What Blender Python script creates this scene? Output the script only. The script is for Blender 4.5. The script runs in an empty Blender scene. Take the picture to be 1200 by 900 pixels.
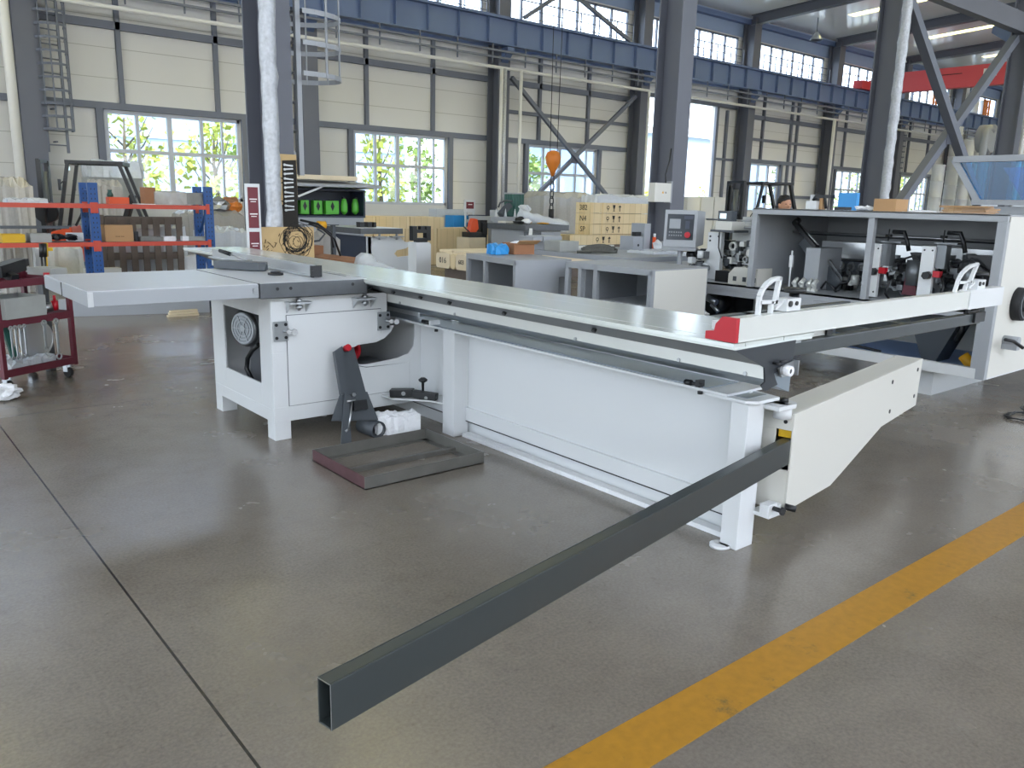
import bpy, bmesh, math, random
from mathutils import Vector, Matrix
R_ = random.Random(7)
sc = bpy.context.scene
COL = sc.collection
PI = math.pi
H = 1.35; FPX = 960.0
_yaw, _pit, _rol = (math.radians(a) for a in (39.85, 12.58, 1.44))
_F = Vector((math.sin(_yaw)*math.cos(_pit), math.cos(_yaw)*math.cos(_pit), -math.sin(_pit)))
_r = Vector((math.cos(_yaw), -math.sin(_yaw), 0)); _u = _r.cross(_F)
CR = math.cos(_rol)*_r + math.sin(_rol)*_u
CU = -math.sin(_rol)*_r + math.cos(_rol)*_u
EYE = Vector((0, 0, H))
def ray(u, v): return CR*((u-600)/FPX) + CU*((450-v)/FPX) + _F
def at(u, v, ax, val):
    """point where the sight line of a photo pixel meets the plane ax = val"""
    w = ray(u, v); i = 'xyz'.index(ax)
    return EYE + w*((val-EYE[i])/w[i])
def dp(u, v, d): return EYE + ray(u, v)*d

# ---------------------------------------------------------------- materials
def lin(h):
    h = h.lstrip('#'); o = []
    for i in (0, 2, 4):
        c = int(h[i:i+2], 16)/255; o.append(c/12.92 if c <= .04045 else ((c+.055)/1.055)**2.4)
    return tuple(o)+(1,)
def M(name, hexc, rough=.5, metal=0., var=.08, scale=6., bump=0., spec=.5):
    m = bpy.data.materials.new(name); m.use_nodes = True
    nt = m.node_tree; N = nt.nodes; L = nt.links; b = N['Principled BSDF']
    b.inputs['Roughness'].default_value = rough; b.inputs['Metallic'].default_value = metal
    b.inputs['Specular IOR Level'].default_value = spec
    c = lin(hexc)
    tc = N.new('ShaderNodeTexCoord'); no = N.new('ShaderNodeTexNoise'); no.inputs['Scale'].default_value = scale
    no.inputs['Detail'].default_value = 5
    L.new(tc.outputs['Object'], no.inputs['Vector'])
    mx = N.new('ShaderNodeMix'); mx.data_type = 'RGBA'
    mx.inputs[6].default_value = tuple(max(0, x*(1-var)) for x in c[:3])+(1,)
    mx.inputs[7].default_value = tuple(min(1, x*(1+var)) for x in c[:3])+(1,)
    L.new(no.outputs['Fac'], mx.inputs[0]); L.new(mx.outputs[2], b.inputs['Base Color'])
    if bump:
        bp = N.new('ShaderNodeBump'); bp.inputs['Strength'].default_value = bump; bp.inputs['Distance'].default_value = .01
        L.new(no.outputs['Fac'], bp.inputs['Height']); L.new(bp.outputs['Normal'], b.inputs['Normal'])
    return m
def glass(name, col=(1, 1, 1, 1), refl=.06):
    m = bpy.data.materials.new(name); m.use_nodes = True
    nt = m.node_tree; N = nt.nodes; L = nt.links; N.clear()
    o = N.new('ShaderNodeOutputMaterial'); t = N.new('ShaderNodeBsdfTransparent'); t.inputs[0].default_value = col
    g = N.new('ShaderNodeBsdfGlossy'); g.inputs['Roughness'].default_value = .03
    x = N.new('ShaderNodeMixShader'); x.inputs[0].default_value = refl
    L.new(t.outputs[0], x.inputs[1]); L.new(g.outputs[0], x.inputs[2]); L.new(x.outputs[0], o.inputs[0])
    return m
def film(name, hexc, alpha, rough=.25):
    m = M(name, hexc, rough, var=.1, bump=.4, scale=25)
    nt = m.node_tree; N = nt.nodes; L = nt.links; b = N['Principled BSDF']
    o = [n for n in N if n.type == 'OUTPUT_MATERIAL'][0]
    t = N.new('ShaderNodeBsdfTransparent'); x = N.new('ShaderNodeMixShader'); x.inputs[0].default_value = alpha
    L.new(t.outputs[0], x.inputs[1]); L.new(b.outputs[0], x.inputs[2]); L.new(x.outputs[0], o.inputs[0])
    return m
def planks(name, h1, h2, axis, width, rough=.7, gap=.35):
    m = M(name, h1, rough, var=.1, scale=4)
    nt = m.node_tree; N = nt.nodes; L = nt.links; b = N['Principled BSDF']
    tc = N.new('ShaderNodeTexCoord'); sp = N.new('ShaderNodeSeparateXYZ'); L.new(tc.outputs['Object'], sp.inputs[0])
    mu = N.new('ShaderNodeMath'); mu.operation = 'MULTIPLY'; mu.inputs[1].default_value = 1/width
    L.new(sp.outputs['XYZ'.index(axis)], mu.inputs[0])
    fl = N.new('ShaderNodeMath'); fl.operation = 'FLOOR'; L.new(mu.outputs[0], fl.inputs[0])
    wn = N.new('ShaderNodeTexWhiteNoise'); wn.noise_dimensions = '1D'; L.new(fl.outputs[0], wn.inputs['W'])
    fr = N.new('ShaderNodeMath'); fr.operation = 'FRACT'; L.new(mu.outputs[0], fr.inputs[0])
    gp = N.new('ShaderNodeMath'); gp.operation = 'LESS_THAN'; gp.inputs[1].default_value = .05; L.new(fr.outputs[0], gp.inputs[0])
    mx = N.new('ShaderNodeMix'); mx.data_type = 'RGBA'; mx.inputs[6].default_value = lin(h1); mx.inputs[7].default_value = lin(h2)
    L.new(wn.outputs['Value'], mx.inputs[0])
    m2 = N.new('ShaderNodeMix'); m2.data_type = 'RGBA'; L.new(mx.outputs[2], m2.inputs[6])
    m2.inputs[7].default_value = tuple(x*gap for x in lin(h1)[:3])+(1,); L.new(gp.outputs[0], m2.inputs[0])
    L.new(m2.outputs[2], b.inputs['Base Color'])
    return m

MT = dict(
 white=M('white_paint', '#d2d5d6', .38, var=.02, scale=3), offwhite=M('cream_paint', '#cfcec6', .4, var=.02, scale=3),
 grey=M('grey_paint', '#9a9ea2', .42, var=.03, scale=4), dgrey=M('dark_grey_paint', '#464b50', .35, var=.05, scale=8),
 tube=M('tube_paint', '#323839', .3, var=.08, scale=30), castside=M('cast_iron_side', '#5f6265', .5, .55, var=.2, scale=14),
 casttop=M('ground_cast_iron', '#c9ccd0', .3, .2, var=.05, scale=5),
 alu=M('aluminium', '#c9ccce', .3, .8, var=.04, scale=6), aluwhite=M('anodised_aluminium', '#d3d5d0', .32, .25, var=.03, scale=9),
 tabletop=M('sliding_table_top', '#d6dbd6', .2, .35, var=.03, scale=3), zinc=M('zinc_sheet', '#8d979f', .35, .6, var=.12, scale=7),
 steel=M('bright_steel', '#aeb1b3', .3, .9, var=.1, scale=20), rawsteel=M('raw_steel', '#7b7a75', .45, .6, var=.25, scale=12),
 black=M('black_plastic', '#15171a', .4, var=.2, scale=20), rubber=M('rubber', '#1b1c1e', .7, var=.1),
 red=M('red_plastic', '#b31324', .4, var=.04), navy=M('navy_paint', '#262f42', .4, var=.05),
 colsteel=M('column_steel', '#5e616a', .45, var=.06, scale=2), girt=M('girt_steel', '#666b76', .5, var=.05, scale=2),
 runway=M('haze_tinted_steel', '#5c6e90', .5, var=.08, scale=2), foil=M('foil_lagging', '#b4b7bb', .42, .35, var=.35, scale=26, bump=1.),  # runway: blue lens haze put into the beam colour
 panel=M('wall_panel', '#cfccc2', .6, var=.03, scale=1.5), pipe=M('white_pipe', '#d5d4cd', .4, var=.05, scale=3),
 winframe=M('window_frame', '#b9bdc2', .4, var=.03), roofm=M('roof_sheet', '#ecedec', .16, var=.04, scale=2, spec=1.),
 orange=M('rack_orange', '#c24a36', .45, var=.08, scale=8), blue=M('rack_blue', '#24508c', .45, var=.12, scale=12),
 carton=M('cardboard', '#b08b62', .8, var=.08, scale=5), carton2=M('brown_cardboard', '#96694a', .8, var=.1, scale=5),
 wood=M('pallet_wood', '#6a5f57', .8, var=.25, scale=9), pine=planks('pine_planks', '#d6c096', '#e0cda4', 'X', .16, gap=.75),
 piney=planks('pine_planks_side', '#d9c08f', '#e6d3a9', 'Y', .14, gap=.75), pinetop=M('pine_top', '#dccdb0', .7, var=.1, scale=5),
 ply=M('stained_plywood', '#c4a878', .7, var=.15, scale=8), inky=M('ink', '#26231f', .8, var=.2),
 wrap=film('clear_wrap', '#c6c8c6', .62), bag=film('plastic_bag', '#d5dade', .75),
 wrapd=film('grey_wrap', '#b5b2ab', .8), eps=M('polystyrene', '#e6e8ea', .8, var=.06, scale=60, bump=.6),
 maroon=M('maroon_paint', '#5c1d2b', .45, var=.1, scale=8), signred=M('maroon_board', '#6d2530', .5, var=.04),
 green=M('green_enamel', '#58b23a', .4, var=.05), bin=M('grey_tub', '#9b9d98', .6, var=.15, scale=10),
 yellow=M('yellow_plastic', '#d3a916', .5, var=.05), bluep=M('blue_plastic', '#2f8fd0', .4, var=.06),
 forange=M('forklift_orange', '#d8501f', .4, var=.05), teal=M('dark_green_paint', '#1d5148', .4, var=.08, scale=4),
 crane=M('crane_red', '#cf4a4f', .4, var=.04, scale=1), text=M('white_print', '#e9e6e2', .6, var=.01), ink=M('black_print', '#1c1a18', .7, var=.02),
 glass=glass('window_glass', (.76, .81, .86, 1), .05), glassc=glass('high_window_glass', (.96, .98, 1, 1), .04), acrylic=glass('blue_acrylic', (.04, .5, .78, 1), .03),
 skin=M('skin', '#b98a6c', .6, var=.04), hair=M('black_hair', '#15120f', .7, var=.3, scale=60), cloth=M('blue_overall', '#33425c', .8, var=.06),
 ylw=M('cable_yellow', '#dfa51c', .5, var=.05), leafy=M('yellow_green_leaf', '#bcc257', .6, var=.35, scale=1.2), leafg=M('green_leaf', '#9db25e', .6, var=.35, scale=1.2),
 bark=M('bark', '#7b6c5a', .8, var=.2), screen=M('dark_screen', '#232a33', .15, var=.1), lcd=M('grey_screen', '#8b9094', .2, var=.1),
 motor=M('motor_silver', '#73777a', .35, .6, var=.08, scale=10), orange2=M('orange_paint', '#d37a2a', .5, var=.05),
 rope=M('grey_rope', '#565650', .8, var=.25, scale=40), grass=M('outside_paving', '#8b908f', .8, var=.1, scale=.6),
)
def glow(name, hexc, s):
    m = M(name, hexc, .5); b = m.node_tree.nodes['Principled BSDF']
    b.inputs['Emission Color'].default_value = lin(hexc); b.inputs['Emission Strength'].default_value = s
    return m
MT['lamp'] = glow('lit_display', '#cfe8f2', .8)

# ---------------------------------------------------------------- mesh builder
WM = {}
def wmat(o): return WM.get(o.name, Matrix.Identity(4))
class MB:
    def __init__(s, xf=None): s.bm = bmesh.new(); s.xf = xf or Matrix.Identity(4)
    def _v(s, p): return s.bm.verts.new(s.xf @ Vector(p))
    def box(s, a, b):
        x0, y0, z0 = (min(a[i], b[i]) for i in range(3)); x1, y1, z1 = (max(a[i], b[i]) for i in range(3))
        v = [s._v(p) for p in ((x0,y0,z0),(x1,y0,z0),(x1,y1,z0),(x0,y1,z0),(x0,y0,z1),(x1,y0,z1),(x1,y1,z1),(x0,y1,z1))]
        for f in ((3,2,1,0),(4,5,6,7),(0,1,5,4),(1,2,6,5),(2,3,7,6),(3,0,4,7)): s.bm.faces.new([v[i] for i in f])
        return s
    def cbox(s, c, d): return s.box([c[i]-d[i]/2 for i in range(3)], [c[i]+d[i]/2 for i in range(3)])
    def hexa(s, pts):
        v = [s._v(p) for p in pts]
        for f in ((3,2,1,0),(4,5,6,7),(0,1,5,4),(1,2,6,5),(2,3,7,6),(3,0,4,7)): s.bm.faces.new([v[i] for i in f])
        return s
    def prism(s, poly, off):
        """poly: 3-D outline points, off: thickness vector"""
        off = Vector(off); a = [s._v(p) for p in poly]; b = [s._v(Vector(p)+off) for p in poly]; n = len(a)
        s.bm.faces.new(list(reversed(a))); s.bm.faces.new(b)
        for i in range(n): s.bm.faces.new((a[i], a[(i+1) % n], b[(i+1) % n], b[i]))
        return s
    def bar(s, p0, p1, w, h=None, up=(0, 0, 1)):
        """rectangular bar from p0 to p1, w across, h along up"""
        h = h or w; p0 = Vector(p0); p1 = Vector(p1); d = (p1-p0).normalized(); up = Vector(up)
        sd = d.cross(up)
        if sd.length < 1e-4: sd = d.cross(Vector((1, 0, 0)))
        sd.normalize(); u2 = sd.cross(d).normalized()
        q = [sd*(-w/2)+u2*(-h/2), sd*(w/2)+u2*(-h/2), sd*(w/2)+u2*(h/2), sd*(-w/2)+u2*(h/2)]
        return s.hexa([p0+x for x in q]+[p1+x for x in q])
    def cyl(s, p0, p1, r, r2=None, n=20, cap=True):
        p0 = Vector(p0); p1 = Vector(p1); r2 = r if r2 is None else r2; d = (p1-p0).normalized()
        a = d.orthogonal().normalized(); b = d.cross(a)
        A = [s._v(p0+(a*math.cos(2*PI*i/n)+b*math.sin(2*PI*i/n))*r) for i in range(n)]
        B = [s._v(p1+(a*math.cos(2*PI*i/n)+b*math.sin(2*PI*i/n))*r2) for i in range(n)]
        for i in range(n):
            f = s.bm.faces.new((A[i], A[(i+1) % n], B[(i+1) % n], B[i])); f.smooth = True
        if cap: s.bm.faces.new(list(reversed(A))); s.bm.faces.new(B)
        return s
    def ring(s, p0, p1, ro, ri, n=24):
        p0 = Vector(p0); p1 = Vector(p1); d = (p1-p0).normalized(); a = d.orthogonal().normalized(); b = d.cross(a)
        V = []
        for p, r in ((p0, ro), (p1, ro), (p1, ri), (p0, ri)):
            V.append([s._v(p+(a*math.cos(2*PI*i/n)+b*math.sin(2*PI*i/n))*r) for i in range(n)])
        for k in range(4):
            for i in range(n):
                f = s.bm.faces.new((V[k][i], V[k][(i+1) % n], V[(k+1) % 4][(i+1) % n], V[(k+1) % 4][i])); f.smooth = k in (0, 2)
        return s
    def tube(s, pts, r, n=8, closed=False):
        pts = [Vector(p) for p in pts]; rings = []; N = len(pts); pa = None
        for i, p in enumerate(pts):
            if closed: d = pts[(i+1) % N]-pts[i-1]
            else: d = pts[min(i+1, N-1)]-pts[max(i-1, 0)]
            d.normalize()
            a = (pa - d*pa.dot(d)) if pa is not None else d.orthogonal()
            if a.length < 1e-5: a = d.orthogonal()
            a.normalize(); pa = a; b = d.cross(a); rr = r[i] if isinstance(r, (list, tuple)) else r
            rings.append([s._v(p+(a*math.cos(2*PI*k/n)+b*math.sin(2*PI*k/n))*rr) for k in range(n)])
        for i in range(N if closed else N-1):
            A = rings[i]; B = rings[(i+1) % N]
            for k in range(n):
                f = s.bm.faces.new((A[k], A[(k+1) % n], B[(k+1) % n], B[k])); f.smooth = True
        if not closed: s.bm.faces.new(list(reversed(rings[0]))); s.bm.faces.new(rings[-1])
        return s
    def lathe(s, prof, c=(0, 0, 0), n=24):
        c = Vector(c); rings = []
        for r, z in prof: rings.append([s._v(c+Vector((r*math.cos(2*PI*k/n), r*math.sin(2*PI*k/n), z))) for k in range(n)])
        for A, B in zip(rings, rings[1:]):
            for k in range(n):
                f = s.bm.faces.new((A[k], A[(k+1) % n], B[(k+1) % n], B[k])); f.smooth = True
        s.bm.faces.new(list(reversed(rings[0]))); s.bm.faces.new(rings[-1])
        return s
    def blob(s, c, rad, sub=2, amp=.25, seed=1, flat=True):
        rnd = random.Random(seed); c = Vector(c)
        t = bmesh.new(); bmesh.ops.create_icosphere(t, subdivisions=sub, radius=1)
        mp = {}
        for v in t.verts:
            k = 1+rnd.uniform(-amp, amp); p = Vector((v.co.x*rad[0]*k, v.co.y*rad[1]*k, v.co.z*rad[2]*k))
            mp[v] = s._v(c+p)
        for f in t.faces:
            g = s.bm.faces.new([mp[v] for v in f.verts]); g.smooth = not flat
        t.free(); return s
    def sheet(s, c, w, d, h, nx=10, ny=8, amp=.03, seed=1):
        """a crumpled cover draped over a box: closed lump with wrinkled top and sides"""
        rnd = random.Random(seed); top = []
        for j in range(ny+1):
            row = []
            for i in range(nx+1):
                e = min(i, nx-i, j, ny-j); zz = h*(1 if e else .93)+rnd.uniform(-amp, amp)
                row.append(s._v((c[0]+(i/nx-.5)*w+rnd.uniform(-amp, amp)*.5, c[1]+(j/ny-.5)*d+rnd.uniform(-amp, amp)*.5, c[2]+zz)))
            top.append(row)
        for j in range(ny):
            for i in range(nx): s.bm.faces.new((top[j][i], top[j][i+1], top[j+1][i+1], top[j+1][i]))
        rim = [top[0][i] for i in range(nx+1)]+[top[j][nx] for j in range(1, ny+1)]+[top[ny][i] for i in range(nx-1, -1, -1)]+[top[j][0] for j in range(ny-1, 0, -1)]
        inv = s.xf.inverted(); last = rim
        for k in (1, 2):
            nr = []
            for v in rim:
                p = inv @ v.co; q = Vector((c[0]+(p.x-c[0])*(1+.01*k)+rnd.uniform(-amp, amp)*.4, c[1]+(p.y-c[1])*(1+.01*k)+rnd.uniform(-amp, amp)*.4, c[2]+h*(1-k/2)*.9))
                nr.append(s._v(q))
            n = len(rim)
            for i in range(n): s.bm.faces.new((last[i], nr[i], nr[(i+1) % n], last[(i+1) % n]))
            last = nr
        s.bm.faces.new(last)
        return s
    def text(s, body, size, loc, rx=PI/2, rz=0, depth=.002, align='CENTER'):
        cu = bpy.data.curves.new('t', 'FONT'); cu.body = body; cu.size = size; cu.extrude = depth/2; cu.align_x = align; cu.align_y = 'CENTER'
        cu.resolution_u = 2
        o = bpy.data.objects.new('t', cu); COL.objects.link(o)
        dg = bpy.context.evaluated_depsgraph_get(); me = bpy.data.meshes.new_from_object(o.evaluated_get(dg))
        m = Matrix.Translation(Vector(loc)) @ Matrix.Rotation(rz, 4, 'Z') @ Matrix.Rotation(rx, 4, 'X')
        vs = [s._v(m @ v.co) for v in me.vertices]
        for p in me.polygons:
            try: s.bm.faces.new([vs[i] for i in p.vertices])
            except ValueError: pass
        bpy.data.objects.remove(o); bpy.data.meshes.remove(me); bpy.data.curves.remove(cu)
        return s
    def build(s, name, mat, parent=None, label=None, bevel=0, origin=None):
        bm = s.bm; bmesh.ops.recalc_face_normals(bm, faces=bm.faces)
        if parent is not None:
            inv = wmat(parent).inverted(); loc = Matrix.Identity(4)
        else:
            if origin is None:
                xs = [v.co for v in bm.verts]; n = len(xs)
                origin = Vector((sum(v.x for v in xs)/n, sum(v.y for v in xs)/n, min(v.z for v in xs)))
            inv = Matrix.Translation(-Vector(origin)); loc = Matrix.Translation(Vector(origin))
        bm.transform(inv)
        me = bpy.data.meshes.new(name); bm.to_mesh(me); bm.free()
        me.materials.append(MT[mat] if isinstance(mat, str) else mat)
        o = bpy.data.objects.new(name, me); COL.objects.link(o)
        if parent is not None: o.parent = parent; WM[o.name] = wmat(parent).copy()
        else: o.location = loc.translation; WM[o.name] = loc
        if label: o['label'] = label
        if bevel:
            b = o.modifiers.new('bevel', 'BEVEL'); b.width = bevel; b.segments = 2; b.limit_method = 'ANGLE'
        return o
def tag(o, label, cat, group=None, kind=None):
    if label: o['label'] = label
    if cat: o['category'] = cat
    if group: o['group'] = group
    if kind: o['kind'] = kind
    return o
def thing(name, label, cat, loc, rz=0, group=None):
    o = bpy.data.objects.new(name, None); COL.objects.link(o)
    o.location = loc; o.rotation_euler = (0, 0, rz); o.empty_display_size = .1
    WM[o.name] = Matrix.Translation(Vector(loc)) @ Matrix.Rotation(rz, 4, 'Z')
    return tag(o, label, cat, group)
def L(t):
    """builder working in the thing's own coordinates"""
    return MB(wmat(t).copy())
def struct(mb, name, mat, label=None):
    o = mb.build(name, mat, origin=(0, 0, 0)); o['kind'] = 'structure'
    if label: o['label'] = label
    return o
def copy_tree(o, loc, rz=None, label=None, parent=None):
    c = o.copy(); COL.objects.link(c)
    if parent is None:
        c.location = loc
        if rz is not None: c.rotation_euler = (0, 0, rz)
        if label: c['label'] = label
    else: c.parent = parent
    for ch in list(o.children): copy_tree(ch, None, parent=c)
    return c
def arc(c, r, a0, a1, n, ax='xz'):
    o = []
    for i in range(n+1):
        a = math.radians(a0+(a1-a0)*i/n); p = [c[0], c[1], c[2]]
        p['xyz'.index(ax[0])] += r*math.cos(a); p['xyz'.index(ax[1])] += r*math.sin(a); o.append(Vector(p))
    return o
# ================================================================ THE HALL
GX = [3.52+6.05*k for k in range(-2, 9)]      # grid lines across the hall
WY = 20.0
XL, XR = GX[0], GX[-1]
# floor -----------------------------------------------------------
def floor_mat():
    m = bpy.data.materials.new('polished_concrete'); m.use_nodes = True; nt = m.node_tree; N = nt.nodes; K = nt.links; b = N['Principled BSDF']
    tc = N.new('ShaderNodeTexCoord')
    def noise(s, det=6, rough=.6, dist=0.):
        n = N.new('ShaderNodeTexNoise'); n.inputs['Scale'].default_value = s; n.inputs['Detail'].default_value = det
        n.inputs['Roughness'].default_value = rough; n.inputs['Distortion'].default_value = dist
        K.new(tc.outputs['Object'], n.inputs['Vector']); return n
    def ramp(src, stops):
        r = N.new('ShaderNodeValToRGB'); e = r.color_ramp.elements
        e[0].position, e[0].color = stops[0][0], lin(stops[0][1]); e[1].position, e[1].color = stops[-1][0], lin(stops[-1][1])
        for p, c in stops[1:-1]:
            x = e.new(p); x.color = lin(c)
        K.new(src, r.inputs[0]); return r
    def mix(a, bb, f, mode='MIX'):
        x = N.new('ShaderNodeMix'); x.data_type = 'RGBA'; x.blend_type = mode
        K.new(a, x.inputs[6])
        if isinstance(bb, str): x.inputs[7].default_value = lin(bb)
        else: K.new(bb, x.inputs[7])
        if isinstance(f, (int, float)): x.inputs[0].default_value = f
        else: K.new(f, x.inputs[0])
        return x.outputs[2]
    big = ramp(noise(.55, 4).outputs['Fac'], [(.3, '#6f675f'), (.5, '#797169'), (.7, '#83796f')])
    med = ramp(noise(3.2, 7, .65, .15).outputs['Fac'], [(.3, '#625d53'), (.7, '#898275')])
    c = mix(big.outputs[0], med.outputs[0], .35)
    st = ramp(noise(22, 6, .75, .2).outputs['Fac'], [(.31, '#909090'), (.42, '#000000')])
    c = mix(c, '#35312c', st.outputs[0])
    rust = ramp(noise(1.3, 3).outputs['Fac'], [(.58, '#000000'), (.8, '#303030')])
    c = mix(c, '#86714f', rust.outputs[0])
    gr = ramp(noise(90, 3, .6).outputs['Fac'], [(.35, '#4b463d'), (.65, '#8d8577')]); c = mix(c, gr.outputs[0], .22)
    dk = ramp(noise(5, 7, .75, .1).outputs['Fac'], [(.33, '#686868'), (.49, '#000000')]); c = mix(c, '#3a362f', dk.outputs[0])
    # saw-cut joints: narrow dark lines on a grid
    sp = N.new('ShaderNodeSeparateXYZ'); K.new(tc.outputs['Object'], sp.inputs[0])
    def joint(ax, off, per, w):
        a = N.new('ShaderNodeMath'); a.operation = 'ADD'; a.inputs[1].default_value = -off+per*40+per/2; K.new(sp.outputs[ax], a.inputs[0])
        d = N.new('ShaderNodeMath'); d.operation = 'MODULO'; d.inputs[1].default_value = per; K.new(a.outputs[0], d.inputs[0])
        e = N.new('ShaderNodeMath'); e.operation = 'SUBTRACT'; e.inputs[1].default_value = per/2; K.new(d.outputs[0], e.inputs[0])
        g = N.new('ShaderNodeMath'); g.operation = 'ABSOLUTE'; K.new(e.outputs[0], g.inputs[0])
        h = N.new('ShaderNodeMath'); h.operation = 'LESS_THAN'; h.inputs[1].default_value = w; K.new(g.outputs[0], h.inputs[0]); return h.outputs[0]
    j = N.new('ShaderNodeMath'); j.operation = 'MAXIMUM'; K.new(joint(0, .655, 6.05, .004), j.inputs[0]); K.new(joint(1, 5.63, 6.05, .004), j.inputs[1])
    c = mix(c, '#1f1d1a', j.outputs[0])
    K.new(c, b.inputs['Base Color'])
    rr = N.new('ShaderNodeMapRange'); rr.inputs[1].default_value = .3; rr.inputs[2].default_value = .7; rr.inputs[3].default_value = .17; rr.inputs[4].default_value = .3
    K.new(noise(1.6, 5).outputs['Fac'], rr.inputs[0]); K.new(rr.outputs[0], b.inputs['Roughness'])
    b.inputs['Specular IOR Level'].default_value = .9
    bp = N.new('ShaderNodeBump'); bp.inputs['Strength'].default_value = .12; bp.inputs['Distance'].default_value = .004
    K.new(noise(40, 4).outputs['Fac'], bp.inputs['Height']); K.new(bp.outputs['Normal'], b.inputs['Normal'])
    return m
MT['floor'] = floor_mat()
mb = MB(); mb.box((XL-6, -9, -.2), (XR, WY+.1, 0)); struct(mb, 'floor', 'floor')
mb = MB(); mb.box((XL-40, WY+.1, -.25), (XR+40, WY+60, -.05)); struct(mb, 'ground', 'grass')
def paint_mat():
    m = M('worn_yellow_paint', '#a97a20', .42, var=.25, scale=30)
    nt = m.node_tree; N = nt.nodes; K = nt.links; b = N['Principled BSDF']; src = b.inputs['Base Color'].links[0].from_socket
    tc = N.new('ShaderNodeTexCoord'); n = N.new('ShaderNodeTexNoise'); n.inputs['Scale'].default_value = 7; n.inputs['Detail'].default_value = 8; n.inputs['Roughness'].default_value = .75
    K.new(tc.outputs['Object'], n.inputs['Vector']); r = N.new('ShaderNodeValToRGB'); r.color_ramp.elements[0].position = .3; r.color_ramp.elements[0].color = (1, 1, 1, 1)
    r.color_ramp.elements[1].position = .42; r.color_ramp.elements[1].color = (0, 0, 0, 1); K.new(n.outputs['Fac'], r.inputs[0])
    x = N.new('ShaderNodeMix'); x.data_type = 'RGBA'; K.new(src, x.inputs[6]); x.inputs[7].default_value = lin('#6d5a33'); K.new(r.outputs[0], x.inputs[0])
    K.new(x.outputs[2], b.inputs['Base Color']); return m
mb = MB(); mb.box((-6, 1.12, 0), (XR-2, 1.28, .0015)); o = mb.build('floor_marking', paint_mat(), origin=(4, 1.2, 0)); tag(o, 'long yellow safety line painted across the concrete floor', 'floor line')

# back wall with window and door openings ------------------------------
def bay(k): return GX[k+2], GX[k+3]            # k = 0 is the bay of the leftmost window
wins = []                                       # x0,x1 of windows z 1.18-3.07
for k in range(-2, 8):
    a, b = bay(k)
    if k == 3: continue
    if k == 4: wins.append((a+.97, a+3.05, k))
    elif k == 7: continue
    else: wins.append((a+1.45, a+4.47, k))
door = (22.2, 26.25)
mb = MB(); y0, y1 = WY, WY+.12
xs = XL
mb.box((XL-6, y0, 0), (door[0], y1, 1.18)); mb.box((door[1], y0, 0), (XR, y1, 1.18))
edges = sorted([(a, b) for a, b, k in wins]+[door])
cur = XL
for a, b in edges:
    mb.box((cur, y0, 1.18), (a, y1, 3.07)); cur = b
mb.box((cur, y0, 1.18), (XR, y1, 3.07))
mb.box((XL-6, y0, 3.07), (door[0], y1, 4.98)); mb.box((door[1], y0, 3.07), (XR, y1, 4.98))
mb.box((XL-6, y0, 4.98), (XR, y1, 6.4)); mb.box((XL-6, y0, 7.55), (XR, y1, 8.4)); mb.box((XL-6, y0, 1.18), (XL, y1, 3.07)); mb.box((XL-6, y0, 6.4), (XL, y1, 7.55))
for k in range(-2, 8):
    a, b = bay(k); mb.box((a-.35, y0, 6.4), (a+.35, y1, 7.55))
mb.box((XR-.3, y0, 6.4), (XR, y1, 7.55))
def panel_mat():
    m = M('sandwich_panel', '#d0cfca', .55, var=.03, scale=.8)
    nt = m.node_tree; N = nt.nodes; K = nt.links; b = N['Principled BSDF']; src = b.inputs['Base Color'].links[0].from_socket
    tc = N.new('ShaderNodeTexCoord'); sp = N.new('ShaderNodeSeparateXYZ'); K.new(tc.outputs['Object'], sp.inputs[0])
    d = N.new('ShaderNodeMath'); d.operation = 'MODULO'; d.inputs[1].default_value = .62; K.new(sp.outputs[2], d.inputs[0])
    h = N.new('ShaderNodeMath'); h.operation = 'LESS_THAN'; h.inputs[1].default_value = .014; K.new(d.outputs[0], h.inputs[0])
    x = N.new('ShaderNodeMix'); x.data_type = 'RGBA'; K.new(src, x.inputs[6]); x.inputs[7].default_value = lin('#a5a39a'); K.new(h.outputs[0], x.inputs[0])
    K.new(x.outputs[2], b.inputs['Base Color']); return m
MT['spanel'] = panel_mat()
struct(mb, 'wall_back', 'spanel')
MT['haze_strip'] = M('haze_tinted_sheet', '#8b9db9', .5, var=.05, scale=1)  # added strips on the upper wall, blue lens haze painted as their colour
mb = MB(); mb.box((XL, WY-.03, 7.58), (XR, WY-.001, 8.3)); struct(mb, 'trim_25', 'haze_strip')
mb = MB(); mb.box((XL, WY-.03, 5.64), (XR, WY-.001, 6.38)); struct(mb, 'trim_26', 'haze_strip')
mb = MB(); mb.box((XR, -9, 0), (XR+.12, WY+.12, 10.1)); struct(mb, 'wall_right', 'spanel')
mb = MB(); yw = -9.0                                  # unseen wall behind the camera, window rows added for the light they bring
mb.box((XL-6, yw-.12, 0), (XR, yw, 1.4)); mb.box((XL-6, yw-.12, 3.2), (XR, yw, 5.6)); mb.box((XL-6, yw-.12, 8.3), (XR, yw, 10.1)); xx = XL-6
while xx < XR-5: mb.box((xx, yw-.12, 1.4), (xx+2.0, yw, 3.2)); mb.box((xx+5.6, yw-.12, 5.6), (xx+6.05, yw, 8.3)); xx += 6.05
struct(mb, 'wall_front', 'spanel')
mb = MB(); xw = XL-6                                   # unseen left wall, its open gates and high gaps shaped to let light in
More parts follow.
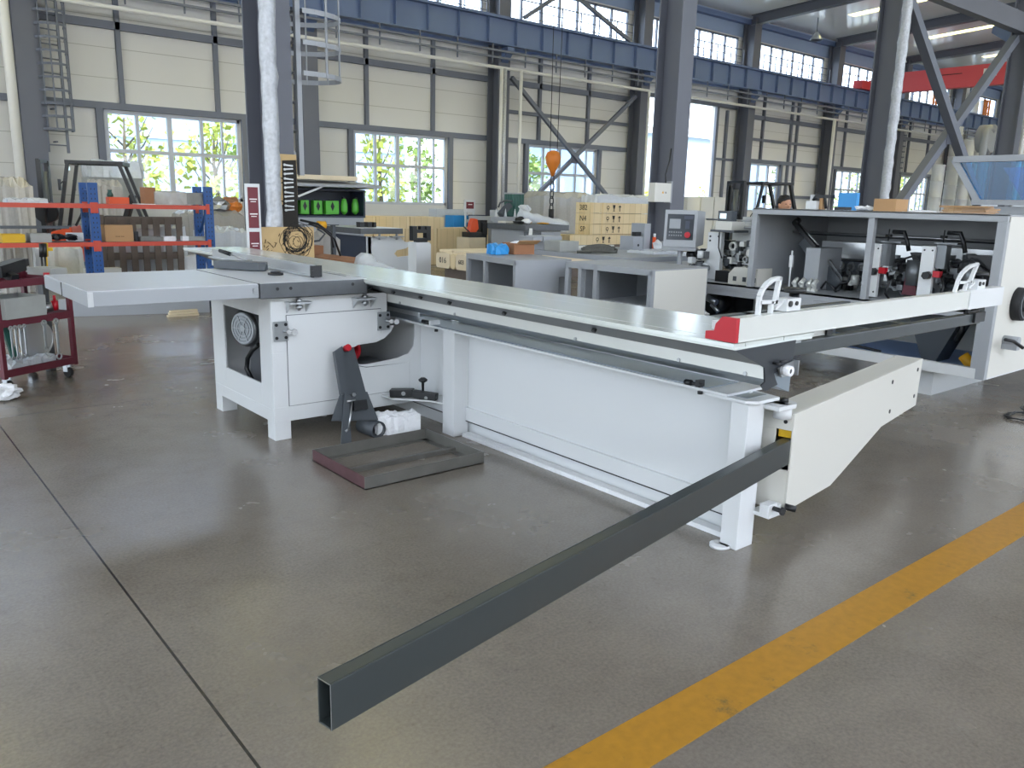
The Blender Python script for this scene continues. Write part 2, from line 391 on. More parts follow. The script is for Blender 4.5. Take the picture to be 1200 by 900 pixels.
mb.box((xw-.12, -9, 0), (xw, -4, 10.1)); mb.box((xw-.12, 3, 0), (xw, 8, 10.1)); mb.box((xw-.12, 17, 0), (xw, 20.12, 10.1)); mb.box((xw-.12, -4, 8.2), (xw, 3, 10.1)); mb.box((xw-.12, 8, 8.2), (xw, 17, 10.1)); mb.box((xw-.12, -4, 4.5), (xw, 3, 5.6)); mb.box((xw-.12, 8, 4.5), (xw, 17, 5.6)); mb.box((xw-.12, -4, 0), (xw, 3, .9)); struct(mb, 'wall_left', 'spanel')
# girts and studs, one trim per bay
n = 0
for k in range(-2, 8):
    a, b = bay(k); mb = MB(); yb, yf = WY-.001, WY-.1
    if k == 3:
        mb.box((a+.2, yf, 4.98), (b-.2, yb, 5.12)); mb.box((door[0]-.14, yf, 0), (door[0], yb, 4.98)); mb.box((door[1], yf, 0), (door[1]+.14, yb, 4.98))
        mb.box((26.9, yf, 0), (27.0, yb, 4.9)); mb.box((door[1]+.14, yf, 3.07), (b-.2, yb, 3.15))
    else:
        w = [x for x in wins if x[2] == k]; wa, wb = (w[0][0], w[0][1]) if w else (a+2, b-2)
        mb.box((a+.2, yf, 3.08), (b-.2, yb, 3.22)); mb.box((a+.2, yf, 4.72), (b-.2, yb, 4.88))
        mb.box((wa-.16, yf, 0), (wa-.02, yb, 3.08)); mb.box((wb+.02, yf, 0), (wb+.16, yb, 3.08))
        for x in ((a+1.85, b-2.1) if k != 4 else (a+1.6, a+3.6, a+4.05)): mb.box((x-.05, yf, 3.22), (x+.05, yb, 5.62))
        if k == 4:
            mb.box((a+3.55, yf, 0), (a+3.65, yb, 3.08)); mb.box((a+4.05, yf, 0), (a+4.15, yb, 3.08)); mb.box((wb+.3, yf, 1.75), (b-.2, yb, 1.87))
        if k in (2, 4): mb.box((a+.2, yf+.01, 3.92), (b-.2, yb, 4.02))
    n += 1; struct(mb, 'trim_%d' % n, 'girt')
    # cornice rail under the roof
# windows ------------------------------------------------------------
n = 0
for wa, wb, k in wins:
    n += 1; w = wb-wa; z0, z1 = 1.18, 3.07; yc = WY+.05
    t = thing('window_%d' % n, None, None, (wa+w/2, yc, z0)); t['kind'] = 'structure'
    f = MB(); f.box((wa, yc-.04, z0), (wa+.07, yc+.04, z1)); f.box((wb-.07, yc-.04, z0), (wb, yc+.04, z1))
    f.box((wa, yc-.04, z0), (wb, yc+.04, z0+.07)); f.box((wa, yc-.04, z1-.07), (wb, yc+.04, z1)); f.box((wa+.07, yc-.035, 2.18), (wb-.07, yc+.035, 2.26))
    for i, fr in enumerate((.23, .36+.1, .7) if w > 2.5 else (.33, .66)):
        x = wa+w*fr; q = .045 if i != 1 else .07; f.box((x-q/1.3, yc-.036, z0+.07), (x+q/1.3, yc+.036, z1-.07))
    if w > 2.5:
        x = wa+w*.86; f.box((x-.022, yc-.03, z0+.07), (x+.022, yc+.03, z1-.07))
        f.box((wa+.02, yc-.05, z0+.0), (wa+.09, yc+.05, z1))
    f.build('window_frame', 'winframe', t)
    g = MB(); g.box((wa+.07, yc-.004, z0+.07), (wb-.07, yc+.004, z1-.07)); g.build('pane', 'glass', t)
for k in range(-2, 8):
    a, b = bay(k); n += 1; wa, wb = a+.35, b-.35; z0, z1, yc = 6.4, 7.55, WY+.06
    t = thing('window_%d' % n, None, None, ((wa+wb)/2, yc, z0)); t['kind'] = 'structure'
    f = MB(); f.box((wa, yc-.04, z0), (wb, yc+.04, z0+.06)); f.box((wa, yc-.04, z1-.06), (wb, yc+.04, z1))
    for i in range(8):
        x = wa+(wb-wa)*i/7; f.box((x-.028, yc-.04, z0), (x+.028, yc+.04, z1))
    f.build('window_frame', 'girt', t)
    g = MB(); g.box((wa, yc-.004, z0+.06), (wb, yc+.004, z1-.06)); g.build('pane', 'glassc', t)
# roof: far bay slopes up towards the interior row, near bay beyond it -----------
RS = .055
YR = -9.0
def rz(y): return 8.32+(WY-y)*RS
strips = [(g+3.02-.25, g+3.02+.25) for g in GX[:-1]]
mb = MB(); cur = XL-6
for a, b in strips:
    mb.hexa([(cur, WY+.2, rz(WY+.2)), (a, WY+.2, rz(WY+.2)), (a, YR, rz(YR)), (cur, YR, rz(YR)), (cur, WY+.2, rz(WY+.2)+.1), (a, WY+.2, rz(WY+.2)+.1), (a, YR, rz(YR)+.1), (cur, YR, rz(YR)+.1)])
    for ya, yb in ((WY+.2, 17.5), (9.0, YR)):
        mb.hexa([(a, ya, rz(ya)), (b, ya, rz(ya)), (b, yb, rz(yb)), (a, yb, rz(yb)), (a, ya, rz(ya)+.1), (b, ya, rz(ya)+.1), (b, yb, rz(yb)+.1), (a, yb, rz(yb)+.1)])
    cur = b
mb.hexa([(cur, WY+.2, rz(WY+.2)), (XR, WY+.2, rz(WY+.2)), (XR, YR, rz(YR)), (cur, YR, rz(YR)), (cur, WY+.2, rz(WY+.2)+.1), (XR, WY+.2, rz(WY+.2)+.1), (XR, YR, rz(YR)+.1), (cur, YR, rz(YR)+.1)])
struct(mb, 'ceiling', 'roofm')
n = 30
m = bpy.data.materials.new('yellow_skylight_sheet'); m.use_nodes = True; N = m.node_tree.nodes; N.clear()
o_ = N.new('ShaderNodeOutputMaterial'); t_ = N.new('ShaderNodeBsdfTranslucent'); t_.inputs[0].default_value = (.95, .89, .55, 1); t2 = N.new('ShaderNodeBsdfTransparent'); t2.inputs[0].default_value = (1, .93, .55, 1)
x_ = N.new('ShaderNodeMixShader'); x_.inputs[0].default_value = .4; m.node_tree.links.new(t_.outputs[0], x_.inputs[1]); m.node_tree.links.new(t2.outputs[0], x_.inputs[2]); m.node_tree.links.new(x_.outputs[0], o_.inputs[0])
MT['skylight'] = m
for k, (a, b) in enumerate(strips):
    for ya, yb in ((17.5, 9.0),):
        n += 1; mb = MB(); mb.hexa([(a, ya, rz(ya)+.03), (b, ya, rz(ya)+.03), (b, yb, rz(yb)+.03), (a, yb, rz(yb)+.03), (a, ya, rz(ya)+.05), (b, ya, rz(ya)+.05), (b, yb, rz(yb)+.05), (a, yb, rz(yb)+.05)])
        struct(mb, 'window_%d' % n, 'skylight', 'yellow translucent roof light strip')
# steel frame ------------------------------------------------------------
names = ['far out of sight to the left', 'left of the left edge', 'at the left edge beside the caged ladder', 'behind the near column with the plywood tool board',
         'between the second and third windows', 'left of the open doorway', 'right of the open doorway', 'behind the white drain pipe near the seated man',
         'behind the foil wrapped column', 'beside the round white ducts', 'in the far right corner']
def hcol(mb, x, y, z0, z1, w, d, tf=.025):
    mb.box((x-w/2, y-d/2, z0), (x+w/2, y-d/2+tf, z1)); mb.box((x-w/2, y+d/2-tf, z0), (x+w/2, y+d/2, z1)); mb.box((x-.012, y-d/2+tf, z0), (x+.012, y+d/2-tf, z1))
for i, g in enumerate(GX):
    if i < 2: continue
    t = thing('steel_column', 'dark steel wall column '+names[i], 'column', (g, WY-.35, 0))
    mb = MB(); hcol(mb, g, WY-.34, 0, 8.2, .42, .5); mb.build('shaft', 'colsteel', t)
    mb = MB(); mb.box((g-.25, WY-.62, 0), (g+.25, WY-.06, .02)); mb.build('base_plate', 'colsteel', t)
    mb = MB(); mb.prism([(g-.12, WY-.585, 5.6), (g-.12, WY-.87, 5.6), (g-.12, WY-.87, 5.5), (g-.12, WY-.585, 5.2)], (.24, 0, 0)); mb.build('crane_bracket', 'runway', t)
CY = 8.05
inn = {2: 'near steel column carrying the plywood tool board and a caged ladder', 3: 'big steel column with a white electrical box behind the control panel',
       4: 'steel column with a silver foil wrapped pipe behind the edge banding machine', 5: 'steel column at the right edge above the blue cover'}
for i in (2, 3, 4, 5):
    g = GX[i]; t = thing('steel_column', inn[i], 'column', (g, CY, 0))
    mb = MB(); hcol(mb, g, CY, 0, 8.7, .3, .42); 
    mb.build('shaft', 'colsteel', t)
    mb = MB(); mb.box((g-.25, CY-.31, 0), (g+.25, CY+.31, .025)); mb.build('base_plate', 'colsteel', t)
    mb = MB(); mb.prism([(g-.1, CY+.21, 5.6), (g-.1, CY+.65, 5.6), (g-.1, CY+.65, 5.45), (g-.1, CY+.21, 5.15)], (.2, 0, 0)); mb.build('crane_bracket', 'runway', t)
# box column look of the electrical-box column: cover plates on its sides
# rafters
labs = ['', '', 'leftmost', 'second', 'third', 'fourth', 'fifth', 'sixth', 'seventh', 'eighth', '']
for i, g in enumerate(GX[:-1]):
    if i < 5: continue
    mb = MB(); y1_, y0_ = WY-.3, -1.5
    for (dz0, dz1, w) in ((-.36, -.335, .26), (-.03, -.005, .22), (-.30, -.03, .016)):
        mb.hexa([(g-w/2, y1_, rz(y1_)+dz0), (g+w/2, y1_, rz(y1_)+dz0), (g+w/2, y0_, rz(y0_)+dz0), (g-w/2, y0_, rz(y0_)+dz0),
                 (g-w/2, y1_, rz(y1_)+dz1), (g+w/2, y1_, rz(y1_)+dz1), (g+w/2, y0_, rz(y0_)+dz1), (g-w/2, y0_, rz(y0_)+dz1)])
    o = mb.build('roof_rafter', 'colsteel'); tag(o, 'dark roof rafter above the wall column '+names[i], 'rafter')
# purlin along the eave and along the interior row
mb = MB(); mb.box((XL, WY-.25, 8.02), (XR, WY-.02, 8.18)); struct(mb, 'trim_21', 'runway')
# crane runways ---------------------------------------------------------------
def runway(y, lab, x0, x1, zt=6.33, zb=5.62):
    t = thing('crane_runway', lab, 'crane beam', ((x0+x1)/2, y, zb))
    mb = MB(); mb.box((x0, y-.17, zt-.03), (x1, y+.17, zt)); mb.box((x0, y-.14, zb), (x1, y+.14, zb+.03)); mb.box((x0, y-.012, zb+.03), (x1, y+.012, zt-.03))
    x = x0+.4
    while x < x1: mb.box((x-.008, y-.12, zb+.03), (x+.008, y+.12, zt-.03)); x += 1.0
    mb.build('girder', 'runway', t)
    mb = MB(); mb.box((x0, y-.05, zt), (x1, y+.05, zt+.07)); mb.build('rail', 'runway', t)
    return t
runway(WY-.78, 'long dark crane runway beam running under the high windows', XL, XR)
mb = MB(); mb.box((GX[3]+.2, CY-.1, 5.35), (XR, CY+.1, 5.75)); o = mb.build('tie_beam', 'colsteel'); tag(o, 'dark steel tie beam spanning between the near columns at upper right', 'beam')
# safety railings on the far runway
rl = ['above the leftmost window', 'above the second window', 'above the third window with the cross brace', 'above the open doorway', 'right of the doorway bay', 'above the seated man', 'above the red crane end']
for i, k in enumerate(range(0, 7)):
    a, b = bay(k); a += .75; b -= .5; y = WY-.4; t = thing('safety_railing', 'thin railing before the high window '+rl[i], 'railing', ((a+b)/2, y, 6.3), group=None)
    mb = MB(); mb.box((a, y-.015, 7.02), (b, y+.015, 7.05)); mb.build('top_rail', 'girt', t)
    mb = MB(); mb.box((a, y-.01, 6.78), (b, y+.01, 6.8)); mb.box((a, y-.01, 6.56), (b, y+.01, 6.58)); mb.build('middle_rail', 'girt', t)
    nn = 7
    for j in range(nn):
        x = a+(b-a-.03)*j/(nn-1); mb = MB(); mb.box((x, y-.015, 6.34), (x+.03, y+.015, 7.02)); mb.build('post', 'girt', t)
# pipes along the wall
mb = MB(); mb.cyl((XL, WY-.76, 5.03), (XR, WY-.76, 5.03), .045, n=12)
x = GX[2]
pp = mb.build('wall_pipe', 'pipe'); tag(pp, 'long silver white pipe running along the wall under the crane beam', 'pipe')
mb = MB(); mb.box((XL, WY-.95, 5.24), (XR, WY-.89, 5.29)); mb.box((XL, WY-.95, 5.42), (XR, WY-.89, 5.47))
x = GX[2]+.6
while x < XR-1: mb.box((x, WY-.92, 5.1), (x+.03, WY-.89, 5.619)); x += 1.2
o = mb.build('cable_tray', 'girt'); tag(o, 'dark twin cable tray hung on rods along the wall', 'cable tray')
dl = [(15.30, 'plain, between second window and column', .05), (15.42, 'foil wrapped, by the second window', .06), (16.02, 'between column and cross brace', .05), (3.1, 'thick and cream at the left edge', .09),
      (33.2, 'behind the seated man', .07), (33.95-12.4, 'beside the doorway column', .04), (45.2, 'next to the round white ducts', .08)]
for x, lb, r in dl:
    mb = MB(); mb.cyl((x, WY-(.87 if x != 3.1 else 1.15), 0), (x, WY-(.87 if x != 3.1 else 1.15), 5.0 if x != 3.1 else 8), r, n=12); o = mb.build('down_pipe', 'foil' if 'foil' in lb else 'pipe'); tag(o, 'vertical white drain pipe on the back wall, '+lb, 'pipe')
# cross braces --------------------------------------------------------------
def brace(x0, x1, y, zc0, zc1, w, lab):
    t = thing('cross_brace', lab, 'brace', ((x0+x1)/2, y, zc0))
    mb = MB(); mb.bar((x0, y-w/2-.002, zc1), (x1, y-w/2-.002, zc0), w); mb.build('diagonal', 'girt', t)
    mb = MB(); mb.bar((x0, y+w/2+.002, zc0), (x1, y+w/2+.002, zc1), w); mb.build('diagonal', 'girt', t)
    mb = MB(); mb.cbox(((x0+x1)/2, y, (zc0+zc1)/2), (.34, .03, .34)); mb.build('gusset', 'girt', t)
brace(GX[4]+.3, GX[5]-.3, WY-.5, .62, 4.85, .11, 'dark X shaped brace across the third window behind the chain hook')
t = thing('cross_brace', 'dark diagonal braces crossing the high window over the third window', 'brace', (18.5, WY-.95, 6.4))
mb = MB(); mb.bar((16.0, WY-.97, 6.42), (18.3, WY-.97, 7.85), .1); mb.build('diagonal', 'girt', t); mb = MB(); mb.bar((20.5, WY-.85, 6.42), (16.9, WY-.85, 7.8), .1); mb.build('diagonal', 'girt', t)
brace(GX[4]+.2, GX[5]-.2, CY, .6, 5.25, .17, 'big grey steel X brace rising behind the edge banding machine')
# crane --------------------------------------------------------------------
cx = 36.0; t = thing('bridge_crane', 'red overhead travelling crane bridge at upper right', 'crane', (cx, 14, 6.2))
mb = MB(); mb.prism([(cx-.3, WY-.5, 6.5), (cx-.3, WY-1.6, 6.25), (cx-.3, 8.6, 6.25), (cx-.3, 8.6, 7.02), (cx-.3, WY-1.6, 7.02), (cx-.3, WY-.5, 6.72)], (.55, 0, 0)); mb.build('bridge_girder', 'crane', t)
mb = MB(); mb.box((cx-1.1, WY-.98, 6.42), (cx+1.2, WY-.58, 6.75)); mb.build('end_carriage', 'crane', t)
mb = MB(); mb.box((cx-.31, 8.6, 6.42), (cx-.305, WY-1.6, 6.5)); mb.box((cx-.32, 8.7, 6.22), (cx-.3, WY-1.6, 6.28)); mb.build('lower_flange', 'crane', t)
mb = MB(); mb.box((cx-.306, 14.0, 6.55), (cx-.302, 14.5, 6.85)); mb.build('white_plate', 'text', t)
mb = MB(); mb.box((cx-.306, 15.3, 6.74), (cx-.302, 16.1, 6.77)); mb.box((cx-.306, 16.2, 6.7), (cx-.302, 16.35, 6.8)); mb.box((cx-.306, 16.42, 6.7), (cx-.302, 16.57, 6.8)); mb.build('small_print', 'ink', t)
# chain hook hanging in front of the third window
hx = dp(648, 190, 17.5); t = thing('chain_hoist', 'orange hook block on two cables hanging before the third window', 'hoist', (hx.x, hx.y, 1.2))
mb = MB()
for dx in (-.09, .11): mb.cyl((hx.x+dx, hx.y, hx.z+.15), (hx.x+dx*1.5, hx.y, 8.4), .008, n=6)
mb.build('cable', 'black', t)
mb = MB(); mb.lathe([(.03, -.3), (.07, -.18), (.15, -.02), (.17, .1), (.13, .2), (.05, .24)], hx); mb.build('hook_block', 'orange2', t)
mb = MB(); z = hx.z-.28
for i in range(5):
    c = (hx.x, hx.y, z-.08-i*.15); mb.tube([Vector(c)+Vector(((.05*math.cos(a) if i % 2 else 0), (0 if i % 2 else .05*math.cos(a)), .1*math.sin(a))) for a in [2*PI*q/10 for q in range(10)]], .014, n=6, closed=True)
mb.build('chain', 'black', t)
mb = MB(); mb.cyl((hx.x, hx.y, z-.95), (hx.x, hx.y, z-.7), .06, n=12); mb.build('weight', 'black', t)
# lamps and a fan under the roof
def hall_lamp(x, y, lab):
    t = thing('hanging_lamp', lab, 'lamp', (x, y, rz(y)-.9))
    mb = MB(); mb.cyl((x, y, rz(y)-.5), (x, y, rz(y)), .02, n=8); mb.build('stem', 'girt', t)
    mb = MB(); mb.lathe([(.06, -.5), (.09, -.55), (.24, -.78), (.23, -.8), (.07, -.6)], (x, y, rz(y))); mb.build('shade', 'alu', t)
hall_lamp(30.0, 18.4, 'bell shaped hall lamp hanging near the wall under the roof')
hall_lamp(36.2, 12.4, 'bell shaped hall lamp beside the yellow roof light strip')
hall_lamp(36.8, 18.4, 'bell shaped hall lamp beyond the foil wrapped column')
# ducts at the right end ----------------------------------------------------
def duct(u, y, z0, z1, r, lab):
    p = at(u, 160, 'y', y); mb = MB(); x = p.x; prof = []; z = z0
    while z < z1: prof += [(r, z), (r, z+.58), (r*1.05, z+.6), (r*1.05, z+.64), (r, z+.66)]; z += .66
    mb.lathe(prof, (x, y, 0), n=20); o = mb.build('spiral_duct', 'white'); tag(o, lab, 'duct')
duct(1105, 16.2, 0, 3.3, .25, 'round white spiral duct rising left of the brace crossing')
duct(1121, 17.8, 0, 4.9, .25, 'round white spiral duct seen beside the blue cover corner')
duct(1137, 17.0, 0, 4.5, .24, 'round white spiral duct just left of the grey duct fittings')
duct(1136, 19.66, 0, 7.6, .22, 'short round white duct under the crane, right of the pair')
duct(1124, 19.66, 0, 7.7, .22, 'round white duct standing above the runway, middle one')
duct(1147, 19.66, 0, 7.2, .2, 'short round white duct near the orange ladder frame')
for u, lb in ((1098, 'left'), (1158, 'right')):
    p = at(u, 120, 'y', 19.2); mb = MB()
    for dx in (-.3, 0, .3): mb.box((p.x+dx-.04, 19.2, 6.401), (p.x+dx+.04, 19.28, 7.2))
    for z in (6.5, 6.8, 7.1): mb.box((p.x-.34, 19.17, z), (p.x+.34, 19.23, z+.05))
    o = mb.build('orange_guard', 'orange2'); tag(o, 'small orange guard frame on the high platform, %s of the white ducts' % lb, 'guard frame')
# outside: pale hall, trees ---------------------------------------------------
MT['outhall'] = M('outside_hall', '#afc0d3', .7, var=.03, scale=.3)
t = thing('neighbour_building', 'pale blue factory hall outside, seen through the windows', 'building', (20, 40, 0))
mb = MB(); mb.box((-14, 38, 0), (24, 50, 6.2)); mb.build('wall', 'outhall', t)
mb = MB(); mb.box((-14.3, 37.7, 6.2), (24.3, 50.3, 6.6)); mb.box((-14, 37.94, 3.6), (24, 38, 3.8)); mb.build('roof_edge', 'white', t)
t = thing('outside_shed', 'white corrugated building outside the open doorway', 'building', (36, 34, 0))
mb = MB(); mb.box((29, 30, 0), (45, 40, 5.0)); mb.build('wall', 'outhall', t); mb = MB(); mb.box((28.7, 29.7, 5.0), (45.3, 40, 5.3)); mb.build('roof_edge', 'white', t)
def tree(x, y, h, r, lab, mat, seed, n=1500):
    rnd = random.Random(seed); t = thing('tree', lab, 'tree', (x, y, -.05))
    mb = MB(); mb.tube([(x, y, -.05), (x+.05, y, h*.3), (x-.05, y, h*.6), (x, y, h*.85)], [.09, .07, .05, .02], n=8)
    for i in range(7):
        a = rnd.uniform(0, 2*PI); z = h*rnd.uniform(.25, .7); mb.tube([(x, y, z), (x+math.cos(a)*r*.5, y+math.sin(a)*r*.5, z+h*.12), (x+math.cos(a)*r*.8, y+math.sin(a)*r*.8, z+h*.25)], [.03, .02, .008], n=5)
    mb.build('trunk', 'bark', t)
    mb = MB(); cl = [(rnd.gauss(0, .5)*r, rnd.gauss(0, .5)*r, h*rnd.uniform(.3, 1.0)) for _ in range(16)]
    for i in range(n):
        c = rnd.choice(cl); p = Vector((x+c[0]+rnd.gauss(0, .22)*r, y+c[1]+rnd.gauss(0, .22)*r, c[2]+rnd.gauss(0, .1)*h)); 
        if p.z < .5: continue
        s = rnd.uniform(.06, .13); a = Vector([rnd.uniform(-1, 1) for _ in range(3)]).normalized()*s; b = Vector([rnd.uniform(-1, 1) for _ in range(3)]).normalized()*s
        vs = [mb._v(p+a), mb._v(p+b), mb._v(p-a), mb._v(p-b)]; mb.bm.faces.new(vs)
    mb.build('crown', mat, t)
tr = [(6.6, 24.5, 4.2, 1.1, 'leafy'), (9.2, 25, 4.0, 1.2, 'leafy'), (11.2, 26, 3.8, 1.0, 'leafg'), (14.5, 24.5, 4.4, .9, 'leafy'), (16.6, 25.5, 4.0, .9, 'leafg'), (22.4, 26, 3.4, .9, 'leafg'),
      (33.5, 25, 2.7, 1.6, 'leafy'), (38.8, 24.5, 3.6, 1.6, 'leafg'), (41.5, 25, 3.8, 1.6, 'leafy'), (46, 24.5, 3.8, 1.8, 'leafg'), (50, 25, 4, 1.8, 'leafy'), (54, 26, 4, 1.8, 'leafg'), (30.2, 27, 2.1, 1.0, 'leafy')]
tl = ['behind the middle of the leftmost window', 'at the right of the leftmost window', 'between the two left windows', 'in the middle of the second window', 'at the right of the second window', 'low in the third window', 'outside right of the doorway',
      'in the narrow window right of the doorway', 'outside beyond the seated man', 'behind the blue folder window', 'in the window left of the brace', 'in the window behind the brace foot', 'low in the open doorway']
for i, (x, y, h, r, mt) in enumerate(tr): tree(x, y, h*.92, r*.8, 'bright young tree outside, '+tl[i], mt, 40+i, 520 if i < 6 else 420)
# ================================================================ CAGED LADDERS
def ladder(x, y, z0, z1, zr, w, dirv, mat, lab, step=.28, r=.36):
    """rails stand at (x, y); cage bulges along dirv"""
    d = Vector(dirv).normalized(); s = Vector((-d.y, d.x, 0)); c = Vector((x, y, 0))
    t = thing('caged_ladder', lab, 'ladder', (x, y, zr))
    for k in (-1, 1):
        mb = MB(); p = c+s*(k*w/2); mb.cbox((p.x, p.y, (zr+z1)/2), (.05, .05, z1-zr)); mb.build('rail', mat, t)
    z = zr+.15
    mb = MB()
    while z < z1: mb.cyl(c-s*w/2+Vector((0, 0, z)), c+s*w/2+Vector((0, 0, z)), .014, n=8); z += .28
    o = mb.build('rungs', mat, t); o['kind'] = 'stuff'
    z = z0
    angs = [math.radians(a) for a in range(-90, 91, 15)]
    def P(a, z): return c+d*(r*math.cos(a)*1.35)+s*(r*math.sin(a))+Vector((0, 0, z))
    while z < z1:
        mb = MB()
        for a, b in zip(angs, angs[1:]): mb.bar(P(a, z), P(b, z), .008, .045)
        mb.build('cage_hoop', mat, t); z += step
    for a in (-60, -30, 0, 30, 60):
        a = math.radians(a); mb = MB(); mb.bar(P(a, z0-.02), P(a, z1), .03, .008, up=d); mb.build('cage_strap', mat, t)
    mb = MB()
    for zz in (zr+.2, z0+.4, z0+1.8): mb.box((x-.2*abs(d.x)-.0, y-.02-abs(d.y)*.0, zz), (x+.001, y+.02+abs(d.y)*.2, zz+.03))
    mb.build('wall_bracket', mat, t)
    return t
ladder(3.78, 8.05, 2.5, 5.6, 1.55, .36, (1, -.15, 0), 'grey', 'grey caged ladder fixed to the near column above the tool board')
ladder(3.95, WY-.45, 2.55, 5.9, 2.1, .4, (.25, -1, 0), 'girt', 'dark caged ladder on the back wall at the left edge', step=.25, r=.3)
p = at(1051, 200, 'y', WY-.4); ladder(p.x, WY-.4, 3.1, 5.2, 3.0, .4, (0, -1, 0), 'girt', 'small dark ladder on the wall right of the foil wrapped column', step=.25, r=.2)
# foil wrapped pipes of the near columns
def lagged(x, y, z0, z1, r, lab):
    mb = MB(); rnd = random.Random(int(x*10)); pts = []; rr = []; z = z0
    while z < z1: pts.append((x+rnd.uniform(-.008, .008), y+rnd.uniform(-.008, .008), z)); rr.append(r*rnd.uniform(.9, 1.08)); z += .11
    mb.tube(pts, rr, n=14); o = mb.build('lagged_pipe', 'foil'); tag(o, lab, 'pipe')
lagged(3.358, 7.65, 0, 8.6, .077, 'silver foil wrapped pipe in front of the near column at left')
lagged(15.28, 7.64, 0, 8.6, .085, 'silver foil wrapped pipe on the column behind the edge banding machine')
mb = MB(); mb.cyl((GX[5]-.02, 7.72, 0), (GX[5]-.02, 7.72, 5.3), .05, n=10); o = mb.build('down_pipe', 'pipe'); tag(o, 'thin white pipe on the column at the right edge', 'pipe')
# ================================================================ THE PANEL SAW
saw = thing('panel_saw', 'long white sliding table panel saw with extension table, beam and swing arm', 'panel saw', (2.3, 4.6, 0))
X0, Y0, Y1, XW = 1.818, 4.24, 5.14, 2.79
ZT = .893
# cabinet --------------------------------------------------------
mb = MB()
th = .012
# left side plate with motor opening and legs
mb.box((X0, Y0+th, .117), (X0+th, 4.405, .79)); mb.box((X0, 4.942, .117), (X0+th, Y1-th, .79))
mb.box((X0, 4.405, .693), (X0+th, 4.942, .79)); mb.box((X0, 4.405, .117), (X0+th, 4.942, .303))
mb.box((X0-.004, Y0+.002, .106), (X0, Y1-.02, .178))
# front plate with cut-out (polygon in x,z)
def fp(pts, y=Y0, t=th): mb.prism([(a, y, b) for a, b in pts], (0, t, 0))
cut = [(2.79, .60), (2.62, .60), (2.585, .56), (2.53, .52), (2.47, .505), (2.40, .502)]
top_piece = [(X0, .80), (X0, .50), (2.35, .50)]+[(2.40, .502), (2.47, .505), (2.53, .525), (2.575, .56), (2.60, .60), (2.548, .60), (2.548, .80)]
fp(top_piece)
low = [(X0, .50), (X0, .105), (XW, .105), (XW, .62), (2.745, .62), (2.745, .52), (2.735, .455), (2.70, .415), (2.62, .395), (2.50, .385), (2.40, .376)]
for a in range(0, 181, 20):
    q = math.radians(-90-a); low.append((2.375+.062*math.cos(q), .438+.062*math.sin(q)))
low = low[:10]+[(2.40, .378), (2.36, .382), (2.325, .4), (2.302, .43), (2.302, .462), (2.32, .488), (2.35, .50)]
low[0] = (X0, .50)
fp(low)
mb.box((X0, Y0-.004, .105), (2.79, Y0, .19))
mb.box((X0, Y1-th, .105), (XW, Y1, .79)); mb.box((X0, Y0+th, .105), (XW, Y1-th, .117))
for x, y in ((X0, Y0), (X0, Y1-.1), (2.60, Y1-.1)):
    mb.box((x, y, 0), (x+.096, y+.1, .105))
mb.box((XW-.01, Y0+th, .117), (XW, Y1-th, .79)); mb.box((X0, Y0+th, .79), (2.548, Y1, .80))
cab = mb.build('cabinet', 'white', saw, 'white sheet steel saw cabinet', bevel=.002)
mb = MB(); mb.box((1.91, Y0-.008, .193), (2.515, Y0-.0035, .706)); 
mb.bm.clear() if False else None
mb = MB(); mb.prism([(1.906, Y0-.009, .194), (2.70, Y0-.009, .194), (2.70, Y0-.009, .36), (2.40, Y0-.009, .36), (2.33, Y0-.009, .378), (2.285, Y0-.009, .42), (2.285, Y0-.009, .48), (2.33, Y0-.009, .515), (2.44, Y0-.009, .53), (2.50, Y0-.009, .56), (2.50, Y0-.009, .705), (1.906, Y0-.009, .705)], (0, .009, 0))
fd_ = mb.build('front_door', 'white', cab)
mb = MB(); mb.prism([(1.903, Y0-.0055, .191), (2.703, Y0-.0055, .191), (2.703, Y0-.0055, .36), (2.40, Y0-.0055, .363), (2.335, Y0-.0055, .381), (2.282, Y0-.0055, .42), (2.282, Y0-.0055, .48), (2.33, Y0-.0055, .518), (2.44, Y0-.0055, .533), (2.503, Y0-.0055, .56), (2.503, Y0-.0055, .708), (1.903, Y0-.0055, .708)], (0, .0015, 0)); mb.build('door_gap', 'dgrey', cab)
mb = MB(); mb.box((1.83, 4.26, .119), (1.84, 5.1, .79)) if False else mb.box((2.2, 4.3, .3), (2.74, 4.31+.5, .305)); mb.box((2.0, 5.0, .13), (2.75, 5.01, .78)); mb.build('inner_sheet', 'grey', cab)
mb = MB(); mb.ring((2.36, 4.36, .44), (2.36, 4.5, .46), .075, .06); mb.cyl((2.37, 4.42, .44), (2.37, 4.5, .45), .055); mb.build('dust_port', 'red', cab, 'red dust port inside the cut-out')
for x, z in ((1.868, .622), (2.517, .632)):
    mb = MB(); mb.box((x-.042, Y0-.016, z-.055), (x+.042, Y0-.008, z+.055))
    h = mb.build('hinge_plate', 'steel', cab, bevel=.001)
    mb = MB()
    for dx in (-.027, .027):
        for dz in (-.036, .036): mb.cyl((x+dx, Y0-.02, z+dz), (x+dx, Y0-.012, z+dz), .009, n=10)
    mb.build('hole', 'black', cab)
    mb = MB(); mb.cyl((x+.012, Y0-.016, z), (x+.06, Y0-.055, z-.002), .008, n=10); mb.cyl((x+.058, Y0-.065, z-.003), (x+.066, Y0-.04, z-.003), .017, n=6); mb.cyl((x+.035, Y0-.045, z-.002), (x+.042, Y0-.025, z-.002), .015, n=6)
    mb.build('hinge_bolt', 'steel', cab)
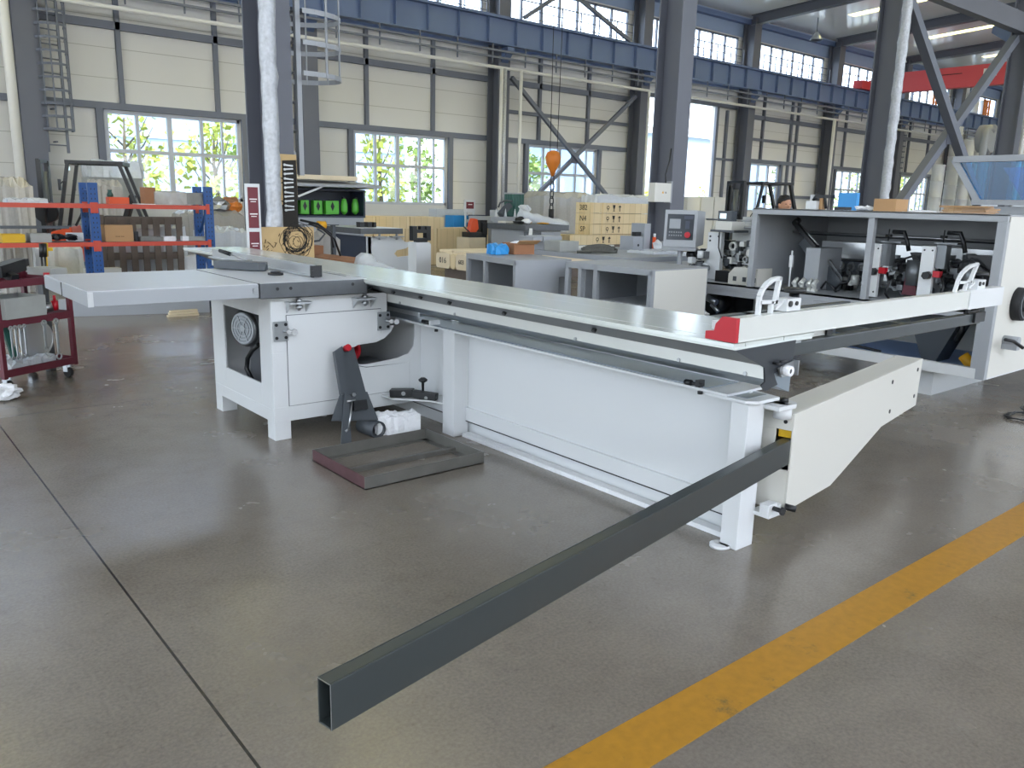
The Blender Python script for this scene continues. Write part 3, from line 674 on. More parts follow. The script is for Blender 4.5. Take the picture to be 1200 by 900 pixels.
for x in (1.975, 2.385):
    mb = MB(); mb.box((x-.075, Y0-.075, .772), (x+.055, Y0+0, .782)); mb.prism([(x-.07, Y0-.005, .772), (x-.07, Y0-.06, .772), (x-.07, Y0-.005, .72)], (.008, 0, 0)); mb.prism([(x+.045, Y0-.005, .772), (x+.045, Y0-.06, .772), (x+.045, Y0-.005, .72)], (.008, 0, 0))
    b = mb.build('table_bracket', 'alu', cab)
    mb = MB(); mb.cyl((x-.01, Y0-.045, .735), (x-.01, Y0-.045, .815), .009, n=10); mb.cyl((x-.01, Y0-.045, .745), (x-.01, Y0-.045, .762), .02, n=6); mb.cyl((x-.01, Y0-.045, .783), (x-.01, Y0-.045, .795), .018, n=6); mb.build('levelling_bolt', 'steel', cab)
mb = MB(); mb.box((2.16, 4.30, .12), (2.17, 4.99, .78)); mb.build('inner_wall', 'dgrey', cab)
mb = MB(); mb.tube([at(u_, v_, 'x', 1.90) for u_, v_ in ((303, 404), (296, 410), (290, 420), (289, 432), (295, 444))], .014, n=10); mb.build('motor_cable', 'black', cab)
MT['grille'] = M('fan_cover', '#8d9194', .4, .3)
# motor seen through the opening
mb = MB(); c0 = Vector((1.862, 4.755, .567)); c1 = Vector((2.08, 4.84, .567)); ax = (c1-c0).normalized()
mb = MB(); mb.cyl(c0+ax*.02, c1, .112, .118, n=30); mb.cyl(c0, c0+ax*.02, .095, .112, n=30)
mot = mb.build('motor', 'motor', saw, 'silver grey electric motor inside the cabinet')
mb = MB(); mb.ring(c0-ax*.004, c0+ax*.002, .092, .082); mb.ring(c0-ax*.003, c0+ax*.002, .07, .062); mb.ring(c0-ax*.003, c0+ax*.002, .05, .042); mb.cyl(c0-ax*.004, c0+ax*.001, .02, n=14)
for k in range(6):
    a = k*PI/3; v = Vector((0, math.cos(a), math.sin(a))); v -= ax*v.dot(ax); v.normalize(); mb.bar(c0-ax*.002+v*.02, c0-ax*.002+v*.085, .006, .004, up=ax)
mb.build('fan_grille', 'grille', mot)
# cast table --------------------------------------------------------
mb = MB(); mb.box((1.735, 4.165, .812), (2.375, 5.14, ZT)); ct = mb.build('saw_table', 'castside', saw, 'cast iron table', bevel=.004)
mb = MB(); mb.box((1.737, 4.167, ZT), (2.373, 5.138, ZT+.002)); mb.build('ground_top', 'casttop', ct)
mb = MB()
for x, z in ((1.83, .862), (2.28, .868), (1.905, .862)): mb.cyl((x, 4.163, z), (x, 4.17, z), .009, n=10)
mb.build('bolt_hole', 'black', ct)
# blade slot
mb = MB(); mb.box((2.33, 4.35, ZT+.002), (2.342, 5.05, ZT+.0028)); mb.build('blade_slot', 'black', ct)
# extension table --------------------------------------------------
mb = MB(); mb.box((.905, 4.175, .818), (1.732, 5.13, .889))
et = mb.build('extension_table', 'grey', saw, 'grey sheet steel extension table', bevel=.004)
mb = MB(); mb.box((.909, 4.179, .889), (1.728, 5.126, .892)); mb.build('polished_top', 'casttop', et)
mb = MB(); mb.box((.902, 4.70, .82), (.906, 4.706, .889)); mb.build('side_seam', 'black', et)
mb = MB(); mb.box((1.70, 4.17, .84), (1.725, 4.178, .872)); mb.cyl((1.706, 4.16, .862), (1.706, 4.18, .862), .01, n=8); mb.build('joining_bolt', 'steel', et)
mb = MB(); mb.box((.905, 4.17, .819), (.93, 4.176, .888)); mb.build('corner_tab', 'alu', et)
# support beam -------------------------------------------------------
mb = MB(); mb.box((XW, 1.85, .16), (XW+.02, 6.2, .625)); mb.box((XW-.018, 1.85, .088), (XW+.02, 6.2, .167)); mb.box((XW+.012, 1.85, 0), (XW+.03, 6.2, .09))
mbs = MB(); mbs.box((XW-.0185, 1.86, .083), (XW-.004, 6.2, .088))
bm_ = mb.build('support_beam', 'white', saw, 'long white sheet steel beam under the sliding table', bevel=.002)
mbs.build('lower_seam', 'black', bm_)
mb = MB(); mb.box((2.652, 1.86, .622), (3.05, 6.3, .632)); mb.build('top_flange', 'white', bm_)
mb = MB(); mb.box((2.668, 1.97, .632), (2.875, 6.3, .636)); mb.build('zinc_plate', 'zinc', bm_, 'dull zinc coated plate')
mb = MB(); mb.box((2.868, 1.95, .636), (2.88, 3.95, .662)); mb.box((2.868, 4.02, .636), (2.88, 6.2, .662)); mb.build('guide_strip', 'alu', bm_)
for y in (2.25, 2.95, 3.4, 3.95):
    mb = MB(); mb.prism([(2.735, y, .622), (2.79, y, .622), (2.79, y, .585)], (0, .006, 0)); mb.build('gusset', 'white', bm_)
mb = MB(); mb.box((2.685, 3.737, 0), (2.79, 3.85, .622)); mb.build('post', 'white', bm_, bevel=.003)
mb = MB(); mb.box((2.672, 1.772, 0), (2.782, 1.852, .605)); mb.build('post', 'white', bm_, bevel=.003)
mb = MB(); mb.prism([(2.655, 1.99, .607), (2.66, 1.78, .607), (2.70, 1.745, .607), (2.84, 1.745, .607), (2.86, 1.9, .607), (2.86, 1.99, .607)], (0, 0, .013)); mb.build('end_plate', 'white', bm_, bevel=.002)
mb = MB(); mb.box((2.70, 1.80, .62), (2.83, 1.96, .6215)); mb.build('end_plate_recess', 'zinc', bm_)
mb = MB(); mb.cyl((2.655, 1.84, 0), (2.655, 1.84, .012), .04, n=20); mb.box((2.655, 1.80, 0), (2.69, 1.85, .012)); mb.build('foot_plate', 'white', bm_)
mb = MB(); mb.box((2.655, 2.0, .632), (2.69, 2.02, .66)); mb.cyl((2.662, 2.07, .642), (2.662, 1.99, .642), .007, n=10); mb.cyl((2.662, 2.075, .642), (2.662, 2.045, .642), .013, n=8); mb.cyl((2.645, 1.985, .61), (2.645, 1.985, .622), .011, n=8)
mb.build('adjusting_screw', 'black', bm_)
mb = MB(); mb.box((2.655, 3.93, .632), (2.72, 3.95, .66)); mb.build('lug', 'white', bm_)
mb = MB(); mb.cyl((2.665, 4.03, .645), (2.665, 3.96, .645), .012, n=8); mb.cyl((2.645, 3.86, .608), (2.645, 3.86, .622), .011, n=8); mb.build('adjusting_screw', 'black', bm_)
mb = MB(); mb.prism([(2.50, Y0-.005, .172), (2.79, Y0-.005, .172), (2.79, 3.84, .172), (2.69, 3.84, .172), (2.66, 3.95, .172), (2.50, 4.12, .172)], (0, 0, .008)); mb.build('corner_shelf', 'white', bm_)
# sliding table ---------------------------------------------------------
YA, YB = 1.64, 7.25
mb = MB(); mb.box((2.352, YA, .876), (2.42, YB, .893)); mb.box((2.424, YA, .876), (2.655, YB, .8935)); mb.box((2.658, YA, .876), (2.86, YB, .893)); mb.box((2.36, YA, .868), (2.85, YB, .877))
sl = mb.build('sliding_table', 'tabletop', saw, 'pale anodised sliding table', bevel=.0015)
mb = MB(); mb.prism([(2.36, YA+.003, .872), (2.545, YA+.003, .794), (2.56, YA+.003, .794), (2.56, YA+.003, .80), (2.42, YA+.003, .868)], (0, YB-YA-.1, 0)); mb.build('side_skirt', 'dgrey', sl, 'dark grey slanting side of the sliding table')
mb = MB()
for y in (2.4, 3.0, 3.45, 3.72, 4.0, 4.25): mb.cyl((2.44, y, .824), (2.45, y, .836), .011, n=10)
mb.build('screw_hole', 'black', sl)
mb = MB(); mb.box((2.553, YA+.003, .745), (2.60, YB-.1, .794)); rl_ = mb.build('lower_rail', 'aluwhite', sl, 'white lower rail')
mb = MB()
for y in (1.72, 2.03, 2.62, 3.55, 4.1): mb.cyl((2.548, y, .752), (2.556, y, .752), .008, n=10)
mb.build('rail_screw', 'steel', rl_)
mb = MB(); mb.prism([(2.562, YA+.003, .745), (2.60, YA+.003, .722), (2.73, YA+.003, .675), (2.735, YA+.003, .868), (2.50, YA+.003, .868), (2.60, YA+.003, .79)], (0, YB-YA-.1, 0)); mb.build('carriage_body', 'zinc', sl)
# end plates
mb = MB(); mb.prism([(2.362, YA-.003, .868), (2.545, YA-.003, .789), (2.556, YA-.003, .735), (2.535, YA-.003, .725), (2.56, YA-.003, .70), (2.64, YA-.003, .715), (2.625, YA-.003, .735), (2.61, YA-.003, .76), (2.725, YA-.003, .79), (2.735, YA-.003, .893-.02)], (0, .006, 0)); MT['darkplate'] = M('dark_plate', '#2a2e33', .4, var=.05)
mb.build('end_plate', 'darkplate', sl, 'dark grey end plate')
mb = MB(); mb.prism([(2.62, YA-.012, .78), (2.725, YA-.012, .80), (2.725, YA-.012, .745), (2.65, YA-.012, .742)], (0, .006, 0)); mb.box((2.722, YA-.03, .745), (2.728, YA+.01, .80)); brk = mb.build('roller_bracket', 'steel', sl)
mb = MB(); mb.ring((2.645, YA-.05, .772), (2.645, YA-.015, .772), .019, .010); mb.build('roller', 'eps', sl)
mb = MB(); mb.cyl((2.645, YA-.046, .772), (2.645, YA-.02, .772), .012, n=12); mb.cyl((2.60, YA-.03, .80), (2.60, YA-.003, .80), .006, n=8); mb.cyl((2.615, YA-.02, .805), (2.66, YA-.02, .805), .005, n=8); mb.build('roller_pin', 'black', sl)
# crosscut fence -----------------------------------------------------------
FY = 1.625
mb = MB(); mb.box((2.352, FY, .898), (4.60, FY+.045, .982)); mb.box((2.352, FY-.002, .898), (4.60, FY, .904)); mb.box((2.352, FY-.002, .976), (4.60, FY, .982)); mb.box((2.352, FY+.045, .898), (4.60, FY+.09, .93))
fe = mb.build('crosscut_fence', 'aluwhite', saw, 'long pale aluminium crosscut fence', bevel=.0015)
mb = MB(); mb.box((4.20, FY-.004, .894), (4.605, FY+.05, .986)); mb.build('fence_extension', 'white', fe)
mb = MB(); mb.prism([(2.336, FY, .898), (2.336, FY+.125, .898), (2.336, FY+.125, .925), (2.336, FY+.09, .93), (2.336, FY+.085, .955), (2.336, FY+.06, .982), (2.336, FY, .982)], (.018, 0, 0)); mb.build('end_cap', 'red', fe, 'red plastic end cap of the crosscut fence')
def flip_stop(x, tilt, lab, sx=1.):
    y = FY+.03; mb = MB()
    def P(a, b): return (x+a*sx+tilt*b, y, .985+b)
    W = .016
    pts = [(0, -.03), (0, .06), (.012, .085), (.035, .105), (.065, .117), (.10, .12)]
    for a, b in zip(pts, pts[1:]): mb.bar(P(*a), P(*b), .03, W, up=(0, 1, 0)) if False else mb.bar(P(*a), P(*b), .013, W, up=(0, 1, 0))
    mb.bar(P(.10, .125), P(.085, .03), .014, W, up=(0, 1, 0)); mb.bar(P(0, .04), P(.095, .036), .012, W, up=(0, 1, 0)); mb.bar(P(.066, .04), P(.066, -.02), .012, W, up=(0, 1, 0)); mb.bar(P(.0, -.022), P(.11, -.018), .012, W, up=(0, 1, 0)); mb.bar(P(.085, .01), P(.13, .04), .01, W, up=(0, 1, 0))
    fs = mb.build('flip_stop', 'white', fe, lab)
    mb = MB(); x += .125*(sx-1); mb.box((x+.125, y-.022, .985), (x+.215, y+.03, 1.03)); mb.build('stop_block', 'white', fe)
    mb = MB()
    for dx, r in ((.145, .011), (.185, .008)): mb.cyl((x+dx, y-.027, 1.012), (x+dx, y-.02, 1.012), r, n=12)
    mb.cyl((x+.235, y+.02, .975), (x+.235, y+.02, 1.045), .019, n=12); mb.cyl((x+.235, y+.02, 1.045), (x+.235, y+.02, 1.062), .042, n=20); mb.build('clamp_knob', 'black', fe)
flip_stop(2.50, .0, 'white flip stop near the red cap', 1.15); flip_stop(4.10, .45, 'white flip stop near the far end of the fence', 1.6)
mb = MB(); mb.box((2.39, FY+.08, .925), (2.74, FY+.14, .955)); mb.build('stop_rail', 'white', fe)
mb = MB(); mb.box((2.42, FY+.07, .93), (2.475, FY+.075+.02, .968)); mb.build('dial', 'dgrey', fe)
# crosscut frame tubes
mb = MB(); mb.box((2.735, 1.672, .80), (4.50, 1.712, .853)); cf = mb.build('crosscut_frame', 'tube', saw, 'dark grey tube under the crosscut fence', bevel=.003)
mb = MB(); mb.box((2.86, 1.70, .857), (3.08, 2.0, .895)); mb.build('cross_bar', 'aluwhite', cf, 'short pale cross bar'); 
mb = MB(); mb.box((3.045, 1.69, .858), (3.085, 1.70, .893)); mb.build('bar_cap', 'black', cf)
mb = MB(); mb.box((4.40, 1.66, .81), (4.52, 1.72, .86)); mb.cyl((4.28, 1.66, .872), (4.42, 1.66, .872), .007, n=8); mb.cyl((4.30, 1.665, .86), (4.30, 1.665, .897), .012, n=8); mb.cyl((4.44, 1.69, .80), (4.44, 1.69, .897), .013, n=8); mb.build('frame_clamp', 'black', cf)
mb = MB(); mb.box((2.74, 1.655, .855), (2.80, 1.67, .897)); mb.cyl((2.745, 1.66, .845), (2.745, 1.66, .88), .008, n=8); mb.build('angle_bracket', 'steel', cf)
mb = MB(); mb.box((3.45, 2.35, .80), (4.45, 2.39, .84)); mb.box((3.8, 1.712, .80), (3.83, 2.35, .84)); mb.box((3.2, 1.712, .80), (3.23, 2.35, .84)); mb.box((2.86, 2.35, .80), (3.5, 2.39, .84)); mb.build('rear_bar', 'tube', cf)
# swing arm --------------------------------------------------------------------
P0 = Vector((2.893, 1.703, 0)); AA = math.radians(9.33)
xf = Matrix.Translation(P0) @ Matrix.Rotation(AA, 4, 'Z')    # local: x along the arm, y to the rear
D_ = .135
poly = [(0, .138), (.50, .124), (.62, .15), (1.16, .274), (1.752, .285), (1.772, .55), (0, .55)]
mb = MB(xf)
mb.prism([(a, 0, b) for a, b in poly], (0, .008, 0)); mb.prism([(a, D_-.008, b) for a, b in poly], (0, .008, 0))
mb.box((0, .008, .542), (1.772, D_-.008, .55)); mb.box((1.745, .008, .285), (1.76, D_-.008, .542))
mb.prism([(0, .008, .138), (.50, .008, .124), (.50, .008, .132), (0, .008, .146)], (0, D_-.016, 0)); mb.prism([(.50, .008, .124), (1.16, .008, .274), (1.16, .008, .282), (.5, .008, .132)], (0, D_-.016, 0)); mb.prism([(1.16, .008, .274), (1.752, .008, .285), (1.752, .008, .293), (1.16, .008, .282)], (0, D_-.016, 0))
mb.box((0, .008, .478), (.008, D_-.008, .542)); mb.box((0, .008, .146), (.008, D_-.008, .312)); mb.box((0, .072, .312), (.008, D_-.008, .478))
arm = mb.build('swing_arm', 'offwhite', saw, 'white swing arm cover box', bevel=.002)
mb = MB(xf)
for a, b in ((1.252, .494), (1.266, .336), (1.692, .498), (1.687, .349)): mb.cyl((a, -.003, b), (a, .004, b), .011, n=12)
mb.cyl((-.003, .035, .512), (.004, .035, .512), .008, n=12); mb.build('screw_hole', 'black', arm)
mb = MB(xf); mb.box((.012, .012, .445), (.2, .065, .475)); mb.build('roller_pad', 'yellow', arm)
mb = MB()
for z, zz in ((.578, .595), (.135, .150)):
    mb.box((2.77, 1.70, z), (2.86, 1.79, zz)); mb.cyl((2.87, 1.745, z), (2.87, 1.745, zz), .05, n=24)
mb.build('hinge_lug', 'white', arm, bevel=.001)
mb = MB(); mb.cyl((2.87, 1.745, .53), (2.87, 1.745, .578), .035, n=20); mb.cyl((2.87, 1.745, .15), (2.87, 1.745, .17), .03, n=20); mb.build('hinge_bush', 'white', arm)
mb = MB(); mb.cyl((2.87, 1.745, .595), (2.87, 1.745, .612), .018, n=6); mb.cyl((2.80, 1.70, .175), (2.80, 1.66, .175), .01, n=8); mb.cyl((2.80, 1.665, .175), (2.80, 1.655, .175), .017, n=8); mb.cyl((2.88, 1.70, .165), (2.905, 1.665, .158), .014, n=8); mb.build('hinge_bolt', 'black', arm)
mb = MB(); mb.box((2.77, 1.705, .15), (2.83, 1.745, .19)); mb.build('hinge_block', 'white', arm)
# telescopic tube: hollow rectangular section
a0 = Vector((.642, 1.287, .34)); a1 = Vector((2.905, 1.712, .34)); ta = math.atan2(a1.y-a0.y, a1.x-a0.x); Lt = (a1-a0).length+.6
xt = Matrix.Translation(a0) @ Matrix.Rotation(ta, 4, 'Z'); w_, h_, k_ = .042, .10, .004
mb = MB(xt); mb.box((0, 0, 0), (Lt, k_, h_)); mb.box((0, w_-k_, 0), (Lt, w_, h_)); mb.box((0, k_, 0), (Lt, w_-k_, k_)); mb.box((0, k_, h_-k_), (Lt, w_-k_, h_))
tb = mb.build('telescopic_tube', 'tube', saw, 'dark grey hollow rectangular tube pointing at the camera', bevel=.0012)
mb = MB(xt); mb.box((.001, .0005, .0005), (.0025, w_-.0005, h_-.0005)); mb.bm.clear(); mb.box((-.0006, 0, 0), (.0004, k_*.35, h_)); mb.box((-.0006, 0, h_-k_*.35), (.0004, w_, h_)); mb.build('cut_edge', 'steel', tb)
# =============================================================== THINGS ON AND AROUND THE SAW
g = thing('rip_fence', 'silver rip fence rail and grey casting lying loose on the saw table', 'fence', (2.1, 4.9, ZT))
z = ZT+.003
mb = MB(); mb.box((2.150, 4.36, z+.002), (2.178, 6.0, z+.064)); mb.box((2.118, 4.36, z+.002), (2.150, 6.0, z+.012)); mb.box((2.144, 4.36, z+.05), (2.150, 6.0, z+.064)); mb.build('fence_rail', 'alu', g, bevel=.001)
mb = MB(); mb.box((2.115, 4.345, z+.002), (2.182, 4.36, z+.066)); mb.box((2.113, 4.335, z), (2.128, 4.345, z+.04)); mb.build('end_cap', 'black', g)
A1 = Vector((1.83, 5.10, z)); A2 = Vector((2.01, 4.80, z)); dd = (A2-A1).normalized(); ss = Vector((-dd.y, dd.x, 0))
pl_ = [A1, A1+dd*.33, A1+dd*.36+ss*.03, A1+dd*.33+ss*.095, A1+dd*.02+ss*.10, A1-dd*.01+ss*.05]
mb = MB(); mb.prism([p+Vector((0, 0, .003)) for p in pl_], (0, 0, .05)); mb.build('casting', 'dgrey', g, 'dark grey fence casting', bevel=.004)
mb = MB(); q = A1+dd*.15+ss*.16; mb.cyl(q, q+Vector((0, 0, .055)), .016, n=14); q2 = q+Vector((0, 0, .045)); mb.cyl(q2, q2+Vector((-.06, .17, .035)), .006, n=8); mb.cyl(q-Vector((0.04, 0, 0)), q+Vector((-.04, 0, .045)), .014, n=14); mb.build('clamp_lever', 'steel', g)
mb = MB(); mb.cyl(q2+Vector((-.06, .17, .035)), q2+Vector((-.09, .26, .052)), .013, n=10); mb.build('lever_grip', 'black', g)
mb = MB(); q = at(323, 322, 'z', z); mb.cyl((q.x, q.y, z), (q.x, q.y, z+.012), .045, n=20); mb.cyl((q.x, q.y, z+.012), (q.x, q.y, z+.02), .03, n=20); mb.build('clamp_disc', 'black', g)
q = at(371, 324, 'z', z); mb = MB(); mb.lathe([(.02, 0), (.022, .012), (.02, .014), (.011, .02), (.011, .062), (.004, .065)], (q.x, q.y, z), n=20); o = mb.build('index_plunger', 'black'); tag(o, 'small black upright knob standing on the saw table', 'plunger')
# guard leaning on the cabinet
gd = thing('riving_guard', 'dark grey steel saw guard bracket leaning against the white cabinet', 'saw guard', (2.25, 4.0, 0))
def lean(x, z): return Vector((x, 4.20-.22*(.56-z)/.56, z))
def LG(u, v):                                   # sight line onto the leaning plane
    w = ray(u, v); n = Vector((0, 1, -.22/.56)); return EYE+w*((Vector((0, 4.2-.22, 0))-EYE).dot(n)/w.dot(n))
nrm = Vector((0, -1, .22/.56)).normalized()
def plate(px, off, t, name, mat, lab=None):
    mb = MB(); mb.prism([LG(*p)+nrm*off for p in px], nrm*t); return mb.build(name, mat, gd, lab)
plate([(395, 411), (414, 407), (428, 459), (440, 502-10), (397, 494), (401, 462)], 0, .006, 'side_plate', 'dgrey')
plate([(389, 413), (398, 407), (406, 462), (397, 464)], .006, .03, 'edge_flange', 'dgrey')
plate([(397, 460), (428, 460), (441, 493), (386, 494)], .02, .006, 'lower_plate', 'dgrey')
plate([(400, 462), (405, 462), (408, 520), (396, 522)], .03, .012, 'support_leg', 'dgrey')
plate([(409, 472), (424, 470), (426, 481), (410, 483)], .03, .03, 'latch_block', 'black')
mb = MB(); a = LG(408, 473)+nrm*.05; b = LG(404, 505)+nrm*.05; mb.cyl(a, b, .006, n=8); mb.cyl(LG(402, 472)+nrm*.05, LG(412, 471)+nrm*.05, .007, n=8); mb.cyl(LG(401, 507)+nrm*.04, LG(405, 504)+nrm*.04, .008, n=8); mb.cyl(LG(411, 464)+nrm*.03, LG(411, 464)+nrm*.045, .012, n=6); mb.build('tension_screw', 'steel', gd)
mb = MB(); p = LG(404, 409); mb.cyl(p+nrm*.01, p+nrm*.03, .018, n=14); q = LG(404.5, 409)+nrm*.03; mb.cyl(q, q+nrm*.012, .02, n=14); mb.build('red_knob', 'red', gd)
p = at(444, 504, 'z', .045); p1 = at(425, 497, 'z', .05); mb = MB(); mb.ring(p1, p, .05, .042); mb.build('suction_port', 'dgrey', gd)
dsk = p1+(p-p1)*.4; mb = MB(); mb.cyl(dsk, dsk+(p-p1)*.02, .042, n=16); mb.build('port_inside', 'black', gd)
# black clamp on the corner shelf
kd = thing('hold_down_clamp', 'black hold down clamp with a mushroom knob on the beam shelf', 'clamp', (2.63, 4.08, .18))
mb = MB(); mb.bar((2.52, 4.16, .205), (2.62, 4.06, .212), .06, .045); mb.bar((2.61, 4.05, .21), (2.70, 3.93, .2), .055, .04); mb.build('clamp_body', 'black', kd, bevel=.004)
mb = MB(); mb.lathe([(.007, 0), (.008, .05), (.025, .06), (.028, .07), (.012, .082)], (2.66, 4.02, .225), n=16); mb.build('knob', 'black', kd)
mb = MB(); mb.cyl((2.565, 4.085, .21), (2.558, 4.077, .21), .013, n=10); mb.cyl((2.625, 4.01, .2), (2.618, 4.005, .2), .009, n=8); mb.cyl((2.65, 3.965, .195), (2.64, 3.96, .195), .011, n=8); mb.build('clamp_screw', 'steel', kd)
# polystyrene and foil
mb = MB(); mb.prism([at(383+60, 487, 'z', .12)*1.0, at(481, 462, 'z', .165), at(481, 500, 'z', .03)], (.03, .02, 0)); mb.bm.clear()
mb.xf = Matrix.Translation((2.475, 4.02, 0)) @ Matrix.Rotation(-.35, 4, 'Z'); mb.sheet((0, 0, .001), .25, .13, .115, amp=.01, seed=5); o = mb.build('foam_block', 'eps'); tag(o, 'torn white foam block under the beam shelf beside the grey guard', 'foam block')
mb = MB(); mb.box((2.735, 1.87, .0), (2.785, 3.72, .022)); o = mb.build('foam_strip', 'eps'); tag(o, 'white foam strip on the floor along the foot of the saw beam', 'foam strip')
# steel tray
ty = thing('steel_frame_tray', 'raw steel angle iron frame lying on the floor before the saw', 'frame', (2.18, 3.53, 0))
tx0, tx1, ty0, ty1, tz = 1.826, 2.535, 3.252, 3.80, .062
mb = MB(); mb.box((tx0, ty0, 0), (tx1, ty0+.006, tz)); mb.box((tx0, ty0, 0), (tx1, ty0+.04, .005)); mb.build('front_angle', 'rawsteel', ty)
mb = MB(); mb.box((tx0, ty1-.006, 0), (tx1, ty1, tz)); mb.box((tx0, ty1-.04, 0), (tx1, ty1, .005)); mb.build('rear_angle', 'rawsteel', ty)
MT['rusty'] = M('rusty_steel', '#5d4144', .55, .3, var=.3, scale=25)
mb = MB(); mb.box((tx0, ty0+.006, 0), (tx0+.006, ty1-.006, tz)); mb.box((tx0, ty0+.006, 0), (tx0+.04, ty1-.006, .005)); mb.build('side_angle', 'rusty', ty, 'rusty left side')
mb = MB(); mb.box((tx1-.006, ty0+.006, 0), (tx1, ty1-.006, tz)); mb.box((tx1-.04, ty0+.006, 0), (tx1, ty1-.006, .005)); mb.build('side_angle', 'rawsteel', ty)
for y in (3.50,): mb = MB(); mb.box((tx0+.006, y, 0), (tx1-.006, y+.03, .022)); mb.build('cross_bar', 'rawsteel', ty)
# ================================================================ RACK
ZB1 = at(180, 245, 'y', 11.6).z; ZB2 = at(180, 288, 'y', 11.6).z
RY0, RY1 = 11.60, 12.02
rk = thing('storage_rack', 'blue and orange steel storage rack behind the extension table', 'rack', (2.1, 11.80, 0))
px = [1.28, at(110, 240, 'y', 11.6).x, at(245, 240, 'y', 11.6).x]
for i, x in enumerate(px):
    zt = at(110, 214, 'y', 11.6).z if i == 1 else at(245, 219, 'y', 11.6).z
    for y, k in ((RY0, 0), (RY1, 1)):
        mb = MB(); w = .115; mb.box((x-w/2, y, 0), (x+w/2, y+.012, zt)); mb.box((x-w/2, y+.012, 0), (x-w/2+.006, y+.06, zt)); mb.box((x+w/2-.006, y+.012, 0), (x+w/2, y+.06, zt)); p = mb.build('upright', 'blue', rk)
        mb = MB(); z = .1
        while z < zt-.05: mb.box((x-.026, y-.0015, z), (x-.016, y+.001, z+.02)); mb.box((x+.016, y-.0015, z), (x+.026, y+.001, z+.02)); z += .06
        mb.build('slot_row', 'black', p)
    mb = MB(); mb.bar((x, RY0+.05, .2), (x, RY1, .7), .03, .015); mb.bar((x, RY0+.05, 1.2), (x, RY1, .8), .03, .015); mb.bar((x, RY0+.05, 1.36), (x, RY1, 1.36), .03, .02); mb.build('frame_brace', 'blue', rk)
for (xa, xb) in ((px[0]+.045, px[1]-.045), (px[1]+.045, px[2]-.045)):
    for z in (ZB1, ZB2):
        for y in (RY0-.005, RY1+.005):
            mb = MB(); mb.box((xa, y, z), (xb, y+.04, z+.055)); b = mb.build('shelf_beam', 'orange', rk)
            mb = MB(); mb.box((xa-.045, y-.008, z-.06), (xa+.0, y, z+.075)); mb.box((xb, y-.008, z-.06), (xb+.045, y, z+.075)); mb.build('beam_connector', 'orange', b)
        mb = MB(); mb.box((xa, RY0+.036, z+.03), (xb, RY1+.003, z+.052)); mb.build('shelf_board', 'dgrey', rk)
S1, S2 = ZB1+.056, ZB2+.056         # tops the goods stand on
def item(mb, name, mat, lab, cat, group=None): return tag(mb.build(name, mat), lab, cat, group)
def rx(u, v=240, y=11.75): return at(u, v, 'y', y).x
# upper shelf
mb = MB(); mb.sheet((rx(20)+.1, 11.80, S1-.005), .42, .3, .05, amp=.018, seed=3); item(mb, 'plastic_bag', 'bag', 'flattened clear plastic bag on the top shelf at the left edge', 'plastic bag')
mb = MB(); mb.box((rx(128), 11.72, S1), (rx(151), 11.90, S1+0.0875)); o = mb.build('tool_case', 'forange'); tag(o, 'small orange case on the top shelf of the rack', 'case')
mb = MB(); x = rx(131); mb.lathe([(.035, 0), (.04, .03), (.02, .07), (.03, .09)], (x, 11.80, S1+0.0887), n=14); item(mb, 'small_jar', 'teal', 'small dark round jar standing on the orange case', 'jar')
mb = MB(); mb.box((rx(160), 11.68, S1), (rx(222), 11.94, S1+0.0075)); item(mb, 'white_board', 'eps', 'thin white board lying on the top shelf of the rack', 'board')
mb = MB(); mb.box((rx(217), 11.66, S1+0.0088), (rx(237), 11.94, S1+0.1688)); o = item(mb, 'metal_box', 'rawsteel', 'worn grey metal box at the right end of the top shelf', 'box')
mb = MB(); mb.box((rx(169), 11.70, S1+0.0088), (rx(182), 11.90, S1+0.2250)); item(mb, 'carton_stack', 'carton2', 'brown carton on the top shelf beside the wrapped bale', 'carton')
mb = MB(); mb.sheet((rx(199), 11.80, S1+0.0037), .42, .26, .17, amp=.012, seed=9); item(mb, 'wrapped_bale', 'wrapd', 'grey film wrapped bale on the top shelf before the leftmost window', 'bale')
# lower shelf
def openbox(mb, x0, x1, y0, y1, z0, z1, t=.008):
    mb.box((x0, y0, z0), (x1, y0+t, z1)); mb.box((x0, y1-t, z0), (x1, y1, z1)); mb.box((x0, y0+t, z0), (x0+t, y1-t, z1)); mb.box((x1-t, y0+t, z0), (x1, y1-t, z1)); mb.box((x0+t, y0+t, z0), (x1-t, y1-t, z0+t)); return mb
mb = MB(); openbox(mb, rx(-3), rx(24), 11.66, 11.94, S2, S2+0.1000); item(mb, 'yellow_crate', 'yellow', 'yellow plastic crate on the lower shelf at the left edge', 'crate')
mb = MB(); openbox(mb, rx(30), rx(55), 11.66, 11.92, S2, S2+0.1063); item(mb, 'grey_tub', 'bin', 'grey plastic tub on the lower shelf next to the yellow crate', 'tub')
for a, b, c, d in ((57, 72, 5, 'left'), (72, 88, 8, 'right')):
    mb = MB(); mb.blob(((rx(a)+rx(b))/2, 11.78, S2+0.0562), (.075, .09, .042), amp=.3, seed=c); item(mb, 'black_casting', 'black', 'black rough part heaped on the lower shelf, %s one beside the grey tub' % d, 'part')
mb = MB(); mb.box((rx(78), 11.86, S2), (rx(97), 11.96, S2+0.1063)); item(mb, 'white_carton', 'eps', 'white box on the lower shelf against the blue post', 'box')
bx = thing('cardboard_box', 'cardboard box with printed symbols on the lower rack shelf', 'box', (rx(134), 11.80, S2))
x0_, x1_ = rx(118.5), rx(151.5); mb = MB(); mb.box((x0_, 11.67, S2), (x1_, 11.93, S2+0.2125)); mb.build('carton', 'carton', bx)
mb = MB(); xm = (x0_+x1_)/2
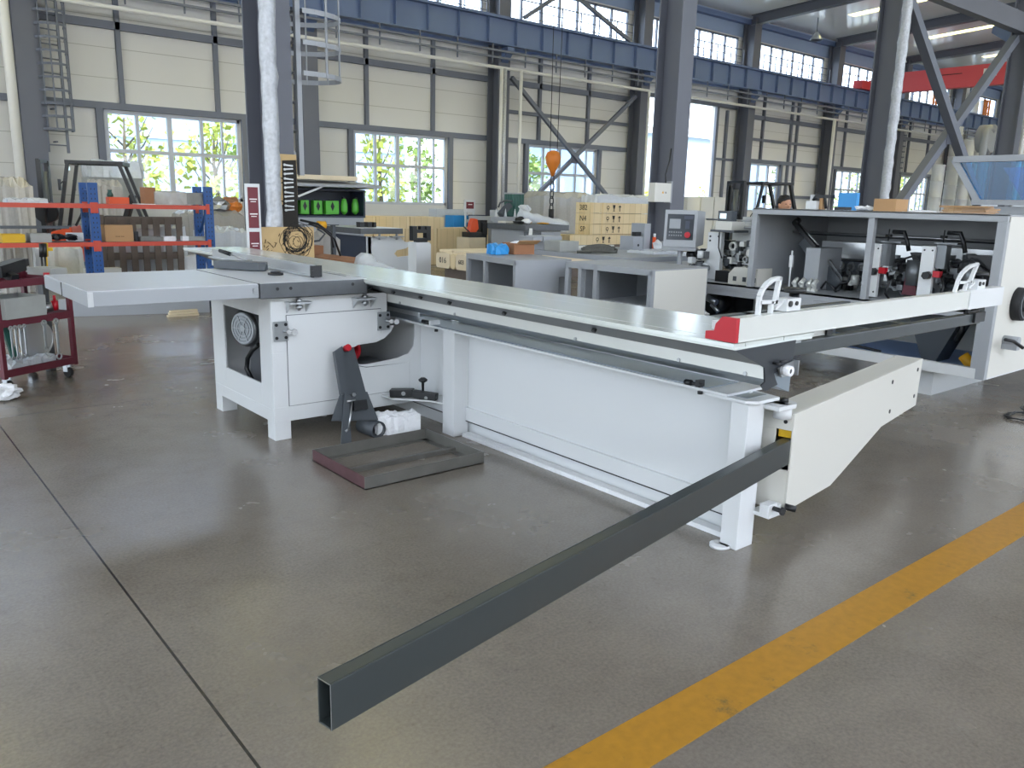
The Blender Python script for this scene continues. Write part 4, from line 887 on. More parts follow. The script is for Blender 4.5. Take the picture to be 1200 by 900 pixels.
for dx, dz in ((-.06, .11), (.0, .115), (.05, .11)): mb.ring((xm+dx, 11.67, S2+dz), (xm+dx, 11.67, S2+dz), .018, .012, n=12)
mb.box((xm-.05, 11.67, S2+0.0625), (xm+.01, 11.67, S2+0.0700)); mb.box((xm+.02, 11.67, S2+0.0625), (xm+.06, 11.67, S2+0.0700)); mb.build('printed_mark', 'ink', bx)
mb = MB(); x = rx(157.5); mb.box((x-.022, 11.75, S2), (x+.022, 11.79, S2+0.1250)); mb.box((x-.03, 11.74, S2), (x+.04, 11.80, S2+0.0250)); item(mb, 'clamp_tool', 'black', 'small black red tool standing right of the cardboard box', 'tool')
mb = MB(); openbox(mb, rx(160), rx(186), 11.68, 11.90, S2, S2+0.0562); item(mb, 'metal_tray', 'rawsteel', 'flat grey metal tray on the lower shelf right of the cardboard box', 'tray')
mb = MB(); mb.box((rx(187), 11.65, S2), (rx(201), 11.75, S2+0.0625)); item(mb, 'paper_box', 'eps', 'small white box on the lower shelf, left one of two', 'box')
mb = MB(); mb.box((rx(209), 11.65, S2), (rx(216), 11.75, S2+0.0625)); item(mb, 'paper_box', 'eps', 'small white box on the lower shelf, right one of two', 'box')
mb = MB(); openbox(mb, rx(217), rx(240), 11.68, 11.90, S2, S2+0.0500); item(mb, 'metal_tray', 'bin', 'dull grey tray at the right end of the lower shelf', 'tray')
mb = MB(); mb.box((rx(-5), 11.62, S2+0.1688), (rx(78, 262), 11.68, S2+0.1875)); mb.box((rx(-5), 11.62, S2+0.1875), (rx(78), 11.63, S2+0.2063)); item(mb, 'steel_bar', 'dgrey', 'long flat steel section lying above the lower shelf at left', 'steel bar')
# wooden pallet standing behind the rack
pt = thing('wooden_pallet', 'weathered wooden pallet standing on edge behind the rack', 'pallet', (4.0, 13.0, 0))
pa, pb = at(122, 260, 'y', 13.0).x, at(213, 260, 'y', 13.0).x
for z0, z1 in ((at(170, 263, 'y', 13).z, at(170, 254, 'y', 13).z), (at(170, 304, 'y', 13).z, at(170, 296, 'y', 13).z), (.02, .12)):
    mb = MB(); mb.box((pa, 12.98, z0), (pb, 13.08, z1)); mb.build('bearer', 'wood', pt)
for i in range(7):
    x = pa+(pb-pa-.1)*i/6; mb = MB(); mb.box((x, 12.955, 0), (x+.088, 12.98, at(170, 254, 'y', 13).z-.02)); mb.build('board', 'wood', pt)
mb = MB(); mb.box((pa-.08, 12.95, 0), (pa-.01, 12.978, at(170, 252, 'y', 13).z)); mb.build('side_board', 'wood', pt)
# wrapped goods behind the rack
def wrapped(u0, u1, v0, v1, y, d, mat, lab, seed, name='wrapped_goods', zb=None, cat='wrapped goods'):
    a = at(u0, v0, 'y', y); b = at(u1, v0, 'y', y); zb = max(0, at(u0, v1, 'y', y).z) if zb is None else zb
    mb = MB(); mb.sheet(((a.x+b.x)/2, y+d/2, zb), b.x-a.x, d, a.z-zb, amp=.03, seed=seed); return item(mb, name, mat, lab, cat)
wrapped(-8, 37, 208, 300, 13.6, .9, 'wrapd', 'tall pile under cloudy film at the left edge beyond the rack', 11, zb=0)
wrapped(40, 96, 287, 330, 13.4, .6, 'bag', 'pile wrapped in clear film behind the lower rack shelf', 12, zb=0)
wrapped(116, 216, 262, 330, 13.12, .4, 'bag', 'white film wrapped pile seen through the slats of the pallet', 19, zb=0)
wrapped(0, 36, 286, 330, 12.6, .6, 'wrapd', 'brownish wrapped pile low behind the rack at the left edge', 13, zb=0)
wrapped(112, 143, 211, 300, 17.6, .9, 'wrapd', 'wrapped carton tower behind the forklift', 15, zb=0)
wrapped(248, 292, 268, 330, 13.2, .9, 'bag', 'low white film covered pile left of the maroon notice board', 16, zb=0)
wrapped(225, 285, 247, 290, 15.8, 1.2, 'wrapd', 'mixed goods under film under the leftmost window', 17, zb=0)
a = at(118, 190, 'y', 18.6); mb = MB(); mb.sheet((a.x+.3, 18.9, a.z-.3), 1.0, .8, .32, amp=.05, seed=4); tp = item(mb, 'film_cover', 'bag', 'loose plastic cover on the tall carton behind the forklift roof', 'cover')
mb = MB(); mb.box((a.x-.25, 18.55, 0), (a.x+.75, 19.2, a.z-.3)); item(mb, 'carton_tower', 'bin', 'tall carton stack behind the forklift before the wall', 'carton')
for i, (u, v, r, mt, nm) in enumerate(((262, 246, .14, 'steel', 'wrapped motor'), (272, 251, .15, 'carton2', 'brown bundle'), (274, 266, .1, 'orange2', 'orange bundle'), (266, 258, .13, 'bluep', 'blue wrapped part'))):
    yy = 16.0+(i % 2)*.4; p = at(u+(i-1.5)*3, v, 'y', yy); mb = MB(); mb.blob((p.x, yy, at(u, 247, 'y', 15.8).z+r*.75), (r*1.4, r, r), amp=.25, seed=i+20); item(mb, 'loose_part', mt, nm+' on the goods pile left of the maroon board', 'part')
# steel section lying on the floor behind the saw
mb = MB(); ga, gb = at(70, 371.5, 'z', 0), at(246, 366, 'z', 0); gd_ = (gb-ga).normalized(); gn = Vector((-gd_.y, gd_.x, 0)); gb = gb-gd_*.0; mb.prism([ga, gb, gb+gn*.22, ga+gn*.22], (0, 0, .17)); mb.prism([ga+Vector((0, 0, .17)), gb+Vector((0, 0, .17)), gb+gn*.03+Vector((0, 0, .17)), ga+gn*.03+Vector((0, 0, .17))], (0, 0, .02)); item(mb, 'steel_section', 'grey', 'long grey steel section on the floor behind the extension table', 'steel section')
mb = MB()
q = at(212, 369.5, 'z', 0)
for i in range(3): mb.box((q.x-.17+.02*i, q.y-.10+i*.02, .001+i*.022), (q.x+.17, q.y-.05+i*.02, .02+i*.022))
item(mb, 'timber_pile', 'pinetop', 'short pile of pine battens on the floor behind the saw', 'timber')
mb = MB(); q = at(235, 365, 'z', 0)+Vector((.18, .30, 0)); mb.box((q.x-.1, q.y, 0), (q.x+.25, q.y+.25, .2)); item(mb, 'dark_box', 'navy', 'dark box on the floor seen under the extension table corner', 'box')
mb = MB(); p = at(216, 302, 'y', 13.0); q_ = at(242, 302, 'y', 13.0); mb.box((p.x, 13.0, 0), (q_.x, 13.4, p.z)); mb.box((p.x, 13.0, p.z), (q_.x, 13.35, p.z+.02)); item(mb, 'white_carton', 'eps', 'white carton standing behind the far end of the sliding table', 'carton')
mb = MB(); p = at(122, 314, 'y', 12.5); mb.box((p.x-.25, 12.4, p.z-.1), (p.x+.2, 12.6, p.z)); mb.box((p.x-.17, 12.45, p.z), (p.x-.03, 12.55, p.z+.08)); mb.box((p.x-.22, 12.42, 0), (p.x-.16, 12.58, p.z-.1)); mb.box((p.x+.1, 12.42, 0), (p.x+.16, 12.58, p.z-.1)); item(mb, 'small_stand', 'offwhite', 'small cream stand with fittings behind the extension table', 'stand')
# ================================================================ FORKLIFTS
def forklift(t, bodymat, mastmat='black'):
    """local frame: mast at x=0, machine extends to +x, width along y"""
    for s in (-1, 1):
        mb = L(t); mb.box((-.06, s*.34-.05, .08), (.02, s*.34+.05, 2.1)); mb.box((-.03, s*.25-.03, .1), (.02, s*.25+.03, 2.0)); mb.build('mast_channel', mastmat, t)
        mb = L(t); mb.box((-.09, s*.25-.05, .08), (-1.05, s*.25+.05, .12)); mb.box((-.09, s*.25-.05, .08), (-.05, s*.25+.05, .55)); mb.build('fork', mastmat, t)
        mb = L(t); mb.cyl((.25, s*.38, .3), (.25, s*.52, .3), .3, n=24); w = mb.build('wheel', 'rubber', t); mb = L(t); mb.cyl((.25, s*.5, .3), (.25, s*.525, .3), .15, n=18); mb.build('hub', 'orange', w)
        mb = L(t); mb.cyl((1.55, s*.36, .24), (1.55, s*.5, .24), .24, n=24); w = mb.build('wheel', 'rubber', t); mb = L(t); mb.cyl((1.55, s*.48, .24), (1.55, s*.505, .24), .12, n=18); mb.build('hub', 'orange', w)
        mb = L(t); mb.bar((.25, s*.46, .85), (.48, s*.46, 2.06), .06); mb.build('front_pillar', 'black', t)
        mb = L(t); mb.bar((1.72, s*.44, .95), (1.35, s*.44, 2.06), .1, .06); mb.build('rear_pillar', 'black', t)
    mb = L(t)
    for z in (2.06, 1.2, .3): mb.box((-.06, -.38, z), (.0, .38, z+.06))
    mb.build('mast_crossbar', mastmat, t)
    mb = L(t); mb.cyl((-.02, 0, .3), (-.02, 0, 1.9), .07, n=14); mb.build('lift_cylinder', 'motor', t)
    mb = L(t); mb.box((-.09, -.42, .2), (-.06, .42, .3)); mb.box((-.09, -.42, .5), (-.06, .42, .58)); mb.build('carriage', mastmat, t)
    mb = L(t); mb.cyl((-.02, -.16, 1.15), (-.02, .16, 1.15), .2, n=20); mb.build('hose_reel', 'black', t)
    mb = L(t); mb.prism([(.1, -.48, .25), (.1, -.48, .8), (.45, -.48, .9), (.5, -.48, .55), (.95, -.48, .55), (1.0, -.48, .95), (1.8, -.48, .98), (2.0, -.48, .85), (2.02, -.48, .35), (1.85, -.48, .25)], (0, .96, 0)); mb.build('body', bodymat, t, bevel=.02)
    mb = L(t); mb.box((.44, -.5, 2.06), (1.4, .5, 2.10)); mb.bm.clear()
    mb.box((.44, -.5, 2.04), (.5, .5, 2.11)); mb.box((1.32, -.5, 2.04), (1.42, .5, 2.11)); mb.box((.5, -.5, 2.05), (1.32, -.44, 2.11)); mb.box((.5, .44, 2.05), (1.32, .5, 2.11))
    for i in range(5): mb.box((.5, -.36+i*.17, 2.06), (1.32, -.32+i*.17, 2.10))
    mb.build('overhead_guard', 'black', t)
    mb = L(t); mb.box((.95, -.24, 1.0), (1.35, .24, 1.1)); mb.bar((1.35, 0, 1.05), (1.5, 0, 1.5), .42, .1, up=(1, 0, 0)); mb.build('seat', 'rubber', t, bevel=.02)
    mb = L(t); c = t.matrix_world if False else None
    mb.tube([Vector((.62+.06*math.cos(a)*1.2, .16*math.sin(a), 1.22+.15*math.cos(a))) for a in [2*PI*k/16 for k in range(16)]], .014, n=6, closed=True); mb.bar((.45, 0, .9), (.62, 0, 1.22), .04); mb.build('steering_wheel', 'black', t)
    for s in (-1, 1):
        mb = L(t); mb.tube([(.42, s*.47, 1.7), (.4, s*.6, 1.72), (.38, s*.66, 1.68)], .01, n=6); mb.box((.35, s*.7-.06, 1.56), (.38, s*.7+.06, 1.76)); mb.build('mirror', 'black', t)
    mb = L(t); mb.box((.41, -.2, 1.93), (.44, -.02, 2.0)); mb.build('headlamp', 'lamp', t)
p = at(56, 240, 'y', 15.4)
fk = thing('forklift', 'orange and black forklift parked behind the rack', 'forklift', (p.x, 15.4, 0), rz=math.radians(-22)); fk.scale = (.86,)*3; WM[fk.name] = WM[fk.name] @ Matrix.Scale(.86, 4); forklift(fk, 'forange')
p = at(862, 240, 'y', 12.5)
fk2 = thing('forklift', 'dark green forklift standing near the doorway behind the spindle unit', 'forklift', (p.x, 12.5, 0), rz=math.radians(-20)); fk2.scale = (.93,)*3; WM[fk2.name] = WM[fk2.name] @ Matrix.Scale(.93, 4); forklift(fk2, 'teal')
# ================================================================ TOOL CART
ct_ = Vector((1.36, 6.80, 0))
ca = math.atan2(6.80-6.45, 1.36-.72)*-1
# corner posts on the ground: front right, rear right, front left, rear left
fr = at(90, 428, 'z', .08); rr = at(47, 418, 'z', .08); fl = at(3, 447, 'z', .08)
ux = Vector((fl.x-fr.x, fl.y-fr.y, 0)); wl = ux.length; ux.normalize(); uy = Vector((ux.y, -ux.x, 0))
if uy.y < 0: uy = -uy
cart = thing('tool_cart', 'dark red steel tool cart on castors at the left edge', 'cart', (fr.x, fr.y, 0), rz=math.atan2(-ux.y, -ux.x))
# local: front right corner at origin, x towards minus = left, y = rear
WL, DL, HT = .58, .42, .80
def cp(name, mat, f, lab=None):
    mb = L(cart); f(mb); return mb.build(name, mat, cart, lab)
for x in (0, -WL):
    for y in (0, DL): cp('post', 'maroon', lambda m: m.box((x-.03, y-.015, .09), (x, y+.015, .72 if y == 0 else .78)))
def shelf(m, z):
    m.box((-WL, -.016, z), (0, .0, z+.05)); m.box((-WL, DL, z), (0, DL+.016, z+.05)); m.box((-WL-.01, 0, z), (-WL, DL, z+.05)); m.box((-.01, 0, z), (0, DL, z+.05)); m.box((-WL, 0, z), (0, DL, z+.006))
cp('bottom_shelf', 'maroon', lambda m: shelf(m, .10)); cp('middle_shelf', 'maroon', lambda m: shelf(m, .44)); cp('top_tray', 'maroon', lambda m: shelf(m, .70))
for x in (-.05, -WL+.03):
    for y in (.03, DL-.04):
        def cas(m): m.cyl((x-.014, y, .035), (x+.014, y, .035), .035, n=18)
        w = cp('castor', 'rubber', cas); mb = L(cart); mb.box((x-.02, y-.01, .04), (x-.015, y+.03, .10)); mb.box((x+.015, y-.01, .04), (x+.02, y+.03, .10)); mb.box((x-.02, y-.01, .09), (x+.02, y+.03, .1)); mb.build('castor_fork', 'steel', w)
wc = wmat(cart)
def cw(x, y, z): return wc @ Vector((x, y, z))
def citem(name, mat, lab, cat, f, group=None):
    mb = MB(wc.copy()); f(mb); return tag(mb.build(name, mat), lab, cat, group)
citem('grey_tub', 'bin', 'large scuffed grey tub on the middle shelf of the red cart', 'tub', lambda m: openbox(m, -.56, -.24, -.03, .22, .491, .63))
citem('round_tin', 'steel', 'round shiny tin in the right half of the red cart', 'tin', lambda m: (m.lathe([(.06, .491), (.065, .50), (.065, .53), (.055, .56)], n=20) if False else m.cyl((-.13, .12, .491), (-.13, .12, .55), .065, .055)))
citem('spray_bottle', 'red', 'small red bottle standing in the right corner of the cart', 'bottle', lambda m: (m.cyl((-.05, .1, .491), (-.05, .1, .56), .022), m.cyl((-.05, .1, .56), (-.05, .1, .6), .01)))
def wrench(x, lab, L_=.19, big=False, y=-.03, z=.43):
    t = thing('wrench', lab, 'wrench', cw(x, y, z-L_), group=None); t.rotation_euler = (0, 0, 0); WM[t.name] = Matrix.Translation(cw(x, y, z-L_))
    s = 1.5 if big else 1
    mb = MB(wc.copy()); mb.prism([(x-.007*s, y, z), (x+.007*s, y, z), (x+.005*s, y, z-L_), (x-.005*s, y, z-L_)], (0, .006, 0)); mb.build('shank', 'steel', t)
    mb = MB(wc.copy()); mb.ring((x, y-.001, z+.004), (x, y+.008, z+.004), .015*s, .009*s, n=14); mb.build('ring_end', 'steel', t)
    mb = MB(wc.copy())
    if big and L_ > .2: mb.ring((x, y-.001, z-L_-.02), (x, y+.008, z-L_-.02), .024, .016, n=16)
    else: mb.prism([(x-.006, y, z-L_), (x+.006, y, z-L_), (x+.016, y, z-L_-.012), (x+.014, y, z-L_-.03), (x+.006, y, z-L_-.018), (x-.006, y, z-L_-.018), (x-.014, y, z-L_-.03), (x-.016, y, z-L_-.012)], (0, .007, 0))
    mb.build('jaw', 'steel', t)
for i, (x, lb) in enumerate(((-.535, 'leftmost'), (-.50, 'second from left'), (-.465, 'third from left'), (-.43, 'fourth from left'))): wrench(x, 'combination wrench hanging on the red cart, %s of the close row of four' % lb)
wrench(-.27, 'longer open wrench hanging in the middle of the red cart', .16, True); wrench(-.17, 'large wrench with a ring end hanging near the right of the cart', .23, True)
citem('paper_pile', 'bag', 'crumpled grey paper on the bottom shelf of the red cart', 'paper', lambda m: m.sheet((-.3, .2, .107), .38, .3, .07, amp=.02, seed=31))
citem('grease_gun', 'teal', 'dark green handle tool standing in the red cart', 'tool', lambda m: m.bar((-.40, .1, .11), (-.46, .12, .42), .035))
citem('hub_cap', 'alu', 'grey round cover leaning inside the red cart', 'cover', lambda m: (m.cyl((-.14, .2, .28), (-.14, .212, .28), .13, n=28), m.ring((-.14, .195, .28), (-.14, .215, .28), .138, .13, n=28)))
citem('drill', 'black', 'black power tool lying on top of the red cart', 'power tool', lambda m: (m.bar((-.5, .1, .80), (-.22, .2, .83), .09, .08), m.bar((-.22, .2, .83), (-.14, .24, .84), .05), m.bar((-.4, .12, .78), (-.42, .02, .755), .05)))
citem('glove', 'bluep', 'light blue rag on top of the red cart', 'rag', lambda m: m.blob((-.55, .15, .80), (.07, .05, .04), amp=.35, seed=3))
citem('plane_box', 'bin', 'grey green metal block on the right end of the cart top', 'block', lambda m: m.box((-.13, .02, .751), (.01, .24, .80)))
citem('cap', 'red', 'small red plastic cap on the cart', 'cap', lambda m: m.cyl((-.16, .03, .751), (-.16, .03, .775), .02))
for i, (x, y, mt, lb) in enumerate(((.05, .3, 'black', 'black handled screwdriver standing behind the cart top'), (.08, .3, 'black', 'dark pliers standing behind the cart top'), (.11, .32, 'yellow', 'yellow handled pliers sticking up behind the cart top'))):
    citem('hand_tool', mt, lb, 'hand tool', lambda m: (m.cyl((x, y, .70), (x+.005, y, .86), .007, n=8), m.cyl((x+.005, y, .86), (x+.012, y, .96), .015, n=10), m.box((x-.02, y-.01, .90), (x+.06, y+.01, .925)) if i == 2 else None))
citem('tool_cup', 'bin', 'small tin cup holding the hand tools behind the cart', 'cup', lambda m: m.ring((.08, .31, .701), (.08, .31, .78), .06, .055))
citem('cup_stand', 'dgrey', 'narrow dark stand under the tool cup behind the cart', 'stand', lambda m: (m.box((.012, .22, .68), (.15, .4, .70)), m.box((.03, .29, 0), (.08, .34, .68))))
q = at(12, 470, 'z', 0); mb = MB(); mb.blob((q.x-.02, q.y+.04, .055), (.09, .07, .055), sub=3, amp=.22, seed=6); item(mb, 'foam_clump', 'eps', 'crumpled cream foam clump on the floor at the left edge', 'foam')
# ================================================================ NEAR COLUMN BOARDS AND SIGN
CXA = GX[2]
tb_ = thing('tool_board', 'narrow stained plywood board with rows of hanging tools on the near column', 'tool board', (3.6, 7.75, 1.0))
a = at(321, 180, 'y', 7.78); b = at(346, 180, 'y', 7.78); c = at(346, 266, 'y', 7.78)
mb = MB(); mb.box((a.x, 7.76, c.z), (b.x, 7.78, a.z)); mb.build('board', 'ply', tb_)
mb = MB(); mb.prism([(a.x+.07, 7.757, a.z-.06), (b.x-.005, 7.757, a.z-.05), (b.x, 7.757, c.z+.1), (b.x, 7.757, c.z), (a.x+.01, 7.757, c.z), (a.x+.03, 7.757, c.z+.18), (a.x+.065, 7.757, c.z+.22)], (0, .003, 0)); mb.build('grease_stain', 'inky', tb_)
mb = MB(); mb.ring((a.x+.05, 7.754, a.z-.25), (a.x+.05, 7.758, a.z-.25), .028, .02, n=16); mb.ring((a.x+.05, 7.754, a.z-.47), (a.x+.05, 7.758, a.z-.47), .03, .02, n=16); mb.build('painted_ring', 'inky', tb_)
for i in range(11):
    z = a.z-.10-i*(a.z-c.z-.22)/11; t = thing('wrench', 'wrench hung flat on the narrow plywood board, number %s from the top' % ['one', 'two', 'three', 'four', 'five', 'six', 'seven', 'eight', 'nine', 'ten', 'eleven'][i], 'wrench', (a.x+.14, 7.75, z), group=None)
    mb = MB(); mb.bar((a.x+.085, 7.75, z), (a.x+.175, 7.75, z-.008+(.016 if i % 3 else 0)), .014, .014); mb.build('shank', 'steel', t); mb = MB(); mb.ring((a.x+.09, 7.745, z), (a.x+.09, 7.755, z), .012, .007, n=10); mb.build('ring_end', 'steel', t)
pb_ = thing('plywood_panel', 'square plywood sheet with scribbled black drawing below the tool board', 'panel', (3.6, 7.6, .4))
a = at(304, 266, 'y', 7.5); b = at(367, 268, 'y', 7.5); zlo = .55
mb = MB(); mb.box((a.x, 7.49, zlo), (b.x, 7.505, a.z)); mb.build('sheet', 'ply', pb_)
mb = MB(); rnd = random.Random(5); cx_, cz_ = a.x+(b.x-a.x)*.67, (a.z+zlo)/2+.12
for k in range(16):
    r = rnd.uniform(.05, .15); ox, oz = rnd.uniform(-.03, .03), rnd.uniform(-.03, .03)
    mb.tube([(cx_+ox+r*math.cos(q)*rnd.uniform(.9, 1.1), 7.488, cz_+oz+r*math.sin(q)*rnd.uniform(.9, 1.1)) for q in [2*PI*j/14 for j in range(14)]], .003, n=4, closed=True)
for k in range(70):
    x = rnd.uniform(a.x+.02, b.x-.02); zz = rnd.uniform(zlo+.1, a.z-.03); mb.bar((x, 7.488, zz), (x+rnd.uniform(-.04, .04), 7.488, zz+rnd.uniform(-.04, .03)), .008, .004)
mb.build('ink_drawing', 'inky', pb_)
mb = MB(); mb.box((a.x+.05, 7.66, 0), (a.x+.1, 7.7, .95)); mb.box((b.x-.1, 7.66, 0), (b.x-.05, 7.7, .95)); mb.bm.clear(); mb.box((a.x+.05, 7.505, 0), (a.x+.1, 7.535, .9)); mb.box((b.x-.1, 7.505, 0), (b.x-.05, 7.535, .9)); mb.build('leg', 'wood', pb_)
sg = thing('notice_board', 'maroon notice board with a white frame left of the near column', 'sign', (at(296, 250, 'y', 7.3).x, 7.3, 0))
a = at(287, 215, 'y', 7.3); b = at(304, 215, 'y', 7.3); c = at(290, 293, 'y', 7.3)
mb = MB(); mb.box((a.x, 7.3, c.z-.1), (b.x, 7.32, a.z)); mb.box((a.x, 7.3, 0), (a.x+.02, 7.32, c.z)); mb.box((b.x-.02, 7.3, 0), (b.x, 7.32, c.z)); mb.build('frame', 'white', sg)
zm = at(296, 269, 'y', 7.3).z
for z0, z1 in ((zm+.015, a.z-.03), (c.z-.06, zm-.02)):
    mb = MB(); mb.box((a.x+.02, 7.294, z0), (b.x-.02, 7.3, z1)); p_ = mb.build('board_panel', 'signred', sg); mb = MB(); m_ = (a.x+b.x)/2
    for i in range(3):
        z = z1-.11-i*.13
        if z > z0+.02: mb.box((m_-.035, 7.292, z), (m_+.035, 7.294, z+.01)); mb.box((m_-.025, 7.292, z-.02), (m_+.025, 7.294, z-.013))
    mb.build('lettering', 'text', p_)
mb = MB(); mb.box((b.x-.01, 7.42, 0), (b.x+.035, 7.45, a.z-.01)); item(mb, 'maroon_panel', 'maroon', 'plain maroon panel standing behind the notice board', 'panel')
# ================================================================ GREEN TOOL CABINET
y = 12.6
def A(u, v, yy=None): return at(u, v, 'y', yy or y)
gc = thing('display_cabinet', 'dark open cabinet with a lifted lid holding green tool cases', 'cabinet', (A(390, 240).x, y, 0))
x0, x1 = A(345, 240).x, A(428, 240).x; zb, zt = A(400, 253).z, A(400, 224).z
mb = MB(); mb.box((x0, y+.45, zb), (x1, y+.47, zt)); mb.box((x0, y, zb), (x0+.03, y+.45, zt)); mb.box((x1-.03, y, zb), (x1, y+.45, zt)); mb.box((x0, y, zb-.03), (x1, y+.47, zb)); mb.box((x0, y, zt), (x1, y+.47, zt+.03)); mb.build('carcass', 'navy', gc)
mb = MB(); mb.box((x0+.03, y, 0), (x1-.03, y+.45, zb-.03)); mb.build('base', 'grey', gc)
mb = MB(); mb.hexa([(x0-.1, y-.35, zt+.06), (x1+.12, y-.35, zt+.06), (x1+.05, y+.45, zt+.03), (x0, y+.45, zt+.03), (x0-.1, y-.35, zt+.1), (x1+.12, y-.35, zt+.1), (x1+.05, y+.45, zt+.17), (x0, y+.45, zt+.17)]); mb.build('lid', 'grey', gc)
mb = MB(); mb.bar((x0+.05, y-.05, zb+.3), (x0+.35, y-.3, zt+.06), .03); mb.build('lid_strut', 'white', gc)
mb = MB(); mb.box((x0, y-.2, zt+.17), (x1-.25, y+.3, zt+.24)); item(mb, 'wooden_plank', 'pinetop', 'pale plank lying on the lid of the tool cabinet', 'plank')
for i, (u0, u1, rd) in enumerate(((352.5, 362.5, 0), (368, 378, 0), (382, 397.5, 0), (401.5, 409, 1), (414.5, 422, 1))):
    nm = ['narrow left green', 'second narrow green', 'wide middle green', 'rounded light green', 'rightmost rounded green'][i]
    t = thing('tool_case', nm+' case in the dark display cabinet', 'case', (A((u0+u1)/2, 250).x, y+.1, zb))
    xa, xb = A(u0, 245, y+.1).x, A(u1, 245, y+.1).x; h0, h1 = zb+.02, zt-.12
    mb = MB()
    if rd: mb.lathe([(.02, h0), ((xb-xa)/2, h0+.05), ((xb-xa)/2, h1-.1), ((xb-xa)/3, h1-.02), (.03, h1)], ((xa+xb)/2, y+.16, 0), n=18)
    else: mb.box((xa, y+.1, h0), (xb, y+.22, h1-.04))
    mb.build('case_body', 'green', t, bevel=.01)
    mb = MB(); xm = (xa+xb)/2; zm = (h0+h1)/2
    if rd: mb.box((xm-.03, y+.12, h1), (xm+.03, y+.2, h1+.02))
    else: mb.prism([(xm-.035, y+.097, zm), (xm, y+.097, zm+.08), (xm+.035, y+.097, zm), (xm, y+.097, zm-.08)], (0, .003, 0)); mb.box((xm-.03, y+.12, h1-.04), (xm+.03, y+.18, h1-.02))
    mb.build('mark' if not rd else 'cap', 'black', t)
# ================================================================ SECOND SAW
y = 10.9
s2 = thing('panel_saw', 'second white panel saw with navy door in the middle distance', 'panel saw', (7.0, y, 0))
xa, xb = A(414, 290).x, A(503, 290).x; zt = A(440, 278).z
ztab = A(430, 270).z
mb = MB(); X = lambda u: A(u, 290).x; Z = lambda v: A(480, v).z
mb.prism([(X(433), y, zt), (X(469), y, zt), (X(474), y, Z(283)), (X(483), y, Z(285)), (X(476), y, Z(291)), (X(465), y, Z(293)), (X(462), y, Z(297)), (X(466), y, Z(301)), (X(480), y, Z(300)), (X(484), y, Z(295)), (X(486), y, Z(285)), (X(505), y, Z(286)), (X(505), y, .1), (X(433), y, .1)], (0, .05, 0))
mb.box((X(433), y, .1), (X(433)+.03, y+1.2, zt)); mb.box((X(505)-.1, y, 0), (X(505), y+.1, .1)); mb.box((X(433), y, 0), (X(433)+.1, y+.1, .1)); mb.box((X(433), y+1.15, .1), (X(505), y+1.2, zt-.05)); mb.build('cabinet', 'white', s2)
mb = MB(); mb.prism([(X(433)-.001, y+.1, .25), (X(433)-.001, y+1.1, .25), (X(433)-.001, y+1.1, .78), (X(433)-.001, y+.1, .78)], (-.02, 0, 0)); mb.build('side_door', 'navy', s2, 'navy side door')
mb = MB(); mb.box((X(433)-.2, y-.1, ztab-.05), (X(468), y+1.15, ztab+.03)); tt = mb.build('saw_table', 'castside', s2); mb = MB(); mb.box((X(433)-.19, y-.09, ztab+.03), (X(468)-.01, y+1.14, ztab+.034)); mb.build('ground_top', 'casttop', tt)
mb = MB(); mb.box((X(485), y-1.6, .1), (X(485)+.04, y+1.3, .66)); mb.box((X(485)-.12, y-1.6, .66), (X(485)+.3, y+1.3, .68)); mb.box((X(485)-.1, y-.9, 0), (X(485)+.0, y-.8, .66)); mb.box((X(485)-.1, y-1.6, 0), (X(485), y-1.5, .66)); mb.bm.clear()
mb.box((X(505)-.1, y+.06, 0), (X(505), y+.2, .66)); mb.build('rear_post', 'white', s2)
for u in (443, 463): mb = MB(); mb.box((X(u)-.1, y-.1, ztab-.1), (X(u)+.1, y, ztab-.085)); mb.cyl((X(u), y-.05, ztab-.14), (X(u), y-.05, ztab-.05), .02, n=8); mb.build('table_bracket', 'grey', s2)
for i, (u0, u1) in enumerate(((422, 427), (431, 436), (438, 441))): mb = MB(); p = A(u0, 262, y+.3); q_ = A(u1, 262, y+.3); mb.box((p.x, y+.3, ztab+.034), (q_.x, y+.42, ztab+.11)); item(mb, 'black_bracket', 'black', 'small black bracket on the second saw table, %s' % ['left', 'middle', 'right'][i], 'bracket')
# black double bracket in front of crates
bk = thing('black_fixture', 'black U shaped fixture standing before the pine crates', 'fixture', (A(494, 283).x, 10.3, 0)); y = 10.3
Z = lambda v: A(494, v).z; X = lambda u: A(u, 275).x
mb = MB(); mb.box((X(484), y, Z(282)), (X(489), y+.1, Z(265))); mb.box((X(500), y, Z(282)), (X(505), y+.1, Z(265))); mb.box((X(489), y, Z(273)), (X(500), y+.08, Z(269))); mb.box((X(493), y, Z(269)), (X(498), y+.08, Z(265))); mb.build('frame', 'black', bk)
mb = MB(); mb.box((X(489), y, Z(284)), (X(501), y+.1, Z(279))); mb.build('foot', 'black', bk)
mb = MB(); mb.box((X(487), y-.02, 0), (X(503), y+.2, Z(284))); mb.build('stand', 'white', bk)
